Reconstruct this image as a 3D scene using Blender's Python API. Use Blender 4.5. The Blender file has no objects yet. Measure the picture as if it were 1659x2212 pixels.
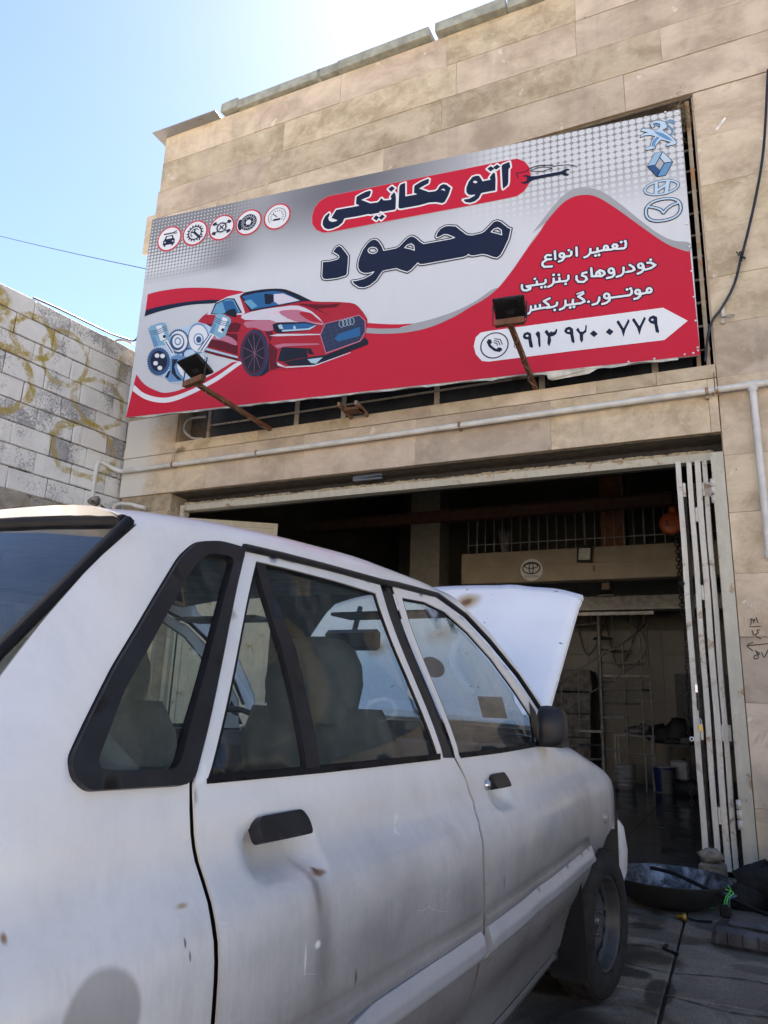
import bpy, math, random
import numpy as np
from mathutils import Vector, Matrix, geometry
random.seed(7)
R = math.radians
sc = bpy.context.scene
col = sc.collection

# ---------------------------------------------------------------- camera, sky, sun, exposure
F_PX, CX, CY, CAM_H = 1590.0, 829.5, 1106.0, 1.05      # focal length and centre in units of a 1659 px wide frame
YAW, PITCH, ROLL = R(25.33), R(14.75), R(2.1)
def _axes():
    cy, sy, cp, sp = math.cos(YAW), math.sin(YAW), math.cos(PITCH), math.sin(PITCH)
    f = Vector((-sy*cp, cy*cp, sp)); r = Vector((cy, sy, 0)); u = r.cross(f)
    c, s = math.cos(ROLL), math.sin(ROLL)
    return c*r + s*u, c*u - s*r, f
AX_R, AX_U, AX_F = _axes()
CAM = Vector((0, 0, CAM_H))
cd_ = bpy.data.cameras.new('camera'); cam = bpy.data.objects.new('camera', cd_); col.objects.link(cam)
cam.matrix_world = Matrix(((AX_R.x, AX_U.x, -AX_F.x, 0), (AX_R.y, AX_U.y, -AX_F.y, 0), (AX_R.z, AX_U.z, -AX_F.z, CAM_H), (0, 0, 0, 1)))
cd_.sensor_fit = 'HORIZONTAL'; cd_.sensor_width = 36; cd_.lens = 36*F_PX/1659; cd_.clip_start = .02; cd_.clip_end = 2000
sc.camera = cam
SUN_EL, SUN_AZ = R(51), R(-24)          # azimuth measured from +Y towards +X
wd = bpy.data.worlds.new('World'); sc.world = wd; wd.use_nodes = True
nt = wd.node_tree; nt.nodes.clear()
sky = nt.nodes.new('ShaderNodeTexSky'); sky.sky_type = 'NISHITA'; sky.sun_disc = False
sky.sun_elevation = SUN_EL; sky.sun_rotation = SUN_AZ
sky.air_density = 1.0; sky.dust_density = 0.20; sky.ozone_density = 6.0
bg = nt.nodes.new('ShaderNodeBackground'); bg.inputs[1].default_value = .052
wo = nt.nodes.new('ShaderNodeOutputWorld')
nt.links.new(sky.outputs[0], bg.inputs[0]); nt.links.new(bg.outputs[0], wo.inputs[0])
sl = bpy.data.lights.new('sun', 'SUN'); so = bpy.data.objects.new('sun', sl); col.objects.link(so)
sl.energy = 5.0; sl.angle = R(.6); sl.color = (1, .95, .87)
sdir = Vector((math.sin(SUN_AZ)*math.cos(SUN_EL), math.cos(SUN_AZ)*math.cos(SUN_EL), math.sin(SUN_EL)))
so.rotation_euler = (-sdir).to_track_quat('-Z', 'Y').to_euler()
sc.view_settings.view_transform = 'Standard'; sc.view_settings.look = 'None'
sc.view_settings.exposure = 2.55; sc.view_settings.gamma = 1; sc.view_settings.use_curve_mapping = False
sc.view_settings.use_white_balance = True; sc.view_settings.white_balance_temperature = 7500; sc.view_settings.white_balance_tint = 14   # the phone's own white balance in open shade
sc.cycles.max_bounces = 8; sc.cycles.transparent_max_bounces = 16

# ---------------------------------------------------------------- where a traced photo point lies on a surface of the place
DF = 5.9                                                # distance of the facade plane
def crop(x0, y0, x1, w=1659):
    k = (x1-x0)/w
    return lambda x, y: ((x0+x*k)/1.36769, (y0+y*k)/1.36769)
def ray(x, y): return AX_R*((x-CX)/F_PX) - AX_U*((y-CY)/F_PX) + AX_F
def atY(x, y, Y=DF):
    d = ray(x, y); return CAM + d*(Y/d.y)
def atZ(x, y, Z=0):
    d = ray(x, y); return CAM + d*((Z-CAM_H)/d.z)

# ---------------------------------------------------------------- materials
def lin(c): return tuple(((v/255+.055)/1.055)**2.4 if v > 10 else v/255/12.92 for v in c)
class G:
    """tiny node builder"""
    def __init__(s, name):
        s.m = bpy.data.materials.new(name); s.m.use_nodes = True; s.t = s.m.node_tree
        s.b = s.t.nodes['Principled BSDF']; s.o = s.t.nodes['Material Output']
    def n(s, k, **kw):
        n = s.t.nodes.new('ShaderNode'+k)
        for a, v in kw.items(): setattr(n, a, v)
        return n
    def put(s, sock, v):
        if isinstance(v, bpy.types.NodeSocket): s.t.links.new(v, sock)
        elif isinstance(v, (tuple, list)) and sock.type == 'RGBA' and len(v) == 3: sock.default_value = (*v, 1)
        elif isinstance(v, (int, float)) and sock.type == 'RGBA': sock.default_value = (v, v, v, 1)
        else: sock.default_value = v
        return s
    def math(s, op, a, b=0.0, c=0.0):
        n = s.n('Math', operation=op); s.put(n.inputs[0], a); s.put(n.inputs[1], b); s.put(n.inputs[2], c); return n.outputs[0]
    def mix(s, f, a, b):
        n = s.n('Mix', data_type='RGBA'); s.put(n.inputs[0], f); s.put(n.inputs[6], a); s.put(n.inputs[7], b); return n.outputs[2]
    def pos(s, obj=False):
        if obj: return s.n('TexCoord').outputs['Object']
        return s.n('NewGeometry').outputs['Position']
    def xyz(s, v):
        n = s.n('SeparateXYZ'); s.put(n.inputs[0], v); return n.outputs
    def vec(s, x, y, z):
        n = s.n('CombineXYZ'); s.put(n.inputs[0], x); s.put(n.inputs[1], y); s.put(n.inputs[2], z); return n.outputs[0]
    def vadd(s, a, b):
        n = s.n('VectorMath', operation='ADD'); s.put(n.inputs[0], a); s.put(n.inputs[1], b); return n.outputs[0]
    def vmul(s, a, b):
        n = s.n('VectorMath', operation='MULTIPLY'); s.put(n.inputs[0], a); s.put(n.inputs[1], b); return n.outputs[0]
    def noise(s, v, scale, detail=5, rough=.55, dist=0):
        n = s.n('TexNoise'); s.put(n.inputs['Vector'], v); n.inputs['Scale'].default_value = scale
        n.inputs['Detail'].default_value = detail; n.inputs['Roughness'].default_value = rough; n.inputs['Distortion'].default_value = dist
        return n.outputs[0]
    def ramp(s, f, lo, hi, a=0.0, b=1.0):
        n = s.n('MapRange', interpolation_type='SMOOTHSTEP'); s.put(n.inputs[0], f)
        for i, v in enumerate((lo, hi, a, b)): s.put(n.inputs[i+1], v)
        return n.outputs[0]
    def rnd(s): return s.n('ObjectInfo').outputs['Random']
    def bump(s, h, strength=.3, dist=.01):
        n = s.n('Bump'); n.inputs['Strength'].default_value = strength; n.inputs['Distance'].default_value = dist
        s.put(n.inputs['Height'], h); s.t.links.new(n.outputs[0], s.b.inputs['Normal'])
    def done(s, color=None, rough=.6, metal=0, spec=.5, coat=0, coat_r=.1):
        if color is not None: s.put(s.b.inputs['Base Color'], color)
        s.put(s.b.inputs['Roughness'], rough); s.put(s.b.inputs['Metallic'], metal)
        s.b.inputs['Specular IOR Level'].default_value = spec
        s.b.inputs['Coat Weight'].default_value = coat; s.b.inputs['Coat Roughness'].default_value = coat_r
        return s.m

def plain(name, c, rough=.6, metal=0, spec=.5, var=.25, scale=12, coat=0, bump=0, obj=False):
    """one colour broken up by soft noise"""
    g = G(name); p = g.pos(obj)
    f = g.noise(p, scale, 6, .6)
    lo = tuple(v*(1-var) for v in c); hi = tuple(min(1, v*(1+var)) for v in c)
    g_c = g.mix(g.ramp(f, .3, .7), lo, hi)
    if bump: g.bump(g.noise(p, scale*6, 5, .65), bump, .004)
    return g.done(g_c, rough, metal, spec, coat)

def m_travertine(name, overspray=False):
    g = G(name); p = g.pos(); r = g.rnd()
    q = g.vadd(p, g.vec(g.math('MULTIPLY', r, 37.0), 0, g.math('MULTIPLY', r, 91.0)))
    qs = g.vmul(q, (1, 1, 1.35))
    cloud = g.noise(qs, 2.3, 9, .66, .35)
    fine = g.noise(q, 13, 8, .72, .3)
    base = g.mix(g.ramp(cloud, .32, .68), (.385, .295, .19), (.68, .56, .41))
    base = g.mix(g.ramp(fine, .44, .70, 0, .6), base, (.64, .54, .41))
    warm = g.ramp(r, .15, .95, 0, .75)
    base = g.mix(warm, base, g.mix(g.ramp(cloud, .3, .7), (.44, .34, .27), (.64, .52, .42)))
    dk = g.noise(g.vmul(q, (1, 1, 1.3)), 4.2, 6, .65, .5)
    base = g.mix(g.ramp(dk, .60, .72, 0, .35), base, (.30, .20, .11))
    # chips with pale filler and small holes
    v = g.n('TexVoronoi'); g.put(v.inputs['Vector'], g.vadd(q, g.vmul(g.n('TexNoise').outputs[1], (.02, .02, .02)))); v.inputs['Scale'].default_value = 30
    cl = g.ramp(g.noise(q, 3.0, 3, .5), .50, .62)
    pit = g.math('MULTIPLY', g.math('LESS_THAN', v.outputs[0], .16), cl)
    base = g.mix(g.math('MULTIPLY', pit, .45), base, (.70, .63, .52))
    v2 = g.n('TexVoronoi'); g.put(v2.inputs['Vector'], q); v2.inputs['Scale'].default_value = 7
    hole = g.math('MULTIPLY', g.math('LESS_THAN', v2.outputs[0], .055), g.ramp(g.noise(q, 1.3), .5, .6))
    base = g.mix(g.math('MULTIPLY', hole, .6), base, (.10, .075, .05))
    pv = g.noise(q, 5.5, 3, .5, .2)
    base = g.mix(g.math('MULTIPLY', g.ramp(pv, .70, .73), .6), base, (.74, .68, .56))
    vn = g.n('TexNoise', noise_type='RIDGED_MULTIFRACTAL'); g.put(vn.inputs['Vector'], qs); vn.inputs['Scale'].default_value = 2.2; vn.inputs['Detail'].default_value = 6
    base = g.mix(g.ramp(vn.outputs[0], .9, 1.6, 0, .35), base, (.33, .24, .16))
    # grey vertical washes of dust
    st = g.noise(g.vmul(p, (5, 5, .35)), 1.0, 4, .6)
    base = g.mix(g.ramp(st, .5, .75, 0, .3), base, (.30, .26, .22))
    tone = g.ramp(g.math('FRACT', g.math('MULTIPLY', r, 7.31)), 0, 1, .80, 1.06)
    base = g.vmul(base, g.vec(tone, tone, tone))
    if overspray:
        x = g.xyz(p)[0]
        e = g.math('ADD', x, g.math('MULTIPLY', g.math('SUBTRACT', g.noise(p, 3.2, 8, .7), .5), .5))
        m = g.ramp(e, -5.78, -5.58, 1, 0)
        sp = g.ramp(g.noise(p, 120, 2, .6), .5, .62, 0, 1)
        m2 = g.math('MAXIMUM', m, g.math('MULTIPLY', sp, g.ramp(e, -5.72, -5.42, 1, 0)))
        base = g.mix(m2, base, (.62, .60, .56))
    g.bump(g.math('SUBTRACT', g.math('MULTIPLY', fine, .5), g.math('MULTIPLY', g.math('MAXIMUM', pit, hole), .6)), .35, .006)
    return g.done(base, .62, 0, .35)

def m_block():
    g = G('painted_concrete_block'); p = g.pos(True); r = g.rnd()
    n1 = g.noise(p, 2.0, 6, .6); n2 = g.noise(p, 45, 6, .7); n3 = g.noise(p, 9, 6, .7, .6)
    grey = g.mix(g.ramp(n3, .3, .7), (.26, .255, .265), (.44, .43, .43))
    white = g.mix(g.ramp(n1, .3, .7), (.70, .68, .66), (.84, .83, .80))
    # how thick the whitewash is: blotches that differ from block to block
    th = g.math('ADD', g.math('MULTIPLY', g.noise(p, 1.5, 5, .6), 1.0), g.math('MULTIPLY', g.math('SUBTRACT', r, .5), .22))
    wash = g.ramp(g.math('ADD', th, g.math('MULTIPLY', g.math('SUBTRACT', n2, .5), .55)), .40, .52)
    c = g.mix(wash, grey, white)
    xs = g.xyz(p)
    oc = (.42, .30, .05)
    def ring(c0, r0, w, sx=1.0, a=.8):
        nonlocal c
        dx = g.math('MULTIPLY', g.math('SUBTRACT', xs[1], c0[0]), sx); dz = g.math('SUBTRACT', xs[2], c0[1])
        d = g.math('SQRT', g.math('ADD', g.math('MULTIPLY', dx, dx), g.math('MULTIPLY', dz, dz)))
        d = g.math('ADD', d, g.math('MULTIPLY', g.math('SUBTRACT', n1, .5), .25))
        e = g.math('ABSOLUTE', g.math('SUBTRACT', d, r0))
        k = g.math('MULTIPLY', g.ramp(e, w*.5, w, 1, 0), g.ramp(g.math('ADD', n3, g.math('MULTIPLY', n2, .5)), .55, .85, 0, a))
        c = g.mix(k, c, oc)
    ring((-1.17, 4.62), .23, .05, 1.0, .95); ring((-1.66, 4.78), .12, .12, 1.0, .95)
    ring((-.80, 4.55), .30, .035, 1.1, .8); ring((-.30, 4.2), .26, .035, .8, .8)
    ring((-1.45, 4.05), .34, .055, 1.0, .95); ring((-1.47, 3.45), .07, .07, 1.0, .95)
    ring((-.42, 3.62), .30, .045, .8, .8); ring((-.08, 4.7), .12, .12, 3.0, .6)
    run = g.noise(g.vmul(p, (1, 14, 1.2)), 1.0, 4, .6)
    c = g.mix(g.ramp(run, .55, .8, 0, .45), c, (.36, .30, .22))
    g.bump(g.math('ADD', n2, g.math('MULTIPLY', n3, .7)), .8, .012)
    return g.done(c, .9, 0, .2)

OIL = [(-.52, 3.62, .17, .09, .85), (-.36, 3.45, .06, .22, .8), (-.75, 3.35, .22, .2, .8), (-.45, 4.25, .25, .12, .5), (.1, 3.95, .25, .08, .45), (-.15, 4.6, .2, .12, .6), (.15, 4.25, .45, .25, .5)]
def m_ground(name, c1, c2, stain=True, rough=.75):
    g = G(name); p = g.pos(); r = g.rnd()
    q = g.vadd(p, g.vec(g.math('MULTIPLY', r, 3.0), 0, 0))
    n1 = g.noise(q, 2.2, 8, .65, .4); n2 = g.noise(p, 60, 4, .7); n3 = g.noise(p, 14, 6, .7)
    c = g.mix(g.ramp(n1, .3, .7), c1, c2)
    c = g.mix(g.ramp(n3, .5, .75, 0, .35), c, tuple(v*.55 for v in c1))
    v = g.n('TexVoronoi'); g.put(v.inputs['Vector'], p); v.inputs['Scale'].default_value = 75
    spk = g.math('MULTIPLY', g.math('LESS_THAN', v.outputs[0], .16), g.ramp(n3, .45, .6))
    c = g.mix(g.math('MULTIPLY', spk, .6), c, (.40, .38, .34))
    c = g.mix(g.ramp(g.noise(p, 130, 3, .7), .48, .62, 0, .55), c, tuple(v*.35 for v in c1))
    ro = rough
    if stain:
        s1 = g.noise(p, 1.35, 5, .6, .8)
        k = g.ramp(s1, .52, .62)
        c = g.mix(g.math('MULTIPLY', k, .72), c, (.018, .017, .017)); ro = g.ramp(k, 0, 1, rough, .35)
        xs = g.xyz(p)
        for ox, oy, rx, ry, am in OIL:
            dx = g.math('DIVIDE', g.math('SUBTRACT', xs[0], ox), rx); dy = g.math('DIVIDE', g.math('SUBTRACT', xs[1], oy), ry)
            d = g.math('ADD', g.math('SQRT', g.math('ADD', g.math('MULTIPLY', dx, dx), g.math('MULTIPLY', dy, dy))), g.math('MULTIPLY', g.math('SUBTRACT', n1, .5), 1.6))
            c = g.mix(g.ramp(d, .75, 1.0, am, 0), c, (.020, .018, .017))
    g.bump(g.math('ADD', g.math('MULTIPLY', n2, .6), n3), .75, .008)
    return g.done(c, ro, 0, .4)

def m_paint(name='white_car_paint', dirt=1.0, base=(.80, .80, .80)):
    """white paint under road dust: in car coordinates x = outwards, y = forwards, z = up"""
    g = G(name); p = g.pos(True); xs = g.xyz(p)
    streak = g.math('ADD', g.math('MULTIPLY', g.noise(g.vmul(p, (60, 60, 3.5)), 1.0, 5, .7), .55), g.math('MULTIPLY', g.noise(p, 22, 6, .75), .45))
    cloud = g.noise(p, 4.5, 7, .65, .6)
    fine = g.noise(p, 60, 4, .7)
    low = g.ramp(xs[2], .30, .93, 1, 0)
    c = g.mix(g.ramp(cloud, .35, .75, 0, .35), base, tuple(v*.80 for v in base))
    k = g.math('MULTIPLY', g.ramp(g.math('ADD', streak, g.math('MULTIPLY', g.math('SUBTRACT', cloud, .5), .8)), .42, .72), g.math('ADD', g.math('MULTIPLY', low, .55*dirt), .06*dirt))
    c = g.mix(k, c, (.24, .225, .225))
    # film of dirt with a ragged top edge, thicker below the shoulder
    blot = g.noise(p, 1.7, 7, .62, .3)
    film = g.ramp(g.math('ADD', xs[2], g.math('MULTIPLY', g.math('SUBTRACT', g.math('ADD', g.math('MULTIPLY', blot, .7), g.math('MULTIPLY', cloud, .3)), .5), .55)), .53, .99, min(.92, .90*dirt), 0)
    film = g.math('MULTIPLY', film, g.ramp(xs[1], -2.55, -2.15, .28, 1))
    c = g.mix(film, c, g.mix(fine, (.085, .076, .078), (.175, .16, .16)))
    def spot(y, z, ry, rz, colr, a, soft=.5, warp=.0, nz=None):
        nonlocal c
        dy = g.math('DIVIDE', g.math('SUBTRACT', xs[1], y), ry); dz = g.math('DIVIDE', g.math('SUBTRACT', xs[2], z), rz)
        d = g.math('SQRT', g.math('ADD', g.math('MULTIPLY', dy, dy), g.math('MULTIPLY', dz, dz)))
        if warp: d = g.math('ADD', d, g.math('MULTIPLY', g.math('SUBTRACT', nz or cloud, .5), warp))
        c = g.mix(g.ramp(d, soft, 1, a, 0), c, colr)
    spots = SPOTS if dirt else []
    for a in spots: spot(*a)
    # fine scratches
    w = g.n('TexVoronoi', feature='DISTANCE_TO_EDGE'); g.put(w.inputs['Vector'], g.vmul(g.vadd(p, g.vmul(g.n('TexNoise').outputs[1], (.05, .05, .05))), (1, 2.5, 6))); w.inputs['Scale'].default_value = 2.3
    sc_ = g.math('MULTIPLY', g.math('LESS_THAN', w.outputs[0], .003), g.ramp(g.noise(p, 7, 2), .62, .66))
    c = g.mix(g.math('MULTIPLY', sc_, .45*min(1, dirt)), c, (.85, .85, .86))
    rough = g.ramp(g.math('ADD', k, film), 0, .5, .30, .55)
    g.bump(g.math('ADD', g.noise(p, 5, 3, .5), g.math('MULTIPLY', fine, .02)), .08, .02)
    return g.done(c, rough, 0, .5, .8, .10)

def m_glass(name, tint=(.42, .46, .46), rough=.03, dust=.05):
    g = G(name); p = g.pos(True)
    tr = g.n('BsdfTransparent'); g.put(tr.inputs[0], tint)
    gl = g.n('BsdfGlossy'); gl.inputs['Roughness'].default_value = rough; g.put(gl.inputs[0], (.95, .97, 1))
    df = g.n('BsdfDiffuse'); g.put(df.inputs[0], (.45, .45, .42))
    fr = g.n('Fresnel'); fr.inputs[0].default_value = 1.47
    m1 = g.n('MixShader'); g.put(m1.inputs[0], fr.outputs[0]); g.t.links.new(tr.outputs[0], m1.inputs[1]); g.t.links.new(gl.outputs[0], m1.inputs[2])
    k = g.ramp(g.math('ADD', g.math('MULTIPLY', g.noise(g.vmul(p, (12, 12, 2)), 1.5, 5, .7), .8), g.math('MULTIPLY', g.noise(p, 90, 2), .3)), .40, .85, dust*.4, dust*3)
    m2 = g.n('MixShader'); g.put(m2.inputs[0], k); g.t.links.new(m1.outputs[0], m2.inputs[1]); g.t.links.new(df.outputs[0], m2.inputs[2])
    g.t.links.new(m2.outputs[0], g.o.inputs[0]); g.t.nodes.remove(g.b)
    return g.m

def m_rusty(name, c=(.42, .40, .36), rust=(.13, .055, .025), amt=.5, rough=.6):
    g = G(name); p = g.pos(); n1 = g.noise(p, 7, 8, .7, .4); n2 = g.noise(g.vmul(p, (1, 1, .3)), 20, 5, .7)
    base = g.mix(g.ramp(n2, .3, .8), tuple(v*.8 for v in c), c)
    k = g.ramp(g.math('ADD', n1, g.math('MULTIPLY', n2, .3)), .78-amt*.35, .90-amt*.30)
    base = g.mix(k, base, g.mix(g.ramp(n2, .3, .7), rust, tuple(min(1, v*2.2) for v in rust)))
    g.bump(g.math('ADD', n1, n2), .35, .004)
    return g.done(base, rough, 0, .4)

# ---------------------------------------------------------------- mesh helpers
def tag(o, label=None, cat=None, group=None, kind=None):
    if label: o['label'] = label
    if cat: o['category'] = cat
    if group: o['group'] = group
    if kind: o['kind'] = kind
    return o
def thing(name, label, cat, loc=(0, 0, 0), rotz=0, group=None):
    o = bpy.data.objects.new(name, None); col.objects.link(o); o.empty_display_size = .1
    o.location = loc; o.rotation_euler = (0, 0, rotz)
    return tag(o, label, cat, group)
class MB:
    def __init__(s): s.v = []; s.f = []; s.smooth = []
    def add(s, vs, fs, smooth=False):
        k = len(s.v); s.v += [tuple(v) for v in vs]; s.f += [tuple(i+k for i in f) for f in fs]; s.smooth += [smooth]*len(fs); return s
    def box(s, c, d, rz=0, M=None, jit=0):
        x, y, z = [q/2 for q in d]
        vs = [Vector((a*x, b*y, e*z)) for a in (-1, 1) for b in (-1, 1) for e in (-1, 1)]
        if jit: vs = [v+Vector([random.uniform(-jit, jit) for _ in range(3)]) for v in vs]
        if rz: vs = [Matrix.Rotation(rz, 3, 'Z') @ v for v in vs]
        if M: vs = [M @ v for v in vs]
        vs = [v+Vector(c) for v in vs]
        return s.add(vs, [(0, 1, 3, 2), (4, 6, 7, 5), (0, 4, 5, 1), (2, 3, 7, 6), (0, 2, 6, 4), (1, 5, 7, 3)])
    def b2(s, a, b, jit=0):
        """box from corner a to corner b"""
        return s.box([(p+q)/2 for p, q in zip(a, b)], [abs(q-p) for p, q in zip(a, b)], jit=jit)
    def bevbox(s, c, d, b=.01, M=None, jit=0):
        """box with chamfered edges"""
        x, y, z = [q/2 for q in d]; b = min(b, x*.9, y*.9, z*.9); vs = []; idx = {}
        for sx in (-1, 1):
            for sy in (-1, 1):
                for sz in (-1, 1):
                    j = Vector([random.uniform(-jit, jit) for _ in range(3)]) if jit else Vector()
                    for k, p in enumerate(((x, y-b, z-b), (x-b, y, z-b), (x-b, y-b, z))):
                        idx[sx, sy, sz, k] = len(vs); vs.append(Vector((p[0]*sx, p[1]*sy, p[2]*sz))+j)
        fs = []
        for a in (-1, 1):
            fs.append([idx[a, -1, -1, 0], idx[a, 1, -1, 0], idx[a, 1, 1, 0], idx[a, -1, 1, 0]][::a])
            fs.append([idx[-1, a, -1, 1], idx[-1, a, 1, 1], idx[1, a, 1, 1], idx[1, a, -1, 1]][::a])
            fs.append([idx[-1, -1, a, 2], idx[1, -1, a, 2], idx[1, 1, a, 2], idx[-1, 1, a, 2]][::a])
            for e in (-1, 1):
                fs.append([idx[a, e, -1, 0], idx[a, e, 1, 0], idx[a, e, 1, 1], idx[a, e, -1, 1]][::-a*e])
                fs.append([idx[a, -1, e, 0], idx[a, 1, e, 0], idx[a, 1, e, 2], idx[a, -1, e, 2]][::a*e*1])
                fs.append([idx[-1, a, e, 1], idx[1, a, e, 1], idx[1, a, e, 2], idx[-1, a, e, 2]][::-a*e])
                for h in (-1, 1): fs.append([idx[a, e, h, 0], idx[a, e, h, 1], idx[a, e, h, 2]][::a*e*h])
        if M: vs = [M @ v for v in vs]
        return s.add([v+Vector(c) for v in vs], fs)
    def tube(s, pts, r, n=8, cap=True, smooth=True):
        pts = [Vector(p) for p in pts]; rs = r if isinstance(r, (list, tuple)) else [r]*len(pts); vs = []; up = None
        for i, p in enumerate(pts):
            t = (pts[min(i+1, len(pts)-1)]-pts[max(i-1, 0)]).normalized()
            if up is None: up = Vector((0, 0, 1)) if abs(t.z) < .9 else Vector((1, 0, 0))
            a = t.cross(up).normalized(); b = a.cross(t).normalized(); up = b
            for k in range(n):
                w = 2*math.pi*k/n; vs.append(p+(a*math.cos(w)+b*math.sin(w))*rs[i])
        fs = [(i*n+k, i*n+(k+1) % n, (i+1)*n+(k+1) % n, (i+1)*n+k) for i in range(len(pts)-1) for k in range(n)]
        s.add(vs, fs, smooth)
        if cap: s.add([vs[k] for k in range(n)], [tuple(range(n))]); s.add(vs[-n:], [tuple(range(n-1, -1, -1))])
        return s
    def lathe(s, prof, c=(0, 0, 0), n=32, M=None, smooth=True, arc=2*math.pi):
        """prof: (radius, height) pairs around local z"""
        vs = []; full = abs(arc-2*math.pi) < 1e-6; m = n if full else n+1
        for r, h in prof:
            for k in range(m):
                w = arc*k/n; vs.append(Vector((r*math.cos(w), r*math.sin(w), h)))
        if M: vs = [M @ v for v in vs]
        vs = [v+Vector(c) for v in vs]
        fs = [(i*m+k, i*m+(k+1) % m, (i+1)*m+(k+1) % m, (i+1)*m+k) for i in range(len(prof)-1) for k in range(n)]
        return s.add(vs, fs, smooth)
    def prism(s, poly, f0, f1):
        """flat polygon swept between two mappings of (a, b) -> xyz"""
        n = len(poly); A = [Vector(f0(*p)) for p in poly]; B = [Vector(f1(*p)) for p in poly]
        tris = geometry.tessellate_polygon([[Vector((a, b, 0)) for a, b in poly]])
        s.add(A, [tuple(t) for t in tris]); s.add(B, [tuple(t)[::-1] for t in tris])
        s.add(A+B, [(i, (i+1) % n, n+(i+1) % n, n+i) for i in range(n)])
        return s
    def build(s, name, m, parent=None, loc=None, smooth=None):
        me = bpy.data.meshes.new(name); me.from_pydata(s.v, [], s.f); me.validate()
        if len(me.polygons) == len(s.smooth): me.polygons.foreach_set('use_smooth', [bool(q) if smooth is None else smooth for q in s.smooth])
        me.materials.append(m); me.update()
        o = bpy.data.objects.new(name, me); col.objects.link(o)
        if parent: o.parent = parent
        if loc: o.location = loc
        return o
def copy_tree(o, parent=None):
    kids = list(o.children); c = o.copy(); col.objects.link(c); c.parent = parent
    for k in kids: copy_tree(k, c)
    return c
def catmull(pts, n=4, closed=False):
    P = [Vector(p) for p in pts]; out = []; m = len(P); rng = m if closed else m-1
    for i in range(rng):
        p0 = P[(i-1) % m] if closed or i > 0 else P[i]; p1 = P[i]; p2 = P[(i+1) % m]; p3 = P[(i+2) % m] if closed or i+2 < m else p2
        for k in range(n):
            t = k/n; out.append(.5*((2*p1)+(p2-p0)*t+(2*p0-5*p1+4*p2-p3)*t*t+(3*p1-p0-3*p2+p3)*t**3))
    if not closed: out.append(P[-1])
    return out
def interp(x, xs, ys): return float(np.interp(x, xs, ys))
def pchip(xs, ys):
    xs = np.array(xs, float); ys = np.array(ys, float); h = np.diff(xs); d = np.diff(ys)/h; m = np.zeros(len(xs)); m[0] = d[0]; m[-1] = d[-1]
    for i in range(1, len(xs)-1):
        if d[i-1]*d[i] > 0:
            w1 = 2*h[i]+h[i-1]; w2 = h[i]+2*h[i-1]; m[i] = (w1+w2)/(w1/d[i-1]+w2/d[i])
    def f(x):
        x = min(max(x, xs[0]), xs[-1]); i = min(int(np.searchsorted(xs, x, 'right'))-1, len(h)-1)
        t = (x-xs[i])/h[i]
        return float((2*t**3-3*t*t+1)*ys[i]+(t**3-2*t*t+t)*h[i]*m[i]+(3*t*t-2*t**3)*ys[i+1]+(t**3-t*t)*h[i]*m[i+1])
    return f
# ================================================================ GROUND
m_conc = m_ground('yard_concrete', (.15, .128, .105), (.27, .235, .19))
m_dirt = m_ground('street_asphalt', (.28, .265, .24), (.38, .355, .32), False)
m_joint = plain('joint_dirt', (.045, .04, .035), .9, var=.6, scale=25)
o = MB().b2((-60, -200, -.14), (60, -7, -.05)).build('street', m_dirt); tag(o, kind='structure')
o = MB().b2((-300, -300, -.30), (300, 500, -.15)).build('ground', m_dirt); tag(o, kind='structure')
yard = MB().b2((-14, -7, -.14), (9, 6.02, -.022)).build('yard', m_joint); tag(yard, kind='structure')
xs_ = [-13.9, -11, -8.4, -6.4, -4.55, -2.75, -1.28, -.335, 1.1, 2.6, 4.4, 6.4, 8.9]
for j, (y0, y1) in enumerate([(-6.9, -4.6), (-4.6, -2.2), (-2.2, .1), (.1, 1.9), (1.9, 3.42), (3.42, 6.0)]):
    for i in range(len(xs_)-1):
        b = MB(); w = .0035
        b.bevbox(((xs_[i]+xs_[i+1])/2, (y0+y1)/2, -.05+random.uniform(-.003, .003)), (xs_[i+1]-xs_[i]-2*w, y1-y0-2*w, .1), .006, jit=.0035)
        b.build('concrete_slab', m_conc, yard)
cr = MB()
for pts in ([(-.335, 3.42), (-.1, 3.36), (.1, 3.39), (.35, 3.3), (.62, 3.34)], [(-.9, 3.9), (-.62, 3.80), (-.48, 3.72), (-.34, 3.70)], [(-.33, 3.7), (-.05, 3.78), (.2, 3.74), (.5, 3.82)]):
    pts = catmull([(x, y, 0) for x, y in pts], 5)
    for a, b_ in zip(pts, pts[1:]):
        w = random.uniform(.002, .006); n = Vector((-(b_-a).y, (b_-a).x, 0)).normalized()*w
        cr.add([Vector((q.x, q.y, .0045)) for q in (a-n, b_-n, b_+n, a+n)], [(0, 1, 2, 3)])
cr.build('crack', m_joint, yard)

# pale wall across the street, behind the camera: unseen, added to bounce sunlight
m_opp = plain('pale_plaster', (.52, .48, .42), .9, var=.12, scale=1.5, bump=.3)
ow = thing('bounce_wall', 'unseen pale plastered wall added across the street behind the viewer to bounce sunlight', 'wall', (0, -15, 0))
MB().b2((-24, -.3, -.05), (24, 0, 4.6)).build('plaster_wall', m_opp, ow); MB().b2((-24.1, -.35, 4.605), (24.1, .06, 4.75)).build('coping', m_mort0 if False else m_opp, ow)

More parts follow.
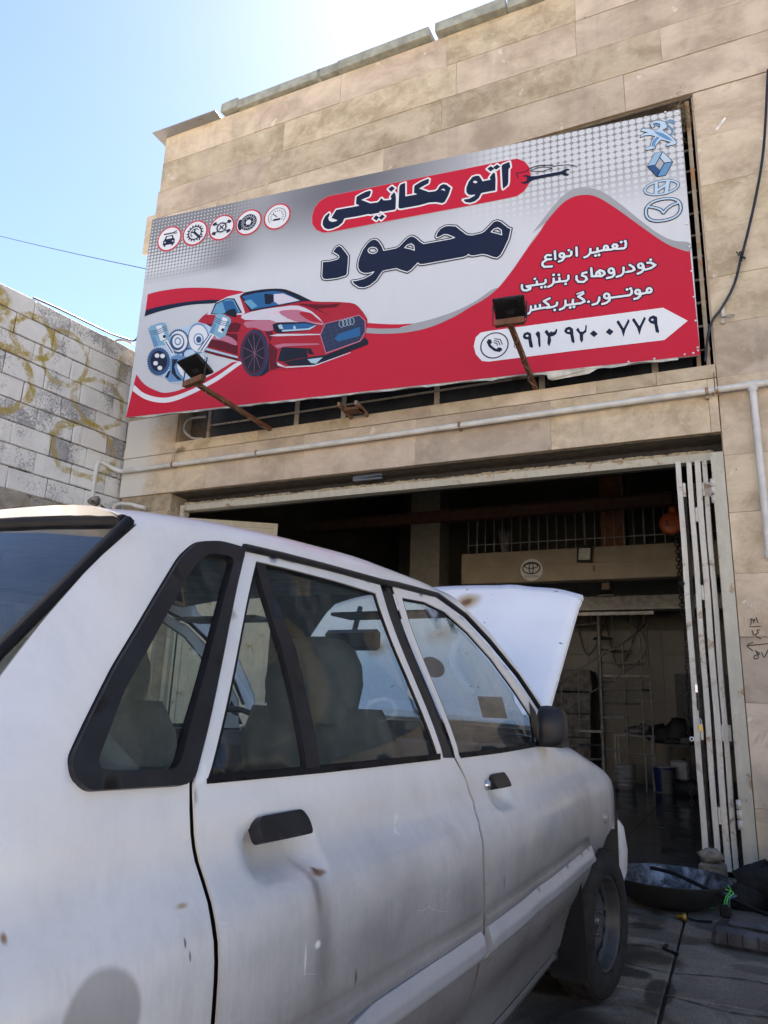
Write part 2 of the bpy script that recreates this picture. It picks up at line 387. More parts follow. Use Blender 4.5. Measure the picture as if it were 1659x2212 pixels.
# ================================================================ THE GARAGE BUILDING
m_trav = m_travertine('travertine'); m_travw = m_travertine('travertine_with_overspray', True)
m_mortar = plain('mortar', (.36, .29, .20), .95, bump=.4)
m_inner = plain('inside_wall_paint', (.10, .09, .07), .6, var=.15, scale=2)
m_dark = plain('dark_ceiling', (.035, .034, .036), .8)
m_white_old = m_rusty('old_white_enamel', (.60, .59, .55), (.16, .08, .035), .12, .5)
m_cream_old = m_rusty('old_cream_enamel', (.56, .53, .44), (.17, .10, .05), .2, .5)
m_coping = plain('coping_stone', (.30, .31, .27), .8, var=.25, scale=8, bump=.4)
m_zinc = m_rusty('zinc_flashing', (.23, .24, .26), (.10, .07, .05), .25, .45)
bld = thing('garage_building', 'travertine-clad garage building with wide open folding door and a long sign above it', 'building', (0, DF, 0))
XL, XO, XR = -6.07, -5.35, .056        # left corner, left and right edge of the openings
ZD, ZL, ZO0, ZO1, ZT = 3.19, 3.64, 3.755, 6.36, 8.0
def wbox(a, b, name, m, parent=bld): return MB().b2((a[0], a[1]-DF, a[2]), (b[0], b[1]-DF, b[2])).build(name, m, parent)
# structural wall behind the stone, with the two openings left free
BK = DF+.035
for a, b in [((XL+.02, BK, 0), (XO, BK+.30, ZO1)), ((XR, BK, 0), (9, BK+.30, ZO1)), ((XL+.02, BK, ZO1), (9, BK+.30, ZT-.02)), ((XO, BK, ZD+.012), (XR, BK+.30, ZO0-.012))]:
    wbox(a, b, 'wall', m_mortar)
def tile(x0, x1, z0, z1, m=None, dy=0, parent=bld):
    j = .0008; t = .03; g = random.uniform(-.0025, .0025)+dy
    b = MB().bevbox(((x0+x1)/2, g+t/2, (z0+z1)/2), (x1-x0-2*j, t, z1-z0-2*j), .0016, jit=.0010)
    b.build('stone_tile', m or m_trav, parent)
def course(z0, z1, xs, **k):
    for a, b in zip(xs, xs[1:]): tile(a, b, z0, z1, **k)
E_ = [2.0, 3.3, 4.7, 6.1, 7.4, 8.9]
course(7.59, 7.985, [XL, -4.695, -3.53, -2.26, -.915, .42, 1.2]+E_)
course(7.18, 7.586, [XL, -5.80, -4.25, -2.145, -.92, .74]+E_)
course(6.79, 7.176, [XL-.02, -4.41, -2.30, -.165, 1.35]+E_)
course(ZO1+.012, 6.786, [XL-.03, -5.143, -2.95, -.503, .95]+E_)
zs = [0, .47, 1.16, 1.617, 2.075, 2.54, 2.99, ZL, 4.10, 4.52, 4.96, 5.40, 5.88, ZO1]
for k, (z0, z1) in enumerate(zip(zs, zs[1:])):
    x1 = XO; m = m_travw if z1 < 4.2 else m_trav
    if z1 <= ZD or z1 > ZL+.01:
        course(z0, z1, [XL-(.03 if z1 > 6 else 0), x1], m=m)
    right = [.062, .70 if k >= 7 else random.choice((.74, .92)), 2.0, 3.2, 4.6, 6.0, 7.4, 8.9]
    if k == 5: right = [.062, 1.3, 2.6, 4.2, 6.0, 8.9]
    course(z0, z1 if z1 < 6.3 else z1, right)
tile(-6.22, -6.06, 6.32, 6.86)
course(ZD, ZL-.002, [XL, -4.89, -3.70, -2.50, -1.25, -.012, .056], m=None)
for a, b in [(XL, -5.345), (-5.345, -4.263), (-4.263, -3.2), (-3.2, -2.35), (-2.35, -1.763), (-1.763, -1.32), (-1.32, -.86), (-.86, -.386), (-.386, .056)]:
    tile(a, b, ZL, ZO0, m_travw if b < -5 else m_trav, dy=-.008)
# repaint the two lintel tiles nearest the corner with the overspray stone
for o in bld.children:
    if o.name.startswith('stone_tile'):
        xx = [v.co.x for v in o.data.vertices]; zz = [v.co.z for v in o.data.vertices]
        if min(xx) < -6.0 and max(zz) < 3.8: o.data.materials[0] = m_travw
# reveals of the openings, in stone
SL = DF+.005
for z0, z1 in zip(zs, zs[1:]):
    if z1 <= 3: 
        wbox((XO-.012, DF+.032, z0+.003), (XO+.010, DF+.30, z1-.003), 'reveal_tile', m_trav)
        pass
wbox((XO, DF+.03, ZD-.01), (XR, DF+.30, ZD+.010), 'lintel_soffit', plain('dark_soffit', (.11, .09, .07), .9, bump=.3))  # underside of the lintel, a darker brown than the stone
wbox((XO-.012, DF+.032, ZO0), (XO+.008, DF+.26, ZO1), 'reveal_tile', m_trav)
wbox((XR-.008, DF+.032, ZO0), (XR+.012, DF+.26, ZO1), 'reveal_tile', m_trav)
wbox((XO, DF-.004, ZO0-.010), (XR, DF+.26, ZO0), 'window_sill', m_trav)
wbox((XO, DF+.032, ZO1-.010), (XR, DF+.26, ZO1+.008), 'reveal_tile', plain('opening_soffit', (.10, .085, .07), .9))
# side wall of the building
wbox((XL+.0, DF+.34, 0), (XL+.22, 14, ZT-.02), 'side_wall', m_mortar)
wbox((8.8, DF+.34, 0), (9, 14, ZT-.02), 'side_wall', m_mortar)
wbox((XL+.02, 13.8, 0), (9, 14, ZT-.02), 'rear_wall', m_mortar)
wbox((XL+.02, DF+.34, ZT-.35), (9, 13.8, ZT-.1), 'roof', m_mortar)
# coping: flashing at the corner, then slabs with gaps, slightly askew
def coping(x0, x1, z0, z1, y0, y1, m, tilt=0, name='coping_slab', yaw=0):
    b = MB(); M = Matrix.Rotation(tilt, 3, 'Y') @ Matrix.Rotation(yaw, 3, 'Z')
    b.bevbox(((x0+x1)/2, (y0+y1)/2, (z0+z1)/2), (x1-x0, y1-y0, z1-z0), .006, M=M, jit=.006)
    b.build(name, m, bld)
coping(-6.19, -5.20, 7.985, 8.005, -.13, .4, m_zinc, .01, 'corner_flashing')
coping(-5.17, -4.93, 8.01, 8.13, -.07, .36, m_coping, -.06)
coping(-4.93, -3.83, 7.99, 8.11, -.06, .36, m_coping, -.02, yaw=.01)
coping(-3.79, -3.55, 8.0, 8.12, -.06, .36, m_coping, -.05)
coping(-3.55, -2.43, 7.99, 8.11, -.08, .36, m_coping, -.01)
coping(-2.36, -1.60, 7.99, 8.12, -.09, .36, m_coping, 0)
coping(-1.58, -.35, 7.99, 8.12, -.07, .36, m_coping, 0)
coping(-.34, .9, 7.99, 8.12, -.07, .36, m_coping, 0)
for k in range(7): coping(.93+k*1.14, 2.03+k*1.14, 7.99, 8.12, -.07, .36, m_coping, 0)
b = MB(); rr = random.Random(3)
n = 14; pts = [(-4.9+1.05*i/n, .02+.10*i/n+rr.uniform(-.012, .012)) for i in range(n+1)]
for (xa, ha), (xb, hb) in zip(pts, pts[1:]):
    b.add([(xa, -.02, 8.10), (xb, -.02, 8.10), (xb, .03, 8.10+hb), (xa, .03, 8.10+ha), (xa, .2, 8.10), (xb, .2, 8.10)], [(0, 1, 2, 3), (3, 2, 5, 4)])
b.build('torn_flashing', m_zinc, bld)

# ---------------------------------------------------------------- window band behind the sign
m_bar = m_rusty('old_window_steel', (.50, .46, .40), (.17, .09, .045), .35, .6)
m_pane = plain('dusty_dark_pane', (.028, .032, .038), .22, var=.25, scale=5)
win = MB(); yw = DF+.16
for z in (ZO0+.004, ZO0+.205, ZO0+.40): pass
vx = [XO+.42, XO+.45+1.0, XO+2.0, XO+3.0, XO+4.0, XO+4.95, XR-.12]
fr = MB().b2((XO+.30, .14, ZO0+.002), (XR-.10, .18, ZO0+.035)).b2((XO+.30, .14, ZO1-.06), (XR-.10, .18, ZO1-.02))
fr.b2((XO+.30, .14, ZO0+.0355), (XO+.335, .18, ZO1-.062)).b2((XR-.135, .14, ZO0+.0355), (XR-.10, .18, ZO1-.062))
wf = fr.build('window', m_bar, bld)
for x in vx[1:-1]:
    MB().b2((x-.025, .137, ZO0+.0355), (x+.025, .177, ZO1-.062)).build('mullion', m_bar, wf)
for k in range(11):
    z = ZO0+.2+k*.215
    MB().b2((XO+.336, .125, z-.009), (XR-.02, .136, z+.009)).build('glazing_bar', m_bar, wf)
cells = [XO+.336]+[x for x in vx[1:-1]]+[XR-.136]
for a, b in zip(cells, cells[1:]):
    MB().b2((a+.026, .15, ZO0+.036), (b-.026, .155, ZO1-.063)).build('pane', m_pane, wf)
MB().b2((XO+.03, .20, ZO0+.002), (XO+.29, .24, ZO1-.02)).build('blocked_panel', plain('brown_board', (.13, .10, .075), .8), bld)
# the ladder of rusty bars beside the sign
sd = MB().b2((XR-.062, .02, ZO0+.01), (XR-.03, .06, ZO1-.05)).b2((XR-.125, .03, ZO0+.01), (XR-.105, .05, ZO1-.05))
sdo = sd.build('grille', m_rusty('rusty_strip', (.36, .31, .24), (.18, .09, .04), .55, .7), bld)
# wall clutter on the facade: hooks, holes
for x, y in ((868, 940), (1135, 903)):
    p = atY(x, y)-Vector((0, DF, 0)); MB().b2((p.x-.022, -.03, p.z-.012), (p.x+.022, .002, p.z+.012), jit=.006).build('wall_hook', m_rusty('hook_rust', (.15, .08, .04), (.12, .05, .02), 1), bld)
p = atY(1843, 455, DF)
# steel door frame under the lintel
YF = DF+.17; f0 = YF-DF
m_foam = plain('foam', (.42, .35, .25), .95, var=.35, scale=25, bump=.8)
b = MB().b2((XO+.02, f0, 3.02), (XR-.0, f0+.09, 3.085)).b2((XO+.02, f0, 0), (XO+.075, f0+.09, 3.0195))
fb = b.build('door_frame', m_cream_old, bld)
MB().b2((XR-.088, -.012, 0.0), (XR+.001, f0+.09, 3.0195)).build('door_frame', m_cream_old, bld)
b = MB(); rr = random.Random(5)
for i in range(120):
    x = XO+.1+i*(XR-XO-.15)/120; b.bevbox((x, f0+.035, 3.098+rr.uniform(-.004, .004)), (rr.uniform(.05, .11), .05, rr.uniform(.014, .034)), .006, jit=.006)
tag(b.build('foam_filler', m_foam, bld), kind='stuff')
b = MB().b2((XO+.02, f0+.10, 3.02), (XR, f0+.14, 3.19)); b.build('frame_backing', m_dark, bld)

# ---------------------------------------------------------------- inside of the garage
XI0, XI1, YB, ZC = XO-.45, XR+.75, 13.0, 6.7
m_floor = None
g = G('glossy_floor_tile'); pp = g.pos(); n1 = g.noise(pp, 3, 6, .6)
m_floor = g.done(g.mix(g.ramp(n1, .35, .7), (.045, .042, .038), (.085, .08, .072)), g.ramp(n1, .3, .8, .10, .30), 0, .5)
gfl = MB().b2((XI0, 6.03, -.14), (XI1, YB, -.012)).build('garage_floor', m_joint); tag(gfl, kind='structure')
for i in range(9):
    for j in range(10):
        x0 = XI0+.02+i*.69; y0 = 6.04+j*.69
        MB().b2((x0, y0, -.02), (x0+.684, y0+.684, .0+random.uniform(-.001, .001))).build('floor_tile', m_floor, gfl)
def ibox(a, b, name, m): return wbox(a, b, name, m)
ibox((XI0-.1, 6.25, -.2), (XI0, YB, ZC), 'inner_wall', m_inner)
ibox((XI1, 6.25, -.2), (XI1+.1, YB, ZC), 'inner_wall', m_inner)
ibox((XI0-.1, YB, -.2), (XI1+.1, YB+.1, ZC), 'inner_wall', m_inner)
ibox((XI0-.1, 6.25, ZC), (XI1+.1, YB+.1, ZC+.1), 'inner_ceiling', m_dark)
m_itile = plain('beige_wall_tile', (.27, .225, .16), .35, var=.12, scale=4); m_btile = plain('shaded_wall_tile', (.062, .052, .038), .4, var=.2, scale=3)  # second tile is the beige one darkened for the dim depth of the bay
# tiles of the left inside wall and of the back wall
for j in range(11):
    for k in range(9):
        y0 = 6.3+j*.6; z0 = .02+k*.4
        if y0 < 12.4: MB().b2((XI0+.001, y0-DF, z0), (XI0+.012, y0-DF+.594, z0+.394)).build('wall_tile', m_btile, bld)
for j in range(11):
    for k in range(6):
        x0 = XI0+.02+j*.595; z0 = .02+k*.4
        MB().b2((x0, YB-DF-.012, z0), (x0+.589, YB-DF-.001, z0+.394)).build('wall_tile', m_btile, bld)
# column and mezzanine
ibox((-4.1, 9.6, 0), (-3.65, 10.0, 6.7), 'column', plain('pale_column', (.15, .145, .12), .6, var=.12))
ibox((-3.45, 9.98, 2.78), (XI1, 10.18, 3.22), 'mezzanine_edge', m_itile)
for k in range(5): ibox((-3.45+.02+k*.85, 9.966, 2.79), (-3.45+.865+k*.85, 9.979, 3.0), 'edge_tile', m_itile); ibox((-3.45+.02+k*.85, 9.966, 3.006), (-3.45+.865+k*.85, 9.979, 3.21), 'edge_tile', m_itile)
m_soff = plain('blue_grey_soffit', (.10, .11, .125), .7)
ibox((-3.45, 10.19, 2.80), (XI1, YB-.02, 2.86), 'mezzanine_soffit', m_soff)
ibox((-3.45, 11.6, 2.58), (XI1, 11.85, 2.795), 'mezzanine_beam', plain('pale_beam', (.36, .36, .35), .6))
ibox((-3.3, 11.55, 2.50), (-1.0, 11.60, 2.55), 'fluorescent_fitting', plain('pale_fitting', (.5, .5, .5), .4))
ibox((-2.2, 11.50, 2.575), (-.6, 11.53, 2.59), 'conduit', plain('pale_conduit', (.45, .45, .45), .4))
# brown steel joist across the bay
m_ibeam = plain('red_oxide_steel', (.085, .040, .028), .7, bump=.2)
jb = thing('steel_joist', 'red-brown steel joist spanning the dark garage above the mezzanine railing', 'beam', (0, 9.6, 0))
b = MB(); y = 0
for dz, w, h in ((0, .14, .012), (.15, .14, .012)): b.b2((XI0, -.07, 3.62+dz), (XI1, .07, 3.62+dz+h))
b.b2((XI0, -.008, 3.6325), (XI1, .008, 3.7695)); b.build('joist_profile', m_ibeam, jb)
# railing
m_rail = plain('grey_railing_steel', (.30, .30, .31), .45, .6)
rl = thing('railing', 'thin steel bar railing along the edge of the mezzanine', 'railing', (0, 10.02, 3.23))
for z in (.12, .52): MB().tube([(-3.38, 0, z), (XI1, 0, z)], .008, 5).build('rail', m_rail, rl)
MB().tube([(-3.40, 0, .62), (XI1, 0, .62)], .014, 6).build('top_rail', m_rail, rl)
for k in range(27):
    x = -3.36+k*.128
    big = k % 6 == 1 or k == 17
    MB().tube([(x, 0, 0), (x+random.uniform(-.01, .01), 0, 1.0 if k == 17 else .62)], .014 if big else .0075, 5).build('post' if big else 'bar', m_rail, rl)
# things up on the mezzanine
o = MB().b2((-.02, -.3, 0), (.32, 0, 1.25)).build('cabinet', plain('orange_wood', (.20, .075, .03), .6)); o.location = (-1.55, 10.9, 3.22); tag(o, 'tall narrow orange-brown cupboard standing on the mezzanine behind the bars', 'cupboard')
b = MB()
for k in range(9):
    a = k*.7; b.tube([(0, 0, .02), (.05*math.cos(a), .05*math.sin(a), .25), (.10*math.cos(a), .09*math.sin(a), .45)], [.05, .035, .005], 5)
o = b.build('wrapped_sheet', plain('grey_plastic_sheet', (.16, .16, .17), .5)); o.location = (-2.95, 10.5, 3.22); tag(o, 'crumpled grey plastic heap behind the left end of the mezzanine railing', 'plastic sheet')

# round badge on the mezzanine edge
m_print_w = plain('white_print', (.62, .62, .62), .5, var=.03); m_print_k = plain('black_print', (.012, .012, .014), .5, var=.05)
bp = atY(1148, 1229, 9.96)
bd = thing('round_wall_badge', 'round white car-maker badge with three black ovals on the mezzanine edge', 'badge', bp)
MB().lathe([(0, .0), (.155, .0), (.155, -.004), (0, -.004)], M=Matrix.Rotation(R(90), 3, 'X'), n=40, smooth=False, c=(0, 0, -.012)).build('disc', m_print_w, bd)
def oval_ring(b, cx, cz, a0, b0, w, y, n=40, wz=None):
    wz = wz or w; vs = []
    for k in range(n):
        t = 2*math.pi*k/n; vs += [(cx+a0*math.cos(t), y, cz+b0*math.sin(t)), (cx+(a0-w)*math.cos(t), y, cz+(b0-wz)*math.sin(t))]
    b.add(vs, [(2*k, (2*k+2) % (2*n), (2*k+3) % (2*n), 2*k+1) for k in range(n)])
b = MB(); oval_ring(b, 0, .01, .128, .088, .016, -.010); oval_ring(b, 0, .04, .098, .040, .015, -.012, wz=.012); oval_ring(b, 0, .01, .036, .085, .014, -.014)
b.build('oval_emblem', m_print_k, bd)
def letters(s, size, m, parent, loc, name, rot=(R(90), 0, 0), align='CENTER', ext=.0):
    c = bpy.data.curves.new('t', 'FONT'); c.body = s; c.size = size; c.align_x = align; c.align_y = 'CENTER'; c.extrude = ext
    t = bpy.data.objects.new('t', c); col.objects.link(t); dg = bpy.context.evaluated_depsgraph_get()
    me = bpy.data.meshes.new_from_object(t.evaluated_get(dg)); bpy.data.objects.remove(t)
    me.materials.clear(); me.materials.append(m)
    o = bpy.data.objects.new(name, me); col.objects.link(o); o.parent = parent; o.location = loc; o.rotation_euler = rot
    return o
letters('TOYOTA', .050, m_print_k, bd, (0, -.010, -.112), 'lettering')

# floodlight hung over the mezzanine edge
m_blk = plain('black_cast_metal', (.014, .014, .016), .45, var=.4); m_lens = plain('frosted_lens', (.50, .50, .46), .25)
def floodlight_head(parent, w=.19, h=.16):
    """vertical head, lens towards -y, back ribs towards +y"""
    b = MB().bevbox((0, 0, 0), (w, .035, h), .008).build('housing', m_blk, parent)
    MB().b2((-w*.38, -.0195, -h*.38), (w*.38, -.0175, h*.30)).build('lens', m_lens, b)
    return b
ih = thing('indoor_floodlight', 'small black floodlight with pale lens hanging on the mezzanine edge', 'floodlight', atY(1263, 1196, 9.9)); ih.rotation_euler = (R(-6), R(3), 0)
floodlight_head(ih, .20, .24); MB().tube([(-.03, 0, .12), (-.03, .03, .17), (.03, .03, .17), (.03, 0, .12)], .006, 5).build('bracket', m_blk, ih)
p0 = atY(1282, 1222, 9.9); p1 = atY(1310, 1288, 10.4)
o = MB().tube(catmull([p0, p0.lerp(p1, .4)+Vector((-.04, 0, -.05)), p1.lerp(p0, .15)+Vector((0, 0, -.03)), p1], 6), .005, 5).build('lamp_cable', m_blk); tag(o, 'thin black cable dropping from the small floodlight to the ceiling lamp', 'cable')
cl = thing('soffit_lamp', 'small square downlight under the mezzanine, below the hanging floodlight', 'lamp', (p1.x, 10.4, 2.79))
MB().b2((-.05, -.05, -.09), (.05, .05, .005)).build('lamp_base', plain('brown_box', (.16, .11, .07), .6), cl)
b = MB(); b.add([(-.05, -.05, -.09), (.05, -.05, -.09), (.05, .05, -.09), (-.05, .05, -.09), (-.12, -.10, -.17), (.12, -.10, -.17), (.12, .10, -.17), (-.12, .10, -.17)], [(0, 1, 5, 4), (1, 2, 6, 5), (2, 3, 7, 6), (3, 0, 4, 7), (4, 5, 6, 7)]); b.build('lamp_shade', m_blk, cl)
MB().b2((-.10, -.09, -.175), (.10, .09, -.171)).build('lens', m_lens, cl)

# orange chain hoist
m_orange = plain('orange_enamel', (.42, .085, .025), .45, var=.2)
hz = atY(1450, 1132, 9.3); hst = thing('chain_hoist', 'orange chain hoist with a black number on its drum, hanging from the joist', 'hoist', hz)
RX = Matrix.Rotation(R(90), 3, 'X')
MB().lathe([(0, .06), (.10, .06), (.135, .04), (.135, -.04), (.10, -.06), (0, -.06)], M=RX, n=24).build('drum', m_orange, hst)
MB().lathe([(0, .03), (.05, .03), (.05, -.03), (0, -.03)], M=RX, n=16, c=(.03, 0, .17)).build('hook_block', m_orange, hst)
MB().tube([(.03, 0, .2), (.04, 0, .45)], .012, 6).build('suspension_hook', m_blk, hst)
letters('2', .10, m_print_k, hst, (-.045, -.063, 0), 'lettering')
def chain(name, parent, p0, p1, r=.018, n=40, m=None, sag=0):
    m = m or m_blk
    p0, p1 = Vector(p0), Vector(p1); b = MB()
    L = (p1-p0).length/n; d = (p1-p0).normalized(); s = d.cross(Vector((0, 1, 0))); s = s.normalized() if s.length > .1 else Vector((1, 0, 0)); u = s.cross(d)
    for k in range(n):
        c = p0+d*L*(k+.5); a = s if k % 2 else u
        q = [c+d*L*.68*math.cos(t)+a*r*.55*math.sin(t) for t in [2*math.pi*i/6 for i in range(7)]]
        b.tube(q, r*.2, 4, cap=False)
    return b.build(name, m, parent)
m_chain = plain('dark_chain_steel', (.06, .058, .06), .45, .7)
for dx, dz in ((.05, -1.1), (.085, -.95)): chain('load_chain', hst, (dx, -.02, -.10), (dx+.01, -.02, dz), .045, 22, m_chain)
p0 = atY(1473, 1180, 8.0); p1 = atY(1500, 1880, 7.4); 
o = chain('hand_chain', None, p0, p1, .026, 80, m_chain); tag(o, 'long thin hand chain hanging to the floor beside the folding door', 'chain')

# spiral staircase at the back
c6b = crop(1600, 1700, 2269)
m_st = plain('stair_steel', (.20, .195, .19), .5, .3)
sx = atY(1303, 1500, 12.2).x
st = thing('spiral_staircase', 'grey steel spiral staircase with curved handrails at the back of the garage', 'staircase', (sx, 12.0, 0))
MB().tube([(0, 0, 0), (0, 0, 2.8)], .032, 10).build('centre_pole', m_st, st)
Rs = .72; na = 13
def sp(k, r=Rs, dz=0): a = R(-190+k*27); return Vector((r*math.cos(a), r*math.sin(a)*.85, .2+k*.205+dz))
for k in range(na):
    a, b_ = sp(k, Rs), sp(k+.95, Rs); c0 = sp(k, .03); 
    b = MB(); b.add([c0, a, Vector((b_.x, b_.y, a.z)), c0-Vector((0, 0, .03)), a-Vector((0, 0, .03)), Vector((b_.x, b_.y, a.z-.03))], [(0, 1, 2), (5, 4, 3), (0, 3, 4, 1), (1, 4, 5, 2), (2, 5, 3, 0)])
    b.build('tread', m_st, st)
    MB().tube([a, a+Vector((0, 0, .85))], .011, 5).build('baluster', m_st, st)
MB().tube(catmull([sp(k, Rs, .85) for k in range(na)], 5), .015, 6).build('handrail', m_st, st)
MB().tube(catmull([sp(k, Rs*.99, .42) for k in range(na)], 5), .009, 5).build('handrail', m_st, st)
# landing railing in front of the stair foot
lr = thing('stair_guard', 'low grey tubular guard rail in front of the spiral staircase', 'guard rail', (0, 11.7, 0))
for px in (1356, 1392, 1412): x = atY(px, 1600, 11.7).x; MB().tube([(x, 0, 0 if px == 1392 else .5), (x, 0, 1.55)], .014, 6).build('post', m_st, lr)
xa, xb = atY(1308, 1600, 11.7).x, atY(1416, 1600, 11.7).x
for z in (.52, .78, 1.03, 1.28, 1.52): MB().tube([(xa, 0, z+.03), (xb, 0, z-.03)], .010, 5).build('rail', m_st, lr)
# stack of cartons beside the stair
m_carton = plain('dark_cartons', (.11, .10, .095), .6, var=.6, scale=9)
for k in range(5):
    o = MB().bevbox((0, 0, .17), (.78, .4, .33), .01, jit=.015).build('carton', m_carton); o.location = (-2.45+random.uniform(-.02, .02), 12.4, .0+k*.345)
    tag(o, 'plastic-wrapped dark carton in the stack left of the spiral staircase, '+['lowest one', 'second from the floor', 'middle one', 'second from the top', 'topmost one'][k], 'carton', 'cartons stacked beside the stair')
# tool board
tb = thing('tool_board', 'black board crowded with hanging tools at the right of the back wall', 'tool board', (-.30, 12.95, 0))
MB().b2((-.56, 0, .86), (.75, .03, 1.72)).build('board', plain('black_board', (.012, .013, .016), .5), tb)
rr = random.Random(11)
for k in range(46):
    x = -.50+rr.random()*1.1; z = .92+rr.random()*.75; l = rr.uniform(.05, .16)
    MB().tube([(x, -.012, z), (x+rr.uniform(-.02, .02), -.012, min(1.7, z+l))], rr.uniform(.005, .011), 5).build('tool', plain('tool_steel_%d' % k, rr.choice([(.16, .16, .18), (.07, .09, .14), (.20, .12, .04), (.10, .10, .10)]), .4, .5), tb)
# workbench with clutter, tubs, buckets
m_wood_d = plain('dark_bench', (.05, .045, .04), .6); wb = thing('workbench', 'dark workbench heaped with parts under the tool board', 'workbench', (-.25, 12.2, 0))
MB().b2((-.75, -.3, .62), (.85, .3, .66)).build('top', m_wood_d, wb)
for x in (-.7, .8):
    for y in (-.25, .25): MB().b2((x-.025, y-.025, 0), (x+.025, y+.025, .619)).build('leg', m_wood_d, wb)
rr = random.Random(2)
for k in range(7):
    b = MB(); d = (rr.uniform(.10, .22), rr.uniform(.1, .2), rr.uniform(.07, .2)); b.bevbox((0, 0, d[2]/2), d, .02, jit=.012)
    o = b.build('parts_box', plain('box_paint_%d' % k, [(.03, .03, .035), (.10, .09, .08), (.02, .03, .06), (.12, .03, .02), (.16, .15, .14), (.05, .05, .05), (.03, .05, .03)][k], .5)); o.location = (-.90+k*.19, 12.05+rr.uniform(-.05, .1), .662); o.rotation_euler = (0, 0, rr.uniform(-.4, .4))
    tag(o, '%s parts box on the workbench under the tool board' % ['flat black', 'dusty brown', 'dark navy', 'small dark red', 'pale grey', 'dull grey', 'dark green'][k], 'box')
bk = thing('oil_bucket', 'white and blue lubricant bucket with black lettering on the garage floor', 'bucket', (atZ(1438, 1712, 0).x, 11.75, 0))
m_pail = plain('greyed_white_plastic', (.26, .26, .27), .45, var=.2)
bb = MB().lathe([(0, 0), (.125, 0), (.145, .34), (.15, .34), (.15, .36), (.138, .36), (.12, .02), (0, .02)], n=28).build('tub', m_pail, bk)
MB().lathe([(.1275, .02), (.1465, .335)], n=8, arc=R(70), M=Matrix.Rotation(R(190), 3, 'Z')).build('blue_label', plain('blue_print', (.015, .02, .10), .4), bk)
MB().lathe([(.152, .32), (.152, .345)], n=28).build('rim', plain('blue_rim', (.015, .02, .10), .4), bk)
letters('\ufee1\ufeae\ufedf \ufee6\ufecf\ufeed\ufead', .055, m_print_k, bk, (.03, -.150, .22), 'lettering'); letters('\u0644\u0631\u0627\u067e', .05, m_print_k, bk, (.03, -.148, .15), 'lettering')
bk2 = thing('white_pail', 'ribbed white pail on the floor just ahead of the car', 'pail', (atZ(1343, 1712, 0).x-.02, 11.9, 0))
MB().lathe([(0, 0), (.13, 0), (.15, .33), (.156, .34), (.145, .34), (.125, .02), (0, .02)], n=28).build('tub', m_pail, bk2)
for k in range(5): MB().lathe([(.134+.004*k, .05+.06*k), (.138+.004*k, .055+.06*k), (.138+.004*k, .068+.06*k), (.134+.004*k, .073+.06*k)], n=28).build('rib', m_pail, bk2)
jc = thing('plastic_canister', 'pale square plastic canister on the floor under the workbench', 'canister', (atZ(1480, 1690, .0).x+.05, 12.0, 0))
MB().bevbox((0, 0, .30), (.26, .16, .28), .03).build('tank', m_pail, jc); MB().lathe([(0, .03), (.03, .03), (.03, 0)], c=(.07, 0, .44), n=12).build('cap', m_blk, jc)
MB().bevbox((0, 0, .08), (.34, .25, .155), .01).build('crate', m_wood_d, jc)

# more clutter at the back of the bay
def heap(name, label, cat, at, parts, m):
    b = MB(); rr = random.Random(name)
    for c, r in parts:
        n, k = 7, 10; vs = []
        for i in range(n+1):
            th = math.pi*i/n
            for q in range(k):
                ph = 2*math.pi*q/k; w = 1+rr.uniform(-.2, .2); vs.append((c[0]+r[0]*w*math.sin(th)*math.cos(ph), c[1]+r[1]*w*math.sin(th)*math.sin(ph), max(.001, c[2]+r[2]*w*math.cos(th))))
        b.add(vs, [(i*k+q, i*k+(q+1) % k, (i+1)*k+(q+1) % k, (i+1)*k+q) for i in range(n) for q in range(k)], True)
    o = b.build(name, m); o.location = at; return tag(o, label, cat)
m_tarp = plain('dark_tarp', (.022, .022, .026), .7, var=.5, scale=8)
heap('tarpaulin_heap', 'dark bundled tarpaulin on the left half of the workbench', 'tarpaulin', (-1.0, 12.15, .66), [((0, 0, .10), (.22, .2, .16)), ((.2, 0, .16), (.2, .18, .2)), ((.33, .02, .06), (.14, .15, .1))], m_tarp)
for k, (x, y) in enumerate(((-.62, 11.85), (-.16, 11.9))):
    tt = thing('spare_tyre', ['worn tyre lying flat on the garage floor in front of the canister', 'worn tyre lying flat on the floor at the right, behind the hand chain'][k], 'tyre', (x, y, 0), 0, 'tyres lying on the garage floor')
    MB().lathe([(.17, .02), (.24, .0), (.29, .03), (.29, .15), (.24, .18), (.17, .16), (.17, .02)], n=28).build('tyre_body', m_tarp, tt)
tb2 = thing('side_table', 'small steel table with grey metal parts on it beside the spiral staircase', 'table', (-1.42, 12.1, 0))
MB().b2((-.28, -.2, .74), (.28, .2, .77)).build('top', m_st, tb2)
for x in (-.26, .26):
    for y in (-.18, .18): MB().b2((x-.012, y-.012, 0), (x+.012, y+.012, .739)).build('leg', m_st, tb2)
heap('metal_parts', 'pile of grey metal parts on the small steel table', 'metal parts', (-1.40, 12.1, .771), [((0, 0, .05), (.16, .12, .07)), ((.12, .02, .08), (.10, .1, .08))], plain('grey_castings', (.17, .17, .175), .45, .4, var=.4, scale=15))
for k in range(3):
    p = [Vector((-2.9+k*.5, 12.9, 2.7)), Vector((-2.7+k*.5, 12.9, 2.2-.2*k)), Vector((-2.4+k*.55, 12.9, 2.65))]
    o = MB().tube(catmull(p, 6), .008, 5).build('wall_cable', m_blk); tag(o, ['leftmost', 'middle', 'rightmost'][k]+' of the three black cables looped high on the back wall', 'cable', 'cables looped on the back wall')
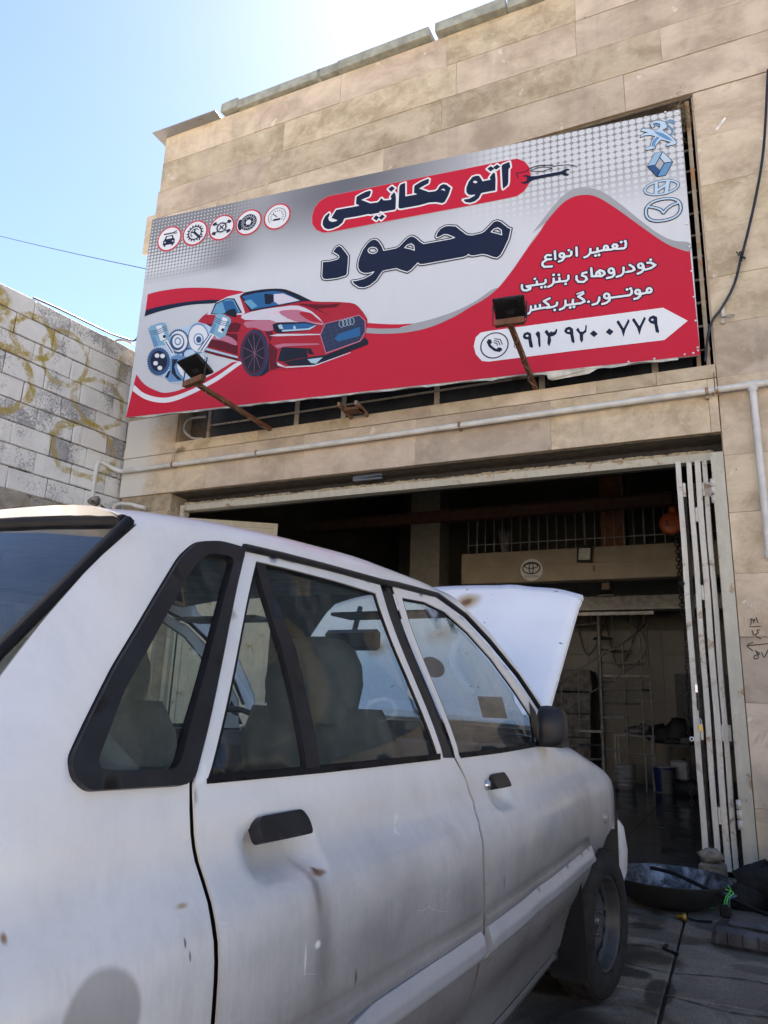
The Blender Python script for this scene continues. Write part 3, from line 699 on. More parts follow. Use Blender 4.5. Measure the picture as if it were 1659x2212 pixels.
# ================================================================ FOLDING DOOR
m_door = m_rusty('white_door_enamel', (.66, .63, .56), (.16, .10, .06), .25, .5)
m_doordk = plain('door_side_shade_grey', (.30, .30, .29), .6)
fd = thing('folding_door', 'white steel folding door, its four leaves stacked edge-on at the right of the doorway', 'folding door', (0, DF+.04, 0))
ZTOP = 2.985
for k, x in enumerate((-.285, -.208, -.150, -.098)):
    t = (.038, .036, .040, .034)[k]; y0 = -.02+.012*k; L = .62
    lf = MB()
    # thin folded steel edge: slightly warped long strips
    n = 14; vs = []
    for i in range(n+1):
        z = .045+(ZTOP-.045)*i/n; w = math.sin(i*1.3+k)*.0022
        vs += [(x+w, y0, z), (x+t+w, y0, z), (x+t+w, y0+.035, z), (x+w, y0+.035, z)]
    fs = []
    for i in range(n):
        for q in range(4): fs.append((4*i+q, 4*i+(q+1) % 4, 4*i+4+(q+1) % 4, 4*i+4+q))
    lf.add(vs, fs+[(0, 1, 2, 3), (4*n, 4*n+1, 4*n+2, 4*n+3)]); lf.b2((x+.009, y0+.036, .05), (x+.014, y0+L, ZTOP-.005)).b2((x, y0+L+.001, .045), (x+t, y0+L+.03, ZTOP))
    lf = lf.build('door_leaf', m_door, fd)
    for z in ((.95, 2.75) if k != 1 else (.40, 1.95, 2.55)):
        MB().tube([(x+t+.011, y0+.006, z-.055), (x+t+.011, y0+.006, z+.055)], .0115, 8).build('hinge', m_door, lf)
        MB().b2((x+t+.001, y0+.001, z-.05), (x+t+.010, y0+.016, z-.004)).build('hinge_plate', m_door, lf)
    if k == 0:
        MB().tube([(x-.012+.016*math.cos(a), y0-.006, 2.02+.016*math.sin(a)) for a in [i*math.pi/6 for i in range(13)]], .004, 5).build('ring', m_blk, lf)
        MB().b2((x+.026, y0-.012, 1.225), (x+.044, y0-.004, 1.28)).build('latch_plate', plain('bright_zinc', (.6, .62, .65), .3, .8), lf)
        MB().b2((x+.030, y0+.0, 1.10), (x+.046, y0+.008, 1.222)).build('bolt', m_chain, lf)
        MB().b2((x+.036, y0-.012, .955), (x+.056, y0+.006, 1.0)).build('padlock', plain('brass', (.48, .33, .07), .35, .9), lf)
        MB().tube([(x+.04, y0-.003, 1.0), (x+.04, y0-.003, 1.035), (x+.046, y0-.003, 1.045), (x+.052, y0-.003, 1.035), (x+.052, y0-.003, 1.0)], .003, 5).build('shackle', m_print_w, lf)
        MB().lathe([(.008, .01), (.017, .01), (.017, 0), (.008, 0)], M=RX, c=(x-.018, y0, .90), n=14).build('lock_eye', m_print_w, lf)
# heavy gate hinges on the jamb
for z in (2.72, .42):
    h = MB()
    for dz in (-.065, 0, .065): h.lathe([(0, -.029), (.020, -.029), (.020, .029), (0, .029)], c=(-.030, -.036, z+dz), n=14)
    h.build('jamb_hinge', m_door, fd)

# left leaf, folded inwards, only its top shows above the car
fl = thing('folding_door', 'cream steel door leaf folded into the garage at the left of the doorway', 'folding door', (XO+.09, DF+.27, 0), R(33))
b = MB().b2((0, -.02, .05), (.95, .02, .10)).b2((0, -.02, 2.90), (.95, .02, 2.96)).b2((0, -.02, .101), (.05, .02, 2.899)).b2((.9, -.02, .101), (.95, .02, 2.899)).b2((.051, -.006, .101), (.899, .006, 2.899))
b.build('door_leaf', m_cream_old, fl)
for x in (-.03, -.06): MB().b2((x-.012, -.03, .05), (x+.012, .01, 2.94)).build('leaf_edge', m_cream_old, fl)

bp_ = atY(795, 1032, DF+.12); br = thing('blue_brush', 'grey-blue bristle brush stuck on the top rail of the door frame', 'brush', bp_)
b = MB()
for k in range(22): b.box((-.14+k*.0135, -.01, .0+.0009*k), (.006, .05, .035), M=Matrix.Rotation(R(12), 3, 'Y'))
b.build('bristles', plain('blue_grey_plastic', (.16, .20, .27), .5), br); MB().b2((-.15, -.02, -.022), (.15, .015, -.014)).build('spine', plain('brush_spine', (.22, .26, .33), .5), br)
MB().tube(catmull([(XO+.30, DF+.10, ZO0+.30), (XO+.10, DF+.06, ZO0+.28), (XO+.06, DF+.05, ZO0+.16), (XO+.20, DF+.03, ZO0+.04), (XO+.36, DF+.02, ZO0+.01)], 5), .014, 7).build('window_cable', plain('pale_cable', (.5, .48, .43), .5))
tag(bpy.data.objects['window_cable'], 'pale cable drooping at the left end of the window band under the sign', 'cable')

# ================================================================ PIPES, CABLES ON THE FACADE
m_pipe = plain('white_painted_pipe', (.62, .61, .58), .45, var=.12, scale=6)
gp = thing('gas_pipe', 'white painted gas pipe running across the lintel and down beside the door', 'pipe', (0, DF, 0))
yp = -.055
MB().tube([(-6.02, yp, 3.475), (-5.55, yp, 3.475), (-3.0, yp, 3.487), (-1.2, yp, 3.505), (.298, yp, 3.515), (3, yp, 3.53)], .026, 12).build('pipe', m_pipe, gp)
MB().tube(catmull([(-6.02, yp, 3.475), (-6.10, yp-.05, 3.50), (-6.17, yp-.16, 3.55), (-6.185, yp-.20, 3.52), (-6.19, yp-.21, 3.40)], 4)+[Vector((-6.19, yp-.21, .2))], .026, 10).build('pipe', m_pipe, gp)
MB().tube([(.30, yp, 3.49), (.302, yp, 2.2)], .026, 12).build('pipe', m_pipe, gp)
MB().lathe([(.031, -.03), (.031, .03)], c=(.302, yp, 2.2), n=12).lathe([(.031, 0), (.0, -.012)], c=(.302, yp, 2.17), n=12).build('end_cap', m_pipe, gp)
MB().lathe([(.033, -.04), (.033, .04)], c=(.30, yp, 3.515), n=12, M=Matrix.Rotation(R(90), 3, 'Y')).lathe([(.033, -.04), (.033, -.0)], c=(.30, yp, 3.50), n=12).build('tee', m_pipe, gp)
for x in (-5.30, -4.22, -2.05, -.02):
    MB().lathe([(.030, -.012), (.030, .012)], c=(x, yp, 3.478+(x+5.3)*.007), n=12, M=Matrix.Rotation(R(90), 3, 'Y')).b2((x-.01, yp+.02, 3.46), (x+.01, .0, 3.49)).build('clamp', m_rusty('clamp_rust', (.4, .37, .3), (.16, .07, .03), .7), gp)
MB().tube([(-5.30, yp-.005, 3.49), (-5.30, yp-.005, 3.62), (-5.26, yp-.005, 3.64), (-5.18, yp-.005, 3.655)], .015, 8).build('branch_pipe', m_rusty('branch', (.5, .43, .33), (.2, .12, .06), .4), gp)
MB().tube(catmull([(-6.0, -.06, 2.95), (-6.02, -.10, 3.04), (-5.95, -.11, 3.08), (-5.80, -.08, 3.07)], 4)+[Vector((-5.62, -.05, 3.02))], .022, 8).build('branch_pipe', m_pipe, gp)
c5 = crop(1135, 0, 2269); c6 = crop(1400, 560, 2269); c3 = crop(0, 800, 760)
cb = catmull([atY(*c5(x, y), DF-.04) for x, y in ((1659, 300), (1640, 640), (1600, 880), (1545, 1110))]+[atY(*c6(x, y), DF-.04) for x, y in ((1510, 370), (1470, 530), (1400, 665), (1345, 740), (1320, 830), (1305, 970))], 5)
o = MB().tube(cb, .011, 7).build('power_cable', m_blk); tag(o, 'thick black power cable drooping over the stone pillar right of the sign', 'cable')
b = MB()
rr = random.Random(8); k0 = atY(*c6(1510, 370), DF-.05)
for k in range(9): 
    a = k0+Vector((rr.uniform(-.02, .02), rr.uniform(-.02, 0), rr.uniform(-.03, .03))); b.tube([a, a+Vector((rr.uniform(-.03, .03), -.01, rr.uniform(-.04, .04)))], .005, 5)
o.name = 'power_cable'; b.build('tape_knot', m_blk, o)
k1 = atY(*c6(1405, 690), DF-.02); ins = thing('cable_bracket', 'small pale porcelain clip with a wire loop holding the black cable on the pillar', 'bracket', k1)
MB().b2((-.012, -.02, -.05), (.012, .02, .05)).build('clip', plain('porcelain', (.55, .52, .45), .3), ins)
MB().tube(catmull([(0, -.02, -.06), (.05, -.03, -.07), (.08, -.03, -.06), (.05, -.03, -.05), (.01, -.03, -.06)], 4), .004, 5).build('wire_loop', plain('grey_wire', (.2, .22, .22), .5), ins)
MB().b2((-.02, .0, -.10), (.01, .018, -.055)).build('mount', m_bar, ins)
b = MB(); c0 = atY(*c6(1362, 1140), DF-.06)
for k in range(10): b.tube([c0+Vector((rr.uniform(-.03, .03), 0, rr.uniform(-.03, .03))), c0+Vector((rr.uniform(-.03, .03), rr.uniform(-.03, 0), rr.uniform(-.04, .04)))], .004, 5)
b.tube([c0, c0+Vector((0, .01, .17))], .006, 6)
o = b.build('wire_tie', m_rusty('tie_rust', (.3, .25, .18), (.15, .08, .04), .8)); tag(o, 'rusty bolt bound with wire to the gas pipe above the right door corner', 'wire tie')
# handwriting on the stone right of the door
hw = thing('handwriting', 'black handwritten numbers and an arrow on the stone right of the door', 'writing', (0, DF-.006, 0))
m_ink = plain('marker_ink', (.03, .028, .03), .6); m_chalk = plain('chalk', (.75, .73, .70), .8)
def scribble(pts, m, r=.0028, name='stroke'):
    P = [atY(*c6b(x, y), DF-.004)-Vector((0, DF-.006, 0)) for x, y in pts]; b = MB()
    P = catmull(P, 4) if len(P) > 2 else P
    b.tube([Vector((p.x, -.002, p.z)) for p in P], r, 4); b.build(name, m, hw)
for s in ([(1525, 325), (1540, 320), (1530, 365)], [(1545, 318), (1556, 335), (1562, 318)], [(1553, 332), (1552, 352)], [(1572, 308), (1585, 348)], [(1522, 376), (1608, 373)],
          [(1542, 402), (1555, 440)], [(1602, 398), (1578, 403), (1590, 420), (1568, 432), (1580, 450), (1610, 465)], [(1628, 448), (1634, 452)],
          [(1659, 500), (1580, 508), (1507, 515)], [(1550, 490), (1507, 515), (1548, 552)],
          [(1570, 555), (1600, 575), (1560, 590), (1560, 612), (1590, 600), (1568, 548)], [(1612, 560), (1632, 600), (1659, 545)]):
    scribble(s, m_ink)
for s in ([(1490, 305), (1500, 362)], [(1495, 210), (1512, 205), (1505, 235)], [(1520, 212), (1530, 232), (1540, 208)], [(1550, 215), (1562, 210)], [(1570, 262), (1578, 272)], [(1592, 232), (1602, 212), (1610, 240)]):
    scribble(s, m_chalk, .0022)
q0 = atY(*c5(1440, 555), DF-.004)
b = MB().add([atY(*c5(x, y), DF-.004) for x, y in ((1432, 558), (1472, 505), (1478, 512), (1440, 562))], [(0, 1, 2, 3)]); b.build('paint_dash', m_chalk)
o = bpy.data.objects['paint_dash']; tag(o, 'short slanting white paint dash high on the stone pillar', 'paint mark')

# bird's nest in the corner above the sign
b = MB(); rr = random.Random(4); c0 = Vector((XR-.10, DF+.02, ZO1-.19))
for k in range(420):
    p = c0+Vector((rr.gauss(0, .035), rr.gauss(0, .03), rr.gauss(0, .085))); d = Vector((rr.gauss(0, 1), rr.gauss(0, .6), rr.gauss(0, 1))).normalized()*rr.uniform(.03, .08)
    b.tube([p, p+d*.5+Vector((0, 0, -.006)), p+d+Vector((0, 0, -.02))], .0016, 3, cap=False)
o = b.build('bird_nest', plain('straw', (.21, .155, .09), .9)); tag(o, 'ragged straw bird nest wedged in the top right corner above the sign', 'nest', kind='stuff')

# ================================================================ BLOCK WALL ON THE LEFT
m_blockw = m_block(); WY = R(7.6)
wl = thing('block_wall', 'whitewashed concrete block wall with ochre graffiti left of the garage', 'wall', (-6.15, 5.86, 0), -WY)
g = G('wall_mortar'); pp = g.pos(True); m_wmort = g.done(g.mix(g.ramp(g.noise(pp, 20, 5, .7), .4, .65), (.07, .06, .052), (.36, .33, .29)), .95)
MB().b2((-.17, -8.6, 0), (-.018, .62, 5.0)).build('mortar_bed', m_wmort, wl)
rows = [5.02-.2275*k for k in range(10)]
rr = random.Random(21); bl, n1 = .432, 0
for k, zt in enumerate(rows[:-1]):
    off = (-1.19, -.98)[k % 2]+rr.uniform(-.02, .02) if k else -1.19
    y = off-bl*17
    while y < .6:
        y1 = min(y+bl+rr.uniform(-.012, .012), .62)
        if y1-y > .05:
            j = rr.uniform(.004, .010)
            MB().bevbox((-.09+rr.uniform(-.004, .004), (y+y1)/2, zt-.114), (.18, y1-y-j, .2275-rr.uniform(.008, .016)), .007, jit=.004).build('concrete_block', m_blockw, wl)
        y = y1
    
b = MB(); zb = rows[-1]
n, q = 60, 16; vs = []
for i in range(n+1):
    for j in range(q+1): vs.append((.0+.016*math.sin(i*.9+j*.7)*math.sin(j*1.3)+rr.uniform(-.004, .004), -8.6+8.6*i/n, zb*(j/q)))
b.add(vs, [(i*(q+1)+j, (i+1)*(q+1)+j, (i+1)*(q+1)+j+1, i*(q+1)+j+1) for i in range(n) for j in range(q)], True)
g = G('old_render'); pp = g.pos(True); nn = g.noise(pp, 3.5, 8, .7, .6); n2 = g.noise(pp, 30, 5, .7)
c = g.mix(g.ramp(nn, .35, .65), (.26, .23, .19), (.42, .38, .33)); c = g.mix(g.ramp(g.noise(pp, 1.8, 4), .52, .62, 0, .6), c, (.27, .18, .09))
v = g.n('TexVoronoi', feature='DISTANCE_TO_EDGE'); g.put(v.inputs['Vector'], g.vadd(pp, g.vmul(g.n('TexNoise').outputs[1], (.3, .3, .3)))); v.inputs['Scale'].default_value = 3
c = g.mix(g.math('MULTIPLY', g.math('LESS_THAN', v.outputs[0], .012), .7), c, (.08, .07, .06)); g.bump(g.math('ADD', nn, n2), .6, .02)
b.build('render_coat', g.done(c, .92), wl)
rr = random.Random(77)
b = MB(); b.bevbox((-.09, -.07, 3.03), (.2, .14, .10), .03, jit=.02); b.bevbox((-.05, -.2, 3.10), (.16, .16, .09), .03, jit=.02); b.build('mortar_lump', m_wmort, wl)
# black cable lying along the wall top
def W2(y, z, x=0): return Matrix.Rotation(-WY, 4, 'Z') @ Vector((x, y, z)) + Vector((-6.15, 5.86, 0))
o = MB().tube(catmull([W2(-1.25, 5.03), W2(-.95, 5.05), W2(-.6, 5.06), W2(-.3, 5.07), W2(-.1, 5.10), W2(.04, 5.14), W2(.1, 5.3)], 5), .011, 6).build('wall_cable', m_blk)
tag(o, 'black cable lying along the top of the block wall', 'cable')
o = MB().tube(catmull([W2(-.22, 5.02), W2(-.14, 5.06), W2(-.06, 5.075), W2(.02, 5.07)], 4), .014, 7).build('white_conduit', m_pipe); tag(o, 'short white conduit at the end of the block wall beside the sign', 'conduit')
pa = atY(345, 587, DF-.05); pb = atY(-260, 432, 11.5); P = [pa.lerp(pb, t)-Vector((0, 0, .35*4*t*(1-t)*.35)) for t in [i/14 for i in range(15)]]
o = MB().tube(P, .006, 5).build('overhead_wire', m_blk); tag(o, 'thin overhead wire crossing the sky to the left end of the sign', 'wire')

# ================================================================ FLOODLIGHTS ON RUSTY ARMS
m_rarm = m_rusty('rusty_arm', (.20, .10, .06), (.10, .04, .02), .9, .7)
def sign_lamp(label, head_px, foot_px, depth, yaw, tl, ks=1.0):
    """head stands off in front of the sign, arm runs back to the window sill"""
    foot = atY(*foot_px, DF+.03)
    # the arm passes just under the sign's lower edge, then rises in front of it
    ed = ray(*depth); A0, A1 = Vector((-5.47, 5.27, 0)), Vector((-.045, 5.84, 0)); nn_ = Vector(((A1-A0).y, -(A1-A0).x, 0)).normalized()
    edge = CAM+ed*((A0-CAM).dot(nn_)/ed.dot(nn_)); edge += nn_*.025; best = None
    for i in range(100, 900):
        q = foot+(edge-foot)*(i/100); v = q-CAM; px_ = CX+F_PX*v.dot(AX_R)/v.dot(AX_F); py_ = CY-F_PX*v.dot(AX_U)/v.dot(AX_F)
        e = math.hypot(px_-head_px[0], py_-head_px[1])
        if best is None or e < best[0]: best = (e, q)
    hd = best[1]
    t = thing('sign_floodlight', label, 'floodlight', foot, 0, 'floodlights on rusty arms below the sign')
    d = hd-foot
    M0 = MB(); u = d.normalized(); s = u.cross(Vector((0, 0, 1))).normalized(); v = s.cross(u)
    vs = []
    for q in (Vector((0, 0, 0)), d-u*.0):
        for a, b_ in ((-1, -1), (1, -1), (1, 1), (-1, 1)): vs.append(q+s*a*.019+v*b_*.019)
    M0.add(vs, [(0, 1, 5, 4), (1, 2, 6, 5), (2, 3, 7, 6), (3, 0, 4, 7), (3, 2, 1, 0), (4, 5, 6, 7)]); M0.build('arm', m_rarm, t)
    MY = Matrix.Rotation(yaw, 3, 'Z')*ks; MB().box((0, 0, 0), (.235, .045, .05), M=MY).build('cross_plate', m_rarm, t, d+Vector((0, 0, .01)))
    br = MB(); W = .135
    pts = [(-W, 0, .17), (-W, -.01, .02), (-W, -.01, -.015), (W, -.01, -.015), (W, -.01, .02), (W, 0, .17)]
    br.tube([MY @ Vector(p) for p in pts], .006, 5); br.build('bracket', m_blk, t, d+Vector((0, 0, .01)))
    # the head leans back: lens towards the sign, ribs towards the yard
    tilt = Matrix.Rotation(R(tl), 3, 'X'); H = MY @ tilt; hc = d+MY @ Vector((0, -.01, .135))
    hb = MB(); hb.bevbox((0, .012, 0), (.25, .03, .20), .01, M=H)
    head = hb.build('housing', m_blk, t, hc)
    for k in range(15):
        x = -.098+k*.014; MB().box(H @ Vector((x, -.012, -.008)), (.0045, .018, .150), M=H).build('fin', m_blk, head)
    for k in range(15):
        x = -.112+k*.016; MB().box(H @ Vector((x, -.010, .088)), (.006, .016, .02), M=H).build('fin', m_blk, head)
    MB().box(H @ Vector((.117, -.009, 0)), (.012, .012, .19), M=H).box(H @ Vector((-.117, -.009, 0)), (.012, .012, .19), M=H).box(H @ Vector((0, -.018, -.03)), (.07, .012, .035), M=H).build('junction_box', m_blk, head)
    MB().box(H @ Vector((0, .030, 0)), (.21, .004, .16), M=H).build('lens', m_lens, head)
    w = [u*L_*.01+Vector((.03*math.sin(k*2.2), -.02, -.03*abs(math.sin(k*1.3)))) for k, L_ in enumerate(range(0, int(d.length*100), 9))]
    MB().tube(catmull(w, 4), .0035, 4).build('lamp_wire', plain('pale_wire', (.28, .24, .18), .7), t)
    return t
sign_lamp('smaller-looking black floodlight on a rusty arm in front of the engine picture', (420, 826), (588, 930), (521, 889), R(-14), 62, 1.12)
sign_lamp('black floodlight on a rusty arm in front of the phone number', (1087, 704), (1158, 842), (1146, 812), R(6), 56, .95)
# ================================================================ THE SIGN
SL_, SR_ = Vector((-5.47, 5.27, 0)), Vector((-.045, 5.84, 0))
SU = (SR_-SL_).normalized(); SN = Vector((SU.y, -SU.x, 0)); SLEN = (SR_-SL_).length; SANG = math.atan2(SU.y, SU.x)
SZ0, SH = 3.825, 2.355
sign = thing('shop_sign', 'long printed workshop sign with red waves, dark lettering, a red car and an engine', 'sign', (SL_.x, SL_.y, SZ0), SANG)
def S2(x, y):
    """traced point -> (metres along the sign, metres above its lower edge)"""
    d = ray(x, y); a = (SL_-CAM).dot(SN)/d.dot(SN); p = CAM+d*a
    return ((p-SL_).dot(SU), p.z-SZ0)
def T(c, pts): return [S2(*c(x, y)) for x, y in pts]
def TS(c, pts, n=5): return [(v.x, v.y) for v in catmull([(*p, 0) for p in T(c, pts)], n)]
D_ = lambda x, y: (x, y)
z1 = crop(920, 460, 1240); z2 = crop(1220, 440, 1600); z3 = crop(930, 640, 1250); z4 = crop(1200, 620, 1560); z5 = crop(420, 820, 760); z6 = crop(640, 840, 1110)
z7 = crop(1860, 330, 2040, 1171); z8 = crop(450, 590, 880); z9 = crop(1590, 690, 1960); z10 = crop(1400, 900, 2060); z11 = crop(1440, 440, 1720)
k5 = crop(860, 400, 1620); k2 = crop(1135, 0, 2269); k4 = crop(380, 560, 1140); k6 = crop(1400, 560, 2269)
def pr(name, c, rough=.38):
    g = G(name); p = g.pos(True); n = g.noise(p, 1.2, 4, .5); f = g.noise(g.vmul(p, (3, 1, .6)), 5, 4, .6)
    cc = g.mix(g.ramp(g.math('ADD', n, g.math('MULTIPLY', f, .2)), .35, .85, 0, .5), c, tuple(v*.86+.008 for v in c))
    g.bump(g.noise(p, 1.6, 3, .5), .05, .05)
    return g.done(cc, rough, 0, .22)
RED, NAVY, WHT, LGY = (.56, .016, .040), (.010, .015, .040), (.74, .76, .80), (.42, .44, .48)
PM = {}
def pm(name, c):
    if name not in PM: PM[name] = pr(name, c)
    return PM[name]
m_red, m_navy, m_wht = pm('red_print', RED), pm('navy_print', NAVY), pm('white_vinyl', WHT)
layer = lambda k: -.0012-.0012*k
def poly(name, pts, m, k, parent=sign, n=0, holes=None):
    if n: pts = [(v.x, v.y) for v in catmull([(a, b, 0) for a, b in pts], n, True)]
    L = [[Vector((a, b, 0)) for a, b in pts]] + [[Vector((a, b, 0)) for a, b in h] for h in (holes or [])]
    flat = [v for l in L for v in l]; tr = geometry.tessellate_polygon(L)
    b = MB(); b.add([(v.x, layer(k), v.y) for v in flat], [tuple(t) for t in tr])
    return b.build(name, m, parent)
def seg_dist(PX, PY, segs, rad=None):
    best = np.full(PX.shape, 1e9)
    for i, (a, b) in enumerate(segs):
        ax, ay = a; dx, dy = b[0]-ax, b[1]-ay; L = dx*dx+dy*dy+1e-12
        t = np.clip(((PX-ax)*dx+(PY-ay)*dy)/L, 0, 1)
        d = np.hypot(PX-ax-t*dx, PY-ay-t*dy)
        if rad is not None: d = d-rad[i]
        best = np.minimum(best, d)
    return best
def inside(PX, PY, poly_):
    c = np.zeros(PX.shape, bool); n = len(poly_)
    for i in range(n):
        x1, y1 = poly_[i]; x2, y2 = poly_[(i+1) % n]
        if y1 == y2: continue
        k = ((y1 > PY) != (y2 > PY)) & (PX < (x2-x1)*(PY-y1)/(y2-y1)+x1); c ^= k
    return c
class Shape:
    """signed distance of filled outlines and strokes on a fine grid, so that outlines of any width can be cut from it"""
    def __init__(s, polys=(), holes=(), strokes=(), r=.01, pad=.04, h=.0035):
        allp = [p for q in polys for p in q]+[p for q in strokes for p in (q[0] if isinstance(q[0], list) else q)]
        x0, x1 = min(p[0] for p in allp)-pad, max(p[0] for p in allp)+pad; y0, y1 = min(p[1] for p in allp)-pad, max(p[1] for p in allp)+pad
        s.xs = np.arange(x0, x1, h); s.ys = np.arange(y0, y1, h); X, Y = np.meshgrid(s.xs, s.ys, indexing='ij')
        f = np.full(X.shape, 1e9)
        for q in polys:
            d = seg_dist(X, Y, list(zip(q, q[1:]+q[:1]))); f = np.minimum(f, np.where(inside(X, Y, q), -d, d))
        for q in holes:
            d = seg_dist(X, Y, list(zip(q, q[1:]+q[:1]))); f = np.maximum(f, np.where(inside(X, Y, q), d, -d))
        for q in strokes:
            pts, rr_ = (q if isinstance(q[0], list) else (q, r)); pts = list(pts)
            f = np.minimum(f, seg_dist(X, Y, list(zip(pts, pts[1:])) if len(pts) > 1 else [(pts[0], pts[0])])-rr_)
        s.f = f
    def cut(s, name, m, k, level=0.0, parent=sign, ring=None):
        f = s.f-level if ring is None else np.abs(s.f-level)-ring
        xs, ys, b, y = s.xs, s.ys, MB(), layer(k); nx, ny = f.shape; V = []; F_ = []
        ins = f < 0; full = ins[:-1, :-1] & ins[1:, :-1] & ins[1:, 1:] & ins[:-1, 1:]; any_ = ins[:-1, :-1] | ins[1:, :-1] | ins[1:, 1:] | ins[:-1, 1:]
        for i in range(nx-1):
            j = 0; row_full, row_any = full[i], any_[i]
            js = np.nonzero(row_any)[0]; skip = -1
            for j in js:
                if j < skip: continue
                if row_full[j]:
                    e = j
                    while e < ny-1 and row_full[e]: e += 1
                    n0 = len(V); V += [(xs[i], y, ys[j]), (xs[i+1], y, ys[j]), (xs[i+1], y, ys[e]), (xs[i], y, ys[e])]; F_.append((n0, n0+1, n0+2, n0+3)); skip = e
                else:
                    c = [(i, j), (i+1, j), (i+1, j+1), (i, j+1)]; P = []
                    for q in range(4):
                        a, e = c[q], c[(q+1) % 4]; fa, fe = f[a], f[e]
                        if fa < 0: P.append((xs[a[0]], y, ys[a[1]]))
                        if (fa < 0) != (fe < 0):
                            t = fa/(fa-fe); P.append((xs[a[0]]+(xs[e[0]]-xs[a[0]])*t, y, ys[a[1]]+(ys[e[1]]-ys[a[1]])*t))
                    if len(P) >= 3: n0 = len(V); V += P; F_.append(tuple(range(n0, n0+len(P))))
        b.add(V, F_); return b.build(name, m, parent)

# vinyl face: light grey print with dark fades and halftone dots
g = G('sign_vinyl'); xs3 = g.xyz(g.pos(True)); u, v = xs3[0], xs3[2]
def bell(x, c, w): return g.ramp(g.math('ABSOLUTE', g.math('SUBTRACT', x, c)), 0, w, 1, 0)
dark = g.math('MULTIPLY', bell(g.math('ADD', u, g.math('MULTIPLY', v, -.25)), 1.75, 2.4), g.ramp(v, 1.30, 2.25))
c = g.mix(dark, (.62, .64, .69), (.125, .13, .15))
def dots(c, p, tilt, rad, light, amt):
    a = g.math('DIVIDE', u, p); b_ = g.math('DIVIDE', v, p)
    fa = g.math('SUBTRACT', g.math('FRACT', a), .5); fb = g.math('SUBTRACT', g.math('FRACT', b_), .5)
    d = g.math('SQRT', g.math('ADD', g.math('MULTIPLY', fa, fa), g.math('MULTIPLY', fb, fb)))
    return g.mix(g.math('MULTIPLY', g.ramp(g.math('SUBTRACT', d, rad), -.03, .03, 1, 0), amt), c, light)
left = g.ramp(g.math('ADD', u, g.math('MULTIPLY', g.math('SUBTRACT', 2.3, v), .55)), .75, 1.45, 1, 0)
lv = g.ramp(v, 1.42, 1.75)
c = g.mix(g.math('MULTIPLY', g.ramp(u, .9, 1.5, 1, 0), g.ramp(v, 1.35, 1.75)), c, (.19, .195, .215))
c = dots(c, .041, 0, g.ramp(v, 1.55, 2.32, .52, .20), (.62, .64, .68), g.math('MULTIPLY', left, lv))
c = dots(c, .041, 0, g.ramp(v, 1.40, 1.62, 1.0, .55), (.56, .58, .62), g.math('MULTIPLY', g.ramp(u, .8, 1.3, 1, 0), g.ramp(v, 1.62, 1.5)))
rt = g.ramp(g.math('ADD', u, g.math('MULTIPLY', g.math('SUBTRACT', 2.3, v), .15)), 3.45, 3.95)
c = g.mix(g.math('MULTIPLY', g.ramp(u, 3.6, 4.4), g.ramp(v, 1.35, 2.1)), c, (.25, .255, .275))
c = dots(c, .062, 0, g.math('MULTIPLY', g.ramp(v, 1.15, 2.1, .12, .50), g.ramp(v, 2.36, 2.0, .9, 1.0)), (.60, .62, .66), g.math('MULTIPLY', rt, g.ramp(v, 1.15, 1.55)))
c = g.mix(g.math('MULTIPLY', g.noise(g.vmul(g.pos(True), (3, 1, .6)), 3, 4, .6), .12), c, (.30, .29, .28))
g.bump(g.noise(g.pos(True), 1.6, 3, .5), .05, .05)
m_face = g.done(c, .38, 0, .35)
b = MB(); NXs = 60
# the vinyl sheet, gently slack, wrapped round the frame
for i in range(NXs):
    pass
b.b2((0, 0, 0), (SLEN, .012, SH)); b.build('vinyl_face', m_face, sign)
m_fr = m_rusty('sign_frame_steel', (.30, .26, .22), (.13, .06, .03), .7, .7)
b = MB()
for z in (.02, SH-.02, SH*.5): b.b2((.02, .0125, z-.015), (SLEN-.02, .04, z+.015))
for k in range(7): x = .03+k*(SLEN-.06)/6; b.b2((x-.015, .0405, .02), (x+.015, .065, SH-.02))
b.build('frame', m_fr, sign)
for x in (2.35, 2.52): MB().b2((x-.012, .04, -.10), (x+.012, .5, -.06)).build('stay', m_fr, sign)
MB().b2((2.36, .14, -.10), (2.54, .26, -.075)).build('timber_packing', plain('rust_brown_timber', (.16, .07, .04), .8), sign)
# torn hem of the vinyl along the lower edge
b = MB(); rr = random.Random(9); n = 90; hem = []
for i in range(n+1):
    x = SLEN*.02+SLEN*.95*i/n; hem.append((x, -.004+.012*math.sin(i*.8)*rr.random(), -.008-.022*abs(math.sin(i*.37))*rr.uniform(.4, 1)))
vs = []
for x, y, z in hem: vs += [(x, .006, .004), (x, y, z), (x, .03, z*.5)]
b.add(vs, [f for i in range(n) for f in ((3*i, 3*i+3, 3*i+4, 3*i+1), (3*i+1, 3*i+4, 3*i+5, 3*i+2))]); b.build('torn_hem', plain('back_of_vinyl', (.50, .50, .47), .6), sign)
MB().add([(4.25, -.004, -.002), (4.72, -.004, .0), (4.60, .01, -.055), (4.30, .02, -.075), (4.27, .0, -.07)], [(0, 1, 2, 3, 4)]).build('loose_flap', plain('vinyl_underside', (.52, .50, .45), .6), sign)
m_screw = plain('screw_head', (.75, .75, .73), .3, .5)
sp_ = T(k6, [(872, 975), (1018, 957), (1188, 932), (1237, 925), (1266, 910), (1266, 893), (1250, 742), (1240, 608), (1228, 462), (1219, 325), (1203, 195)])+T(k2, [(1270, 487), (1215, 487), (1130, 508), (715, 606)])
for a, c_ in sp_: MB().lathe([(0, -.006), (.009, -.003), (.010, 0)], M=RX @ Matrix.Rotation(R(180), 3, 'X'), c=(min(a, SLEN-.015), layer(6), c_), n=10).build('screw', m_screw, sign)

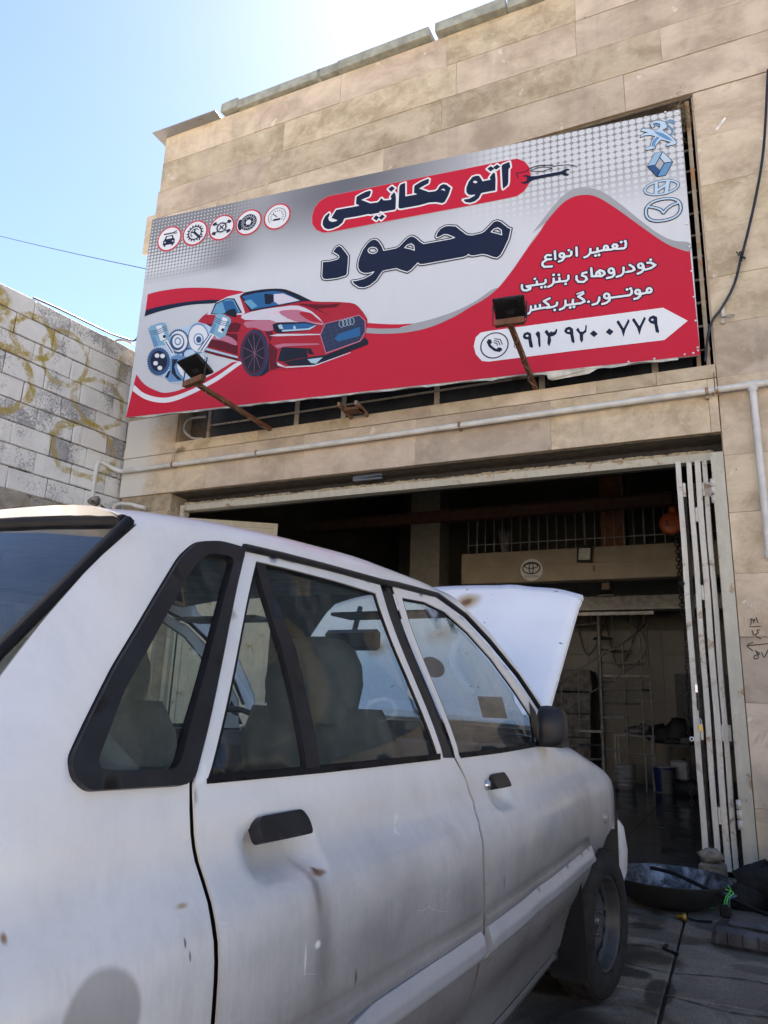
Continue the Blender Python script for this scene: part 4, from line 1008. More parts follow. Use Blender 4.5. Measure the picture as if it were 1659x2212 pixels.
# ---- waves
grey1, grey2 = pm('grey_ribbon', (.34, .35, .38)), pm('pale_ribbon', (.47, .49, .52))
big = T(D_, [(279, 901)])+TS(crop(0, 800, 760), [(880, 668), (930, 730), (1000, 770), (1070, 787), (1180, 762), (1350, 680), (1500, 590)])
big = [(-.0, 0.0)]+big[1:]
big += T(z6, [(250, 810), (600, 600), (1100, 500), (1575, 400)])+TS(k5, [(490, 1210), (600, 1217), (700, 1219), (790, 1215), (700, 1243), (790, 1262), (900, 1235), (1050, 1170), (1150, 1110), (1250, 1050), (1330, 990), (1420, 880), (1500, 765), (1560, 678), (1640, 570)])
big += TS(k2, [(620, 1080), (700, 960), (760, 890), (810, 855), (865, 843), (920, 852), (1000, 900), (1100, 972), (1200, 1042), (1260, 1072), (1322, 1086)])
big = [(min(max(a, 0), SLEN), b_) for a, b_ in big]+[(SLEN, 0)]
poly('red_wave', big, m_red, 1)
rb = TS(k5, [(470, 1240), (560, 1247), (700, 1243), (790, 1215), (900, 1188), (1050, 1138), (1180, 1075), (1290, 1000), (1330, 990), (1250, 1055), (1150, 1112), (1050, 1172), (900, 1237), (750, 1271), (600, 1281), (470, 1275)])
poly('grey_ribbon', rb, grey1, 2)
rb = T(k5, [(1330, 985), (1420, 870), (1500, 755), (1640, 560), (1659, 545)])
rb = TS(k2, [(640, 1010), (720, 905), (775, 845), (830, 815), (880, 811), (945, 830), (1020, 882), (1110, 955), (1185, 1010), (1250, 1040), (1319, 1050), (1321, 1087), (1260, 1072), (1200, 1042), (1100, 972), (1000, 900), (920, 852), (865, 843), (810, 855), (760, 890), (700, 960)])
poly('grey_ribbon', [(min(a, SLEN), b_) for a, b_ in rb], grey1, 1.5)
kk3 = crop(0, 800, 760)
poly('white_stripe', [(max(a, 0), b_) for a, b_ in TS(kk3, [(866, 735), (930, 790), (1030, 818), (1120, 810), (1250, 760), (1400, 680), (1530, 592), (1640, 560), (1560, 600), (1400, 712), (1230, 800), (1110, 845), (1020, 850), (930, 825), (856, 775)])], m_wht, 2)
poly('red_band', [(max(a, 0), b_) for a, b_ in TS(z5, [(82, 245), (180, 215), (300, 190), (500, 160), (650, 150), (800, 147), (1000, 153), (1200, 172), (1480, 215), (1480, 330), (1150, 330), (1000, 322), (800, 335), (650, 350), (500, 372), (350, 398), (200, 430), (52, 472)])], m_red, 1)
poly('navy_band', [(max(a, 0), b_) for a, b_ in TS(z5, [(52, 472), (200, 430), (350, 398), (500, 372), (650, 350), (800, 335), (1000, 322), (1150, 330), (1040, 371), (800, 385), (650, 402), (500, 430), (350, 465), (200, 506), (36, 562)])], m_navy, 1.5)
# ---- red pill with the first line
pill = T(z1, [(250, 625), (130, 700), (50, 800), (12, 930), (15, 1050), (80, 1140), (180, 1180), (300, 1170)])+T(z2, [(0, 870), (400, 795), (800, 720), (1250, 632), (1340, 610), (1430, 550), (1500, 450), (1519, 350), (1500, 240), (1440, 165), (1345, 130), (1190, 155), (700, 255), (0, 393)])
ps = Shape([pill], pad=.02, h=.008); ps.cut('pill', pm('pink_rim', (.60, .35, .38)), 1, .004); ps.cut('pill', m_red, 2)
A = T(z1, [(275, 880), (215, 930), (180, 1000), (174, 1060), (205, 1112), (260, 1133), (330, 1120), (420, 1080), (480, 1030), (508, 968), (530, 962), (700, 935), (870, 900), (885, 898), (900, 905), (1040, 880), (1060, 850), (1090, 865), (1280, 832), (1292, 815), (1298, 650), (1290, 590), (1270, 565), (1235, 600), (1213, 635), (1230, 660), (1215, 682), (1110, 690), (1075, 655), (1040, 700), (1020, 720), (905, 735), (840, 710), (765, 683), (830, 655), (890, 630), (910, 580), (915, 550), (895, 540), (830, 560), (760, 595), (695, 635), (685, 745), (740, 765), (720, 775), (385, 835), (345, 900), (310, 958), (345, 972), (402, 992), (385, 1008), (320, 1020), (275, 1000), (262, 960), (285, 905)])
Bw = T(z1, [(1440, 420), (1370, 445), (1350, 480), (1335, 790), (1350, 812), (1380, 815)])+T(z2, [(88, 731), (180, 705), (200, 698), (300, 690), (380, 705), (410, 690), (455, 610), (490, 510), (430, 465), (390, 458), (350, 480), (320, 530), (290, 550), (205, 560), (80, 515), (160, 470), (200, 450), (212, 400), (195, 390), (100, 430), (20, 480), (15, 570), (60, 590)])+T(z1, [(1440, 630)])
Cw = T(z2, [(820, 350), (770, 365), (720, 430), (692, 500), (690, 560), (720, 595), (760, 600), (805, 592), (795, 610), (730, 645), (650, 660), (680, 690), (740, 700), (800, 680), (850, 640), (880, 580), (900, 570), (1065, 540), (1068, 400), (1060, 320), (1040, 310), (1010, 345), (990, 375), (1005, 402), (900, 422), (880, 390), (855, 352)])
Dw = T(z2, [(1245, 172), (1258, 240), (1235, 265), (1232, 430), (1222, 472), (1165, 520), (1158, 480), (1145, 225), (1162, 205)])
dd = [T(z1, q) for q in ([(1235, 470), (1283, 505), (1225, 560), (1180, 515)], [(995, 915), (1040, 950), (1000, 1000), (950, 965)], [(1085, 905), (1128, 935), (1075, 990), (1035, 955)])]+[T(z2, q) for q in ([(1005, 225), (1050, 262), (1005, 297), (960, 262)], [(1085, 205), (1128, 235), (1075, 275), (1035, 245)])]
hh = [T(z2, q) for q in ([(775, 425), (805, 413), (836, 430), (817, 448), (785, 443)], [(362, 535), (380, 520), (400, 517), (416, 532), (416, 550), (388, 536)])]
s1 = Shape([A, Bw, Cw, Dw]+dd, hh); s1.cut('lettering_outline', m_wht, 3, .0165); s1.cut('lettering', m_navy, 4)
# ---- second line
P1 = T(z3, [(120, 695), (240, 685), (350, 655), (375, 630), (365, 600), (320, 570), (278, 550), (300, 510), (340, 462), (375, 450), (410, 465), (480, 550), (520, 610), (515, 720), (500, 880), (480, 910), (350, 950), (180, 970), (130, 958), (110, 920), (115, 820)])
P2 = T(z3, [(910, 350), (860, 365), (800, 420), (730, 520), (680, 640), (660, 730), (665, 800), (700, 850), (760, 875), (830, 872), (908, 850), (870, 890), (760, 950), (650, 980), (568, 990), (600, 1040), (680, 1090), (760, 1095), (850, 1060), (950, 980), (1000, 900), (1045, 840), (1110, 825), (1250, 800), (1330, 830), (1420, 857), (1480, 820)])
P2 += T(z4, [(160, 728), (190, 750), (240, 748), (400, 718), (600, 682), (780, 650), (830, 630), (850, 610), (870, 630), (920, 632), (1040, 610), (1100, 620), (1180, 650), (1240, 660), (1290, 620), (1340, 530), (1400, 400), (1430, 260), (1390, 245), (1290, 165), (1240, 150), (1190, 165), (1130, 230), (1060, 300), (1020, 320), (900, 348), (830, 340), (760, 290), (680, 225), (600, 218), (540, 222), (470, 255), (420, 320), (405, 370), (420, 388), (460, 370), (520, 340), (570, 345), (660, 382), (600, 400), (240, 465), (200, 440), (150, 395), (100, 362), (60, 362)])
P2 += T(z3, [(1420, 332), (1360, 390), (1300, 455), (1250, 485), (1150, 505), (1060, 522), (1030, 450), (985, 385), (945, 354)])
cc_ = [z3(890+72*math.cos(t), 522+48*math.sin(t)) for t in [i*math.pi/8 for i in range(16)]]
H2 = [[S2(*q) for q in cc_], T(z3, [(1380, 480), (1420, 440), (1480, 420), (1520, 450), (1528, 520), (1470, 500)]), T(z4, [(1158, 305), (1200, 265), (1250, 250), (1295, 280), (1302, 345), (1240, 325)])]
s2 = Shape([P1, P2], H2); s2.cut('lettering_outline', m_navy, 2.6, .0155); s2.cut('lettering_line', m_wht, 3.3, .0048); s2.cut('lettering', m_navy, 4, -.0048)
# ---- small red-field text
def circ(c, x, y, rx, ry, n=14): return [c(x+rx*math.cos(2*math.pi*i/n), y+ry*math.sin(2*math.pi*i/n)) for i in range(n+1)]
st9 = [[(1162, 128), (1158, 180), (1140, 200), (1060, 208)], [(1060, 208), (1010, 205), (985, 172), (1000, 150), (1035, 150), (1050, 172), (1020, 205), (960, 218)],
       [(960, 218), (915, 222), (860, 225), (800, 240), (790, 246)], [(785, 198), (788, 248), (700, 262)], [(692, 208), (690, 262), (655, 305), (612, 320)],
       [(508, 188), (513, 300)], [(440, 245), (440, 285), (420, 302), (350, 310)], [(345, 300), (348, 322), (320, 360), (275, 375)], [(222, 238), (228, 345)],
       [(168, 292), (120, 288), (92, 315), (105, 345), (172, 345)], [(115, 352), (62, 385), (55, 418), (82, 447), (182, 440)],
       [(1448, 392), (1490, 390), (1552, 422), (1500, 460), (1440, 478), (1395, 485)], [(1395, 440), (1397, 480), (1370, 515), (1318, 537)], [(1212, 420), (1262, 452), (1275, 485), (1240, 503), (1170, 515)],
       [(1130, 455), (1132, 520), (1100, 560), (1042, 577)], [(1005, 510), (1008, 550), (980, 580), (912, 595)], [(818, 490), (868, 508), (882, 540), (840, 570), (770, 568), (712, 572)], [(818, 490), (775, 520), (768, 560)], [(800, 515), (822, 540), (810, 568)], [(703, 465), (712, 570)],
       [(640, 520), (590, 530), (580, 560), (630, 578), (646, 610), (605, 645), (535, 645), (508, 612), (510, 570)],
       [(400, 562), (402, 605), (375, 632), (285, 640)], [(282, 592), (285, 640), (210, 652)], [(205, 602), (208, 652), (180, 690), (135, 710)], 
       [(1440, 785), (1380, 802), (1350, 800)], [(1350, 790), (1352, 830), (1320, 860), (1272, 872)], [(1240, 762), (1238, 800), (1210, 822), (940, 858)], [(945, 850), (947, 890), (900, 925), (850, 937)],
       [(810, 852), (806, 890), (780, 930), (722, 947)], [(600, 798), (532, 838), (602, 880), (615, 905), (560, 928), (455, 942), (370, 955)], [(462, 882), (455, 942)], [(362, 892), (364, 950), (340, 990), (288, 1012)],
       [(252, 920), (246, 955), (200, 975), (120, 990)], [(152, 862), (75, 900), (135, 945), (150, 980)]]
z12 = crop(1520, 770, 1720)
dt9 = [(1100, 118), (1152, 106), (760, 297), (806, 289), (407, 226), (1490, 352), (365, 672), (275, 552), (205, 552), (45, 716), (95, 710), (1178, 746), (1225, 734), (668, 908), (425, 985), (475, 976), (220, 1017)]
rg9 = [(898, 192, 26, 26), (315, 292, 30, 28), (1357, 432, 32, 30), (968, 498, 34, 32), (1470, 758, 30, 30), (1318, 778, 30, 28), (908, 832, 34, 32)]
stk = [[S2(*z9(x, y)) for x, y in s] for s in st9]+[[S2(*q) for q in circ(z9, *r)] for r in rg9]
stk += [[S2(*k6(x, y)) for x, y in s] for s in ()]
stk += [[S2(*z12(x, y)) for x, y in s] for s in ([(765, 480), (765, 540), (720, 575), (560, 600)], [(550, 520), (552, 600), (300, 635)], [(300, 635), (330, 665), (395, 668), (385, 710), (300, 740), (220, 735), (185, 690), (185, 605)],
       [(810, 1150), (640, 1175), (520, 1200)], [(625, 1090), (628, 1175)], [(512, 1110), (515, 1195)], [(405, 1130), (405, 1225), (520, 1200)], [(405, 1225), (370, 1290), (300, 1325), (225, 1310), (185, 1265), (185, 1180)])]
stk += [([S2(*z9(x, y))], .0125) for x, y in dt9]+[([S2(*z12(x, y))], .0125) for x, y in ((503, 455),)]
stk += [([S2(*z9(600, 772)), S2(*z9(514, 806))], .006)]
s3 = Shape(strokes=stk, r=.0102); s3.cut('small_lettering_outline', m_navy, 3, .0105); s3.cut('small_lettering', m_wht, 4)
# ---- phone number
ban = T(z10, [(110, 198), (700, 118), (1405, 25), (1588, 122), (1415, 265), (760, 343), (110, 425), (60, 420), (15, 370), (0, 310), (15, 245), (50, 210)])
poly('number_banner', ban, m_wht, 3)
dg = [T(z10, q) for q in ([(435, 325), (413, 315), (405, 262), (375, 258), (363, 240), (372, 215), (400, 204), (425, 216), (430, 262), (441, 312)], [(477, 198), (492, 212), (497, 310), (487, 322), (480, 300), (475, 250), (457, 218)],
     [(543, 188), (560, 213), (573, 200), (585, 207), (603, 200), (612, 180), (622, 190), (612, 222), (592, 235), (570, 240), (575, 270), (560, 313), (546, 290), (550, 240), (524, 205)],
     [(745, 290), (726, 278), (716, 225), (685, 218), (670, 200), (682, 175), (710, 165), (736, 180), (741, 230), (749, 275)], [(776, 172), (790, 203), (812, 203), (825, 190), (830, 150), (840, 160), (836, 205), (812, 225), (812, 268), (798, 286), (788, 262), (785, 220), (758, 190)],
     [(890, 193), (921, 220), (893, 244), (861, 218)], [(1005, 178), (1038, 202), (1012, 230), (979, 207)], [(318, 272), (345, 295), (320, 315), (295, 292)],
     [(1058, 130), (1075, 118), (1112, 178), (1147, 108), (1158, 125), (1126, 190), (1112, 245), (1095, 190)], [(1173, 115), (1190, 102), (1230, 162), (1265, 92), (1278, 105), (1245, 175), (1230, 230), (1212, 175)],
     [(1373, 215), (1350, 205), (1340, 148), (1310, 140), (1294, 118), (1304, 94), (1335, 82), (1361, 95), (1364, 150), (1376, 200)])]
dh = [T(z10, circ(lambda a, b: (a, b), x, y, 11, 8, 8)) for x, y in ((396, 234), (704, 197), (1326, 115))]
ic = [S2(*z10(x, y)) for x, y in [(95, 278), (112, 257), (130, 265), (136, 285), (124, 297), (145, 318), (168, 332), (185, 318), (208, 325), (211, 340), (190, 355), (150, 347), (112, 315)]]
cxy = S2(*z10(153, 305)); rad = (S2(*z10(153, 213))[1]-S2(*z10(153, 398))[1])/2
ringp = [(cxy[0]+rad*math.cos(t), cxy[1]+rad*math.sin(t)) for t in [i*math.pi/20 for i in range(41)]]
arcs = [([S2(*z10(x, y)) for x, y in q], .0042) for q in ([(150, 285), (172, 290), (175, 305)], [(152, 270), (185, 277), (195, 302)], [(155, 255), (198, 262), (212, 298)])]
s4 = Shape(dg+[ic], dh, strokes=[(ringp, .0055)]+arcs); s4.cut('phone_number', m_navy, 4)
# wrench-and-car line drawing
cl_ = [([S2(*z11(x, y)) for x, y in q], w) for q, w in (([(540, 515), (512, 430), (640, 410), (700, 385), (760, 340), (860, 305), (960, 292), (1080, 292), (1170, 310)], .0045), ([(1170, 310), (1260, 295), (1400, 285), (1500, 292), (1570, 322)], .0035), ([(760, 385), (860, 345), (960, 325), (1060, 325), (1140, 342), (1040, 375), (940, 400), (760, 398)], .0035))]
wr = T(z11, [(760, 485), (860, 480), (1100, 435), (1240, 408), (1300, 395), (1340, 370), (1400, 350), (1455, 372), (1400, 385), (1370, 410), (1385, 440), (1440, 450), (1400, 478), (1340, 475), (1305, 450), (1230, 465), (1100, 490), (860, 535), (770, 565), (720, 600), (660, 620), (600, 610), (580, 585), (640, 585), (690, 560), (695, 510), (670, 490), (610, 492), (640, 468), (700, 465)])
s5 = Shape([wr], strokes=cl_); s5.cut('wrench_drawing', m_navy, 4)

# ---- five round icons
m_icw = pm('icon_white', (.72, .74, .78))
for nme, (x, y), (xt, yt), (xb_, yb_) in (('car_icon', (197, 448), (215, 308), (165, 590)), ('gear_icon', (490, 383), (510, 240), (465, 528)), ('piston_icon', (793, 321), (820, 175), (765, 467)), ('brake_icon', (1100, 261), (1125, 114), (1075, 410)), ('gauge_icon', (1425, 195), (1455, 42), (1395, 350))):
    cx, cz = S2(*z8(x, y)); rd = .155
    ci = lambda r, n=40: [(cx+r*math.cos(2*math.pi*i/n), cz+r*math.sin(2*math.pi*i/n)) for i in range(n)]
    o = poly(nme, ci(rd+.004), pm('icon_rim', (.42, .42, .46)), 2); poly('rim', ci(rd), m_red, 3, o); poly('disc', ci(rd-.017), m_icw, 4, o)
    q = lambda *a: [(cx+p[0]*rd, cz+p[1]*rd) for p in a]
    gear = lambda r0, r1, n: [(cx+r*rd*math.cos(t), cz+r*rd*math.sin(t)) for i in range(n) for r, t in ((r0, (i-.25)*2*math.pi/n), (r1, (i-.16)*2*math.pi/n), (r1, (i+.16)*2*math.pi/n), (r0, (i+.25)*2*math.pi/n))]
    if nme == 'car_icon':
        sh = Shape([q((-.48, -.12), (-.38, .0), (-.30, .25), (.28, .25), (.36, .0), (.48, -.12), (.48, -.48), (.38, -.48), (.38, -.60), (.24, -.60), (.24, -.48), (-.24, -.48), (-.24, -.60), (-.38, -.60), (-.38, -.48), (-.48, -.48))], [q((-.26, .0), (-.2, .18), (.18, .18), (.25, .0)), q((-.38, -.2), (-.26, -.2), (-.26, -.3), (-.38, -.3)), q((.26, -.2), (.38, -.2), (.38, -.3), (.26, -.3))], strokes=[(q((-.45, .42), (.3, .42)), .055*rd), (q((.3, .42), (.45, .52), (.56, .52)), .04*rd), (q((.3, .42), (.45, .34), (.56, .36)), .04*rd)], h=.0022)
    elif nme == 'gear_icon':
        sh = Shape([gear(.56, .68, 16)], [ci(.46*rd, 30)], strokes=[(q((-.05, .05), (.42, -.42)), .09*rd), (q((-.05, .05), (-.26, .10)), .06*rd), (q((-.05, .05), (-.02, .28)), .06*rd), (q((.42, -.42), (.62, -.40)), .05*rd), (q((.42, -.42), (.42, -.62)), .05*rd), (q(*[(.33*math.cos(t), .33*math.sin(t)) for t in [R(40+i*24) for i in range(9)]]), .035*rd)], h=.0022)
    elif nme == 'piston_icon':
        stx = []
        for sx, sz in ((-1, 1), (1, 1), (-1, -1), (1, -1)): stx += [(q((sx*.25, sz*.22), (sx*.5, sz*.36)), .045*rd), (q((sx*.50, sz*.44), (sx*.66, sz*.36)), .085*rd), (q((sx*.46, sz*.33), (sx*.60, sz*.27)), .05*rd)]
        sh = Shape([gear(.38, .45, 20)], [ci(.29*rd, 24)], strokes=stx+[(q((-.16, -.12), (.14, .14)), .05*rd), (q((-.12, .14), (.14, -.14)), .045*rd)], h=.0022)
    elif nme == 'brake_icon':
        sh = Shape([ci(.62*rd)], [ci(.20*rd, 24)], strokes=[(q((-.66, .2), (-.70, -.1), (-.60, -.38)), .13*rd)], h=.0022)
    else:
        sh = Shape(strokes=[(q(*[(.64*math.cos(t), .64*math.sin(t)) for t in [R(-40+i*13) for i in range(21)]]), .02*rd)]+[(q((.50*math.cos(t), .50*math.sin(t)), (.40*math.cos(t), .40*math.sin(t))), .022*rd) for t in [R(-36+i*21) for i in range(13)]]+[(q((-.02, -.02), (-.30, .22)), .035*rd), (q((-.2, -.24), (.2, -.24)), .075*rd)], h=.0022)
    sh.cut('pictogram', m_navy, 5, parent=o)
    if nme == 'brake_icon':
        Shape(strokes=[(q(*[(.42*math.cos(t), .42*math.sin(t)) for t in [i*math.pi/12 for i in range(25)]]), .014*rd)]+[(q((.47*math.cos(t), .47*math.sin(t)), (.56*math.cos(t+.25), .56*math.sin(t+.25))), .012*rd) for t in [i*math.pi/9 for i in range(18)]]+[(q((.3*math.cos(t), .3*math.sin(t))), .03*rd) for t in [i*math.pi/3 for i in range(6)]], h=.0022).cut('pictogram', m_icw, 6, parent=o)

# ---- car maker badges
m_b1, m_b2, m_b3 = pm('badge_pale_blue', (.46, .60, .74)), pm('badge_mid_blue', (.12, .27, .48)), pm('badge_deep_blue', (.035, .09, .22))
def badge(name, fills, lines, w=.004):
    pol = [T(z7, q) for q in fills]; s = Shape(pol, pad=.02, h=.0025) if pol else None
    o = None
    if s: o = s.cut(name, m_navy, 3, .0045); s.cut('fill', m_b1, 4, -.001, parent=o)
    for q, m, k in lines:
        if k < .1:
            t = Shape(strokes=[(T(z7, q), k)], pad=.02, h=.0022).cut('line' if o else name, m, 5, parent=o or sign); o = o or t
        else: poly('shading', T(z7, q), m, k, o)
    return o
lion = [[(215, 380), (240, 335), (330, 330), (440, 350), (500, 362), (560, 330), (590, 290), (580, 240), (500, 225), (450, 240), (480, 300), (440, 320), (405, 290), (420, 265), (375, 250), (430, 210), (500, 178), (600, 175), (660, 195), (710, 225), (722, 290), (715, 325), (650, 350), (645, 375), (760, 440), (850, 530), (905, 600), (870, 640), (700, 672), (705, 635), (790, 595), (700, 570), (610, 545), (570, 580), (500, 660), (490, 715), (300, 752), (300, 710), (400, 670), (420, 580), (490, 480), (400, 460), (280, 470), (205, 500), (215, 460), (300, 420), (350, 410), (270, 390)]]
badge('lion_badge', lion, [([(710, 225), (730, 270), (800, 330), (830, 390), (800, 440), (760, 450)], m_b2, .008), ([(715, 230), (725, 190), (780, 165), (820, 180), (850, 250), (800, 215), (770, 200)], m_b2, .005), ([(450, 370), (650, 430), (760, 500), (840, 580), (700, 540), (560, 470)], m_b2, 4.6), ([(420, 660), (440, 580), (520, 490), (580, 500), (500, 600), (480, 700)], m_b2, 4.6), ([(460, 240), (560, 245), (595, 290), (540, 290)], m_b2, 4.7)])
o = badge('diamond_badge', [[(345, 1062), (490, 800), (635, 775), (825, 970), (690, 1228), (530, 1255)]], [([(345, 1062), (490, 1035), (590, 1140), (530, 1255)], m_b3, 4.6), ([(590, 1140), (675, 998), (825, 970), (690, 1228), (530, 1255)], m_b2, 4.5), ([(345, 1062), (490, 800), (635, 775), (580, 885), (500, 1030)], pm('badge_soft_blue', (.28, .45, .62)), 4.6)])
poly('opening', T(z7, [(500, 1030), (578, 890), (668, 998), (588, 1135)]), pm('badge_gap', (.40, .41, .44)), 5, o)
Shape(strokes=[(T(z7, q), .0035) for q in ([(500, 1030), (578, 890), (668, 998), (588, 1135)], [(345, 1062), (500, 1035)], [(825, 970), (672, 998)], [(635, 775), (578, 890)], [(588, 1135), (530, 1255)])], pad=.02, h=.0022).cut('line', m_navy, 5.6, parent=o)
def ell(cx, cz, rx, rz, n=40): return [(cx+rx*math.cos(2*math.pi*i/n), cz+rz*math.sin(2*math.pi*i/n)) for i in range(n+1)]
c0 = S2(*z7(612, 1465)); rx = (S2(*z7(935, 1410))[0]-S2(*z7(292, 1520))[0])/2; rz = (S2(*z7(612, 1328))[1]-S2(*z7(612, 1604))[1])/2*.92
s6 = Shape(strokes=[(ell(*c0, rx, rz), .010), ([(c0[0]-.28*rx, c0[1]+rz*.86), (c0[0]-.34*rx, c0[1]-.75*rz)], .016), ([(c0[0]+.42*rx, c0[1]+rz*.80), (c0[0]+.26*rx, c0[1]-.90*rz)], .018), ([(c0[0]-.22*rx, c0[1]-.28*rz), (c0[0]+.30*rx, c0[1]+.30*rz)], .014)], pad=.02, h=.0025)
o = s6.cut('slanted_h_badge', m_b3, 3, .003); s6.cut('fill', m_b1, 4, -.003, parent=o); 
c0 = S2(*z7(645, 1892)); rx = (S2(*z7(982, 1850))[0]-S2(*z7(312, 1935))[0])/2; rz = (S2(*z7(645, 1672))[1]-S2(*z7(645, 2108))[1])/2*.95
sq = [(c0[0]+rx*math.copysign(abs(math.cos(t))**.85, math.cos(t)), c0[1]+rz*math.copysign(abs(math.sin(t))**.85, math.sin(t))) for t in [i*math.pi/24 for i in range(49)]]
s7 = Shape(strokes=[(sq, .012), (T(z7, [(365, 1830), (500, 1855), (600, 1890), (650, 1950)]), .012), (T(z7, [(650, 1950), (720, 1870), (820, 1800), (925, 1760)]), .012)], pad=.02, h=.0025)
o = s7.cut('winged_m_badge', m_navy, 3, .004); s7.cut('fill', m_b1, 4, -.004, parent=o)

# ---- the red car picture
m_c = {n: pm('car_print_'+n, c) for n, c in dict(red=(.42, .02, .035), dkred=(.12, .008, .016), pink=(.50, .17, .25), ltpink=(.70, .55, .62), pale=(.62, .60, .68), black=(.012, .014, .025), blue=(.02, .12, .30), sky=(.12, .33, .52), ltblue=(.40, .56, .68), grille=(.03, .04, .09)).items()}
car6 = lambda name, pts, m, k, par=None, n=0: poly(name, T(z6, pts), m_c[m], k, par or sign, n)
pic = car6('car_picture', [(-190, 385), (-80, 290), (0, 190), (120, 130), (300, 85), (480, 55), (620, 47), (720, 55), (850, 105), (1000, 178), (1200, 185), (1400, 195), (1480, 235), (1560, 340), (1575, 400), (1555, 550), (1582, 590), (1580, 630), (1400, 700), (1200, 780), (1000, 850), (800, 890), (560, 905), (545, 910), (500, 945), (420, 968), (350, 950), (290, 890), (255, 810), (0, 745), (-130, 690), (-200, 560)], 'red', 3, n=2)
cp = lambda name, pts, m, k, n=0: car6(name, pts, m, k, pic, n)
cp('roof_tone', [(-80, 290), (0, 190), (120, 130), (300, 85), (240, 125), (300, 300), (270, 320), (-100, 320)], 'pale', 3.6)
cp('side_light', [(280, 420), (500, 470), (590, 500), (560, 600), (540, 560), (470, 440), (380, 420)], 'dkred', 4.1, 3); cp('door_glint', [(-140, 560), (-40, 520), (120, 540), (210, 600), (200, 640), (60, 590)], 'pink', 3.8, 3); cp('side_shade', [(-190, 420), (210, 400), (260, 420), (230, 500), (-190, 500)], 'dkred', 3.6); cp('sill_tone', [(-160, 640), (230, 760), (225, 800), (-160, 700)], 'dkred', 3.6)
cp('door_tone', [(-150, 500), (220, 520), (225, 740), (-130, 640)], 'dkred', 3.4); cp('sill_line', [(-140, 655), (225, 755), (225, 775), (-140, 680)], 'ltblue', 4)
cp('roof_edge', [(240, 125), (300, 85), (480, 55), (620, 47), (720, 55), (850, 105), (1000, 178), (905, 180), (720, 75), (600, 62), (420, 82)], 'black', 4)
cp('windscreen', [(250, 125), (420, 82), (600, 62), (720, 75), (905, 180), (650, 230), (350, 285)], 'black', 4.2); cp('windscreen_glass', [(270, 128), (420, 92), (600, 72), (700, 85), (880, 175), (640, 220), (365, 268)], 'blue', 4.6)
cp('glass_glow', [(600, 105), (700, 100), (870, 172), (650, 215), (600, 180)], 'pale', 5); cp('glass_glow', [(290, 180), (360, 160), (430, 230), (370, 262)], 'sky', 5); cp('seat_shape', [(500, 100), (590, 110), (600, 180), (560, 210), (510, 210)], 'black', 5)
cp('side_window', [(-60, 315), (-10, 200), (110, 148), (190, 150), (270, 300), (100, 318)], 'black', 4.2); cp('side_glass', [(-45, 308), (0, 210), (110, 160), (180, 162), (250, 295), (100, 310)], 'sky', 4.6); cp('side_glass_shade', [(60, 180), (170, 170), (235, 290), (100, 300)], 'blue', 4.9)
cp('mirror', [(75, 310), (130, 270), (190, 257), (215, 300), (205, 350), (150, 335)], 'black', 5.4)
cp('bonnet_tone', [(270, 320), (480, 265), (700, 235), (850, 225), (1000, 290), (1120, 410), (1050, 418), (800, 395), (610, 400), (560, 375), (300, 375)], 'pale', 4, 2); cp('bonnet_tone', [(650, 290), (850, 270), (1010, 330), (1120, 408), (1060, 415), (820, 390)], 'pink', 4.3, 3); cp('bonnet_tone', [(860, 300), (980, 300), (1060, 370), (1100, 402), (980, 385)], 'red', 4.5, 3); cp('bonnet_tone', [(500, 320), (700, 260), (820, 250), (900, 275), (700, 300)], 'ltpink', 4.2, 3)
cp('bonnet_crease', [(840, 205), (1150, 215), (1300, 200), (1250, 240), (1050, 260), (1200, 340), (1000, 250)], 'dkred', 4.3)
cp('fender_tone', [(300, 395), (560, 380), (620, 410), (590, 480), (500, 490), (400, 455), (320, 455)], 'pink', 4.2, 3)
cp('headlight', [(585, 420), (640, 405), (930, 395), (1055, 425), (980, 480), (640, 515), (600, 490)], 'black', 4.6); cp('headlight_glass', [(660, 425), (930, 410), (1025, 428), (960, 465), (700, 480)], 'blue', 5); cp('light_bar', [(680, 480), (960, 462), (1030, 430), (1045, 432), (975, 478), (690, 498)], 'ltblue', 5.2); cp('light_bar', [(640, 430), (680, 420), (700, 470), (660, 470)], 'ltblue', 5.2); cp('light_bar', [(800, 440), (825, 435), (830, 468), (805, 470)], 'ltblue', 5.2)
cp('grille', [(1130, 410), (1490, 320), (1555, 380), (1560, 500), (1500, 600), (1140, 728), (1078, 530)], 'pink', 4.4); cp('grille', [(1140, 415), (1488, 330), (1545, 385), (1548, 498), (1495, 590), (1145, 715), (1090, 530)], 'grille', 4.7)
cp('number_plate', [(1280, 520), (1500, 445), (1500, 540), (1270, 600), (1230, 570)], 'blue', 5)
Shape(strokes=[([S2(*q) for q in circ(z6, x, y, 26, 36, 14)], .0022) for x, y in ((1305, 415), (1342, 405), (1378, 396), (1412, 388))], pad=.02, h=.002).cut('four_rings', m_c['ltblue'], 5.2, parent=pic)
Shape(strokes=[(T(z6, [(1110+i*62, 430-i*14), (1140+i*62, 560-i*14), (1170+i*62, 690-i*22)]), .0012) for i in range(6)]+[(T(z6, [(1100, 470+i*50), (1300, 425+i*42), (1540, 365+i*42)]), .0012) for i in range(5)], pad=.02, h=.0025).cut('grille_mesh', pm('mesh_grey', (.08, .10, .15)), 4.9, parent=pic)
cp('bumper_shade', [(640, 800), (680, 660), (740, 660), (940, 670), (955, 760), (800, 790), (700, 810)], 'black', 4.4); cp('bumper_light', [(550, 540), (640, 520), (1078, 520), (1090, 530), (640, 545)], 'pale', 4.4); cp('bumper_light', [(600, 640), (700, 620), (1060, 620), (1080, 632), (720, 650), (640, 670)], 'pink', 4.5)
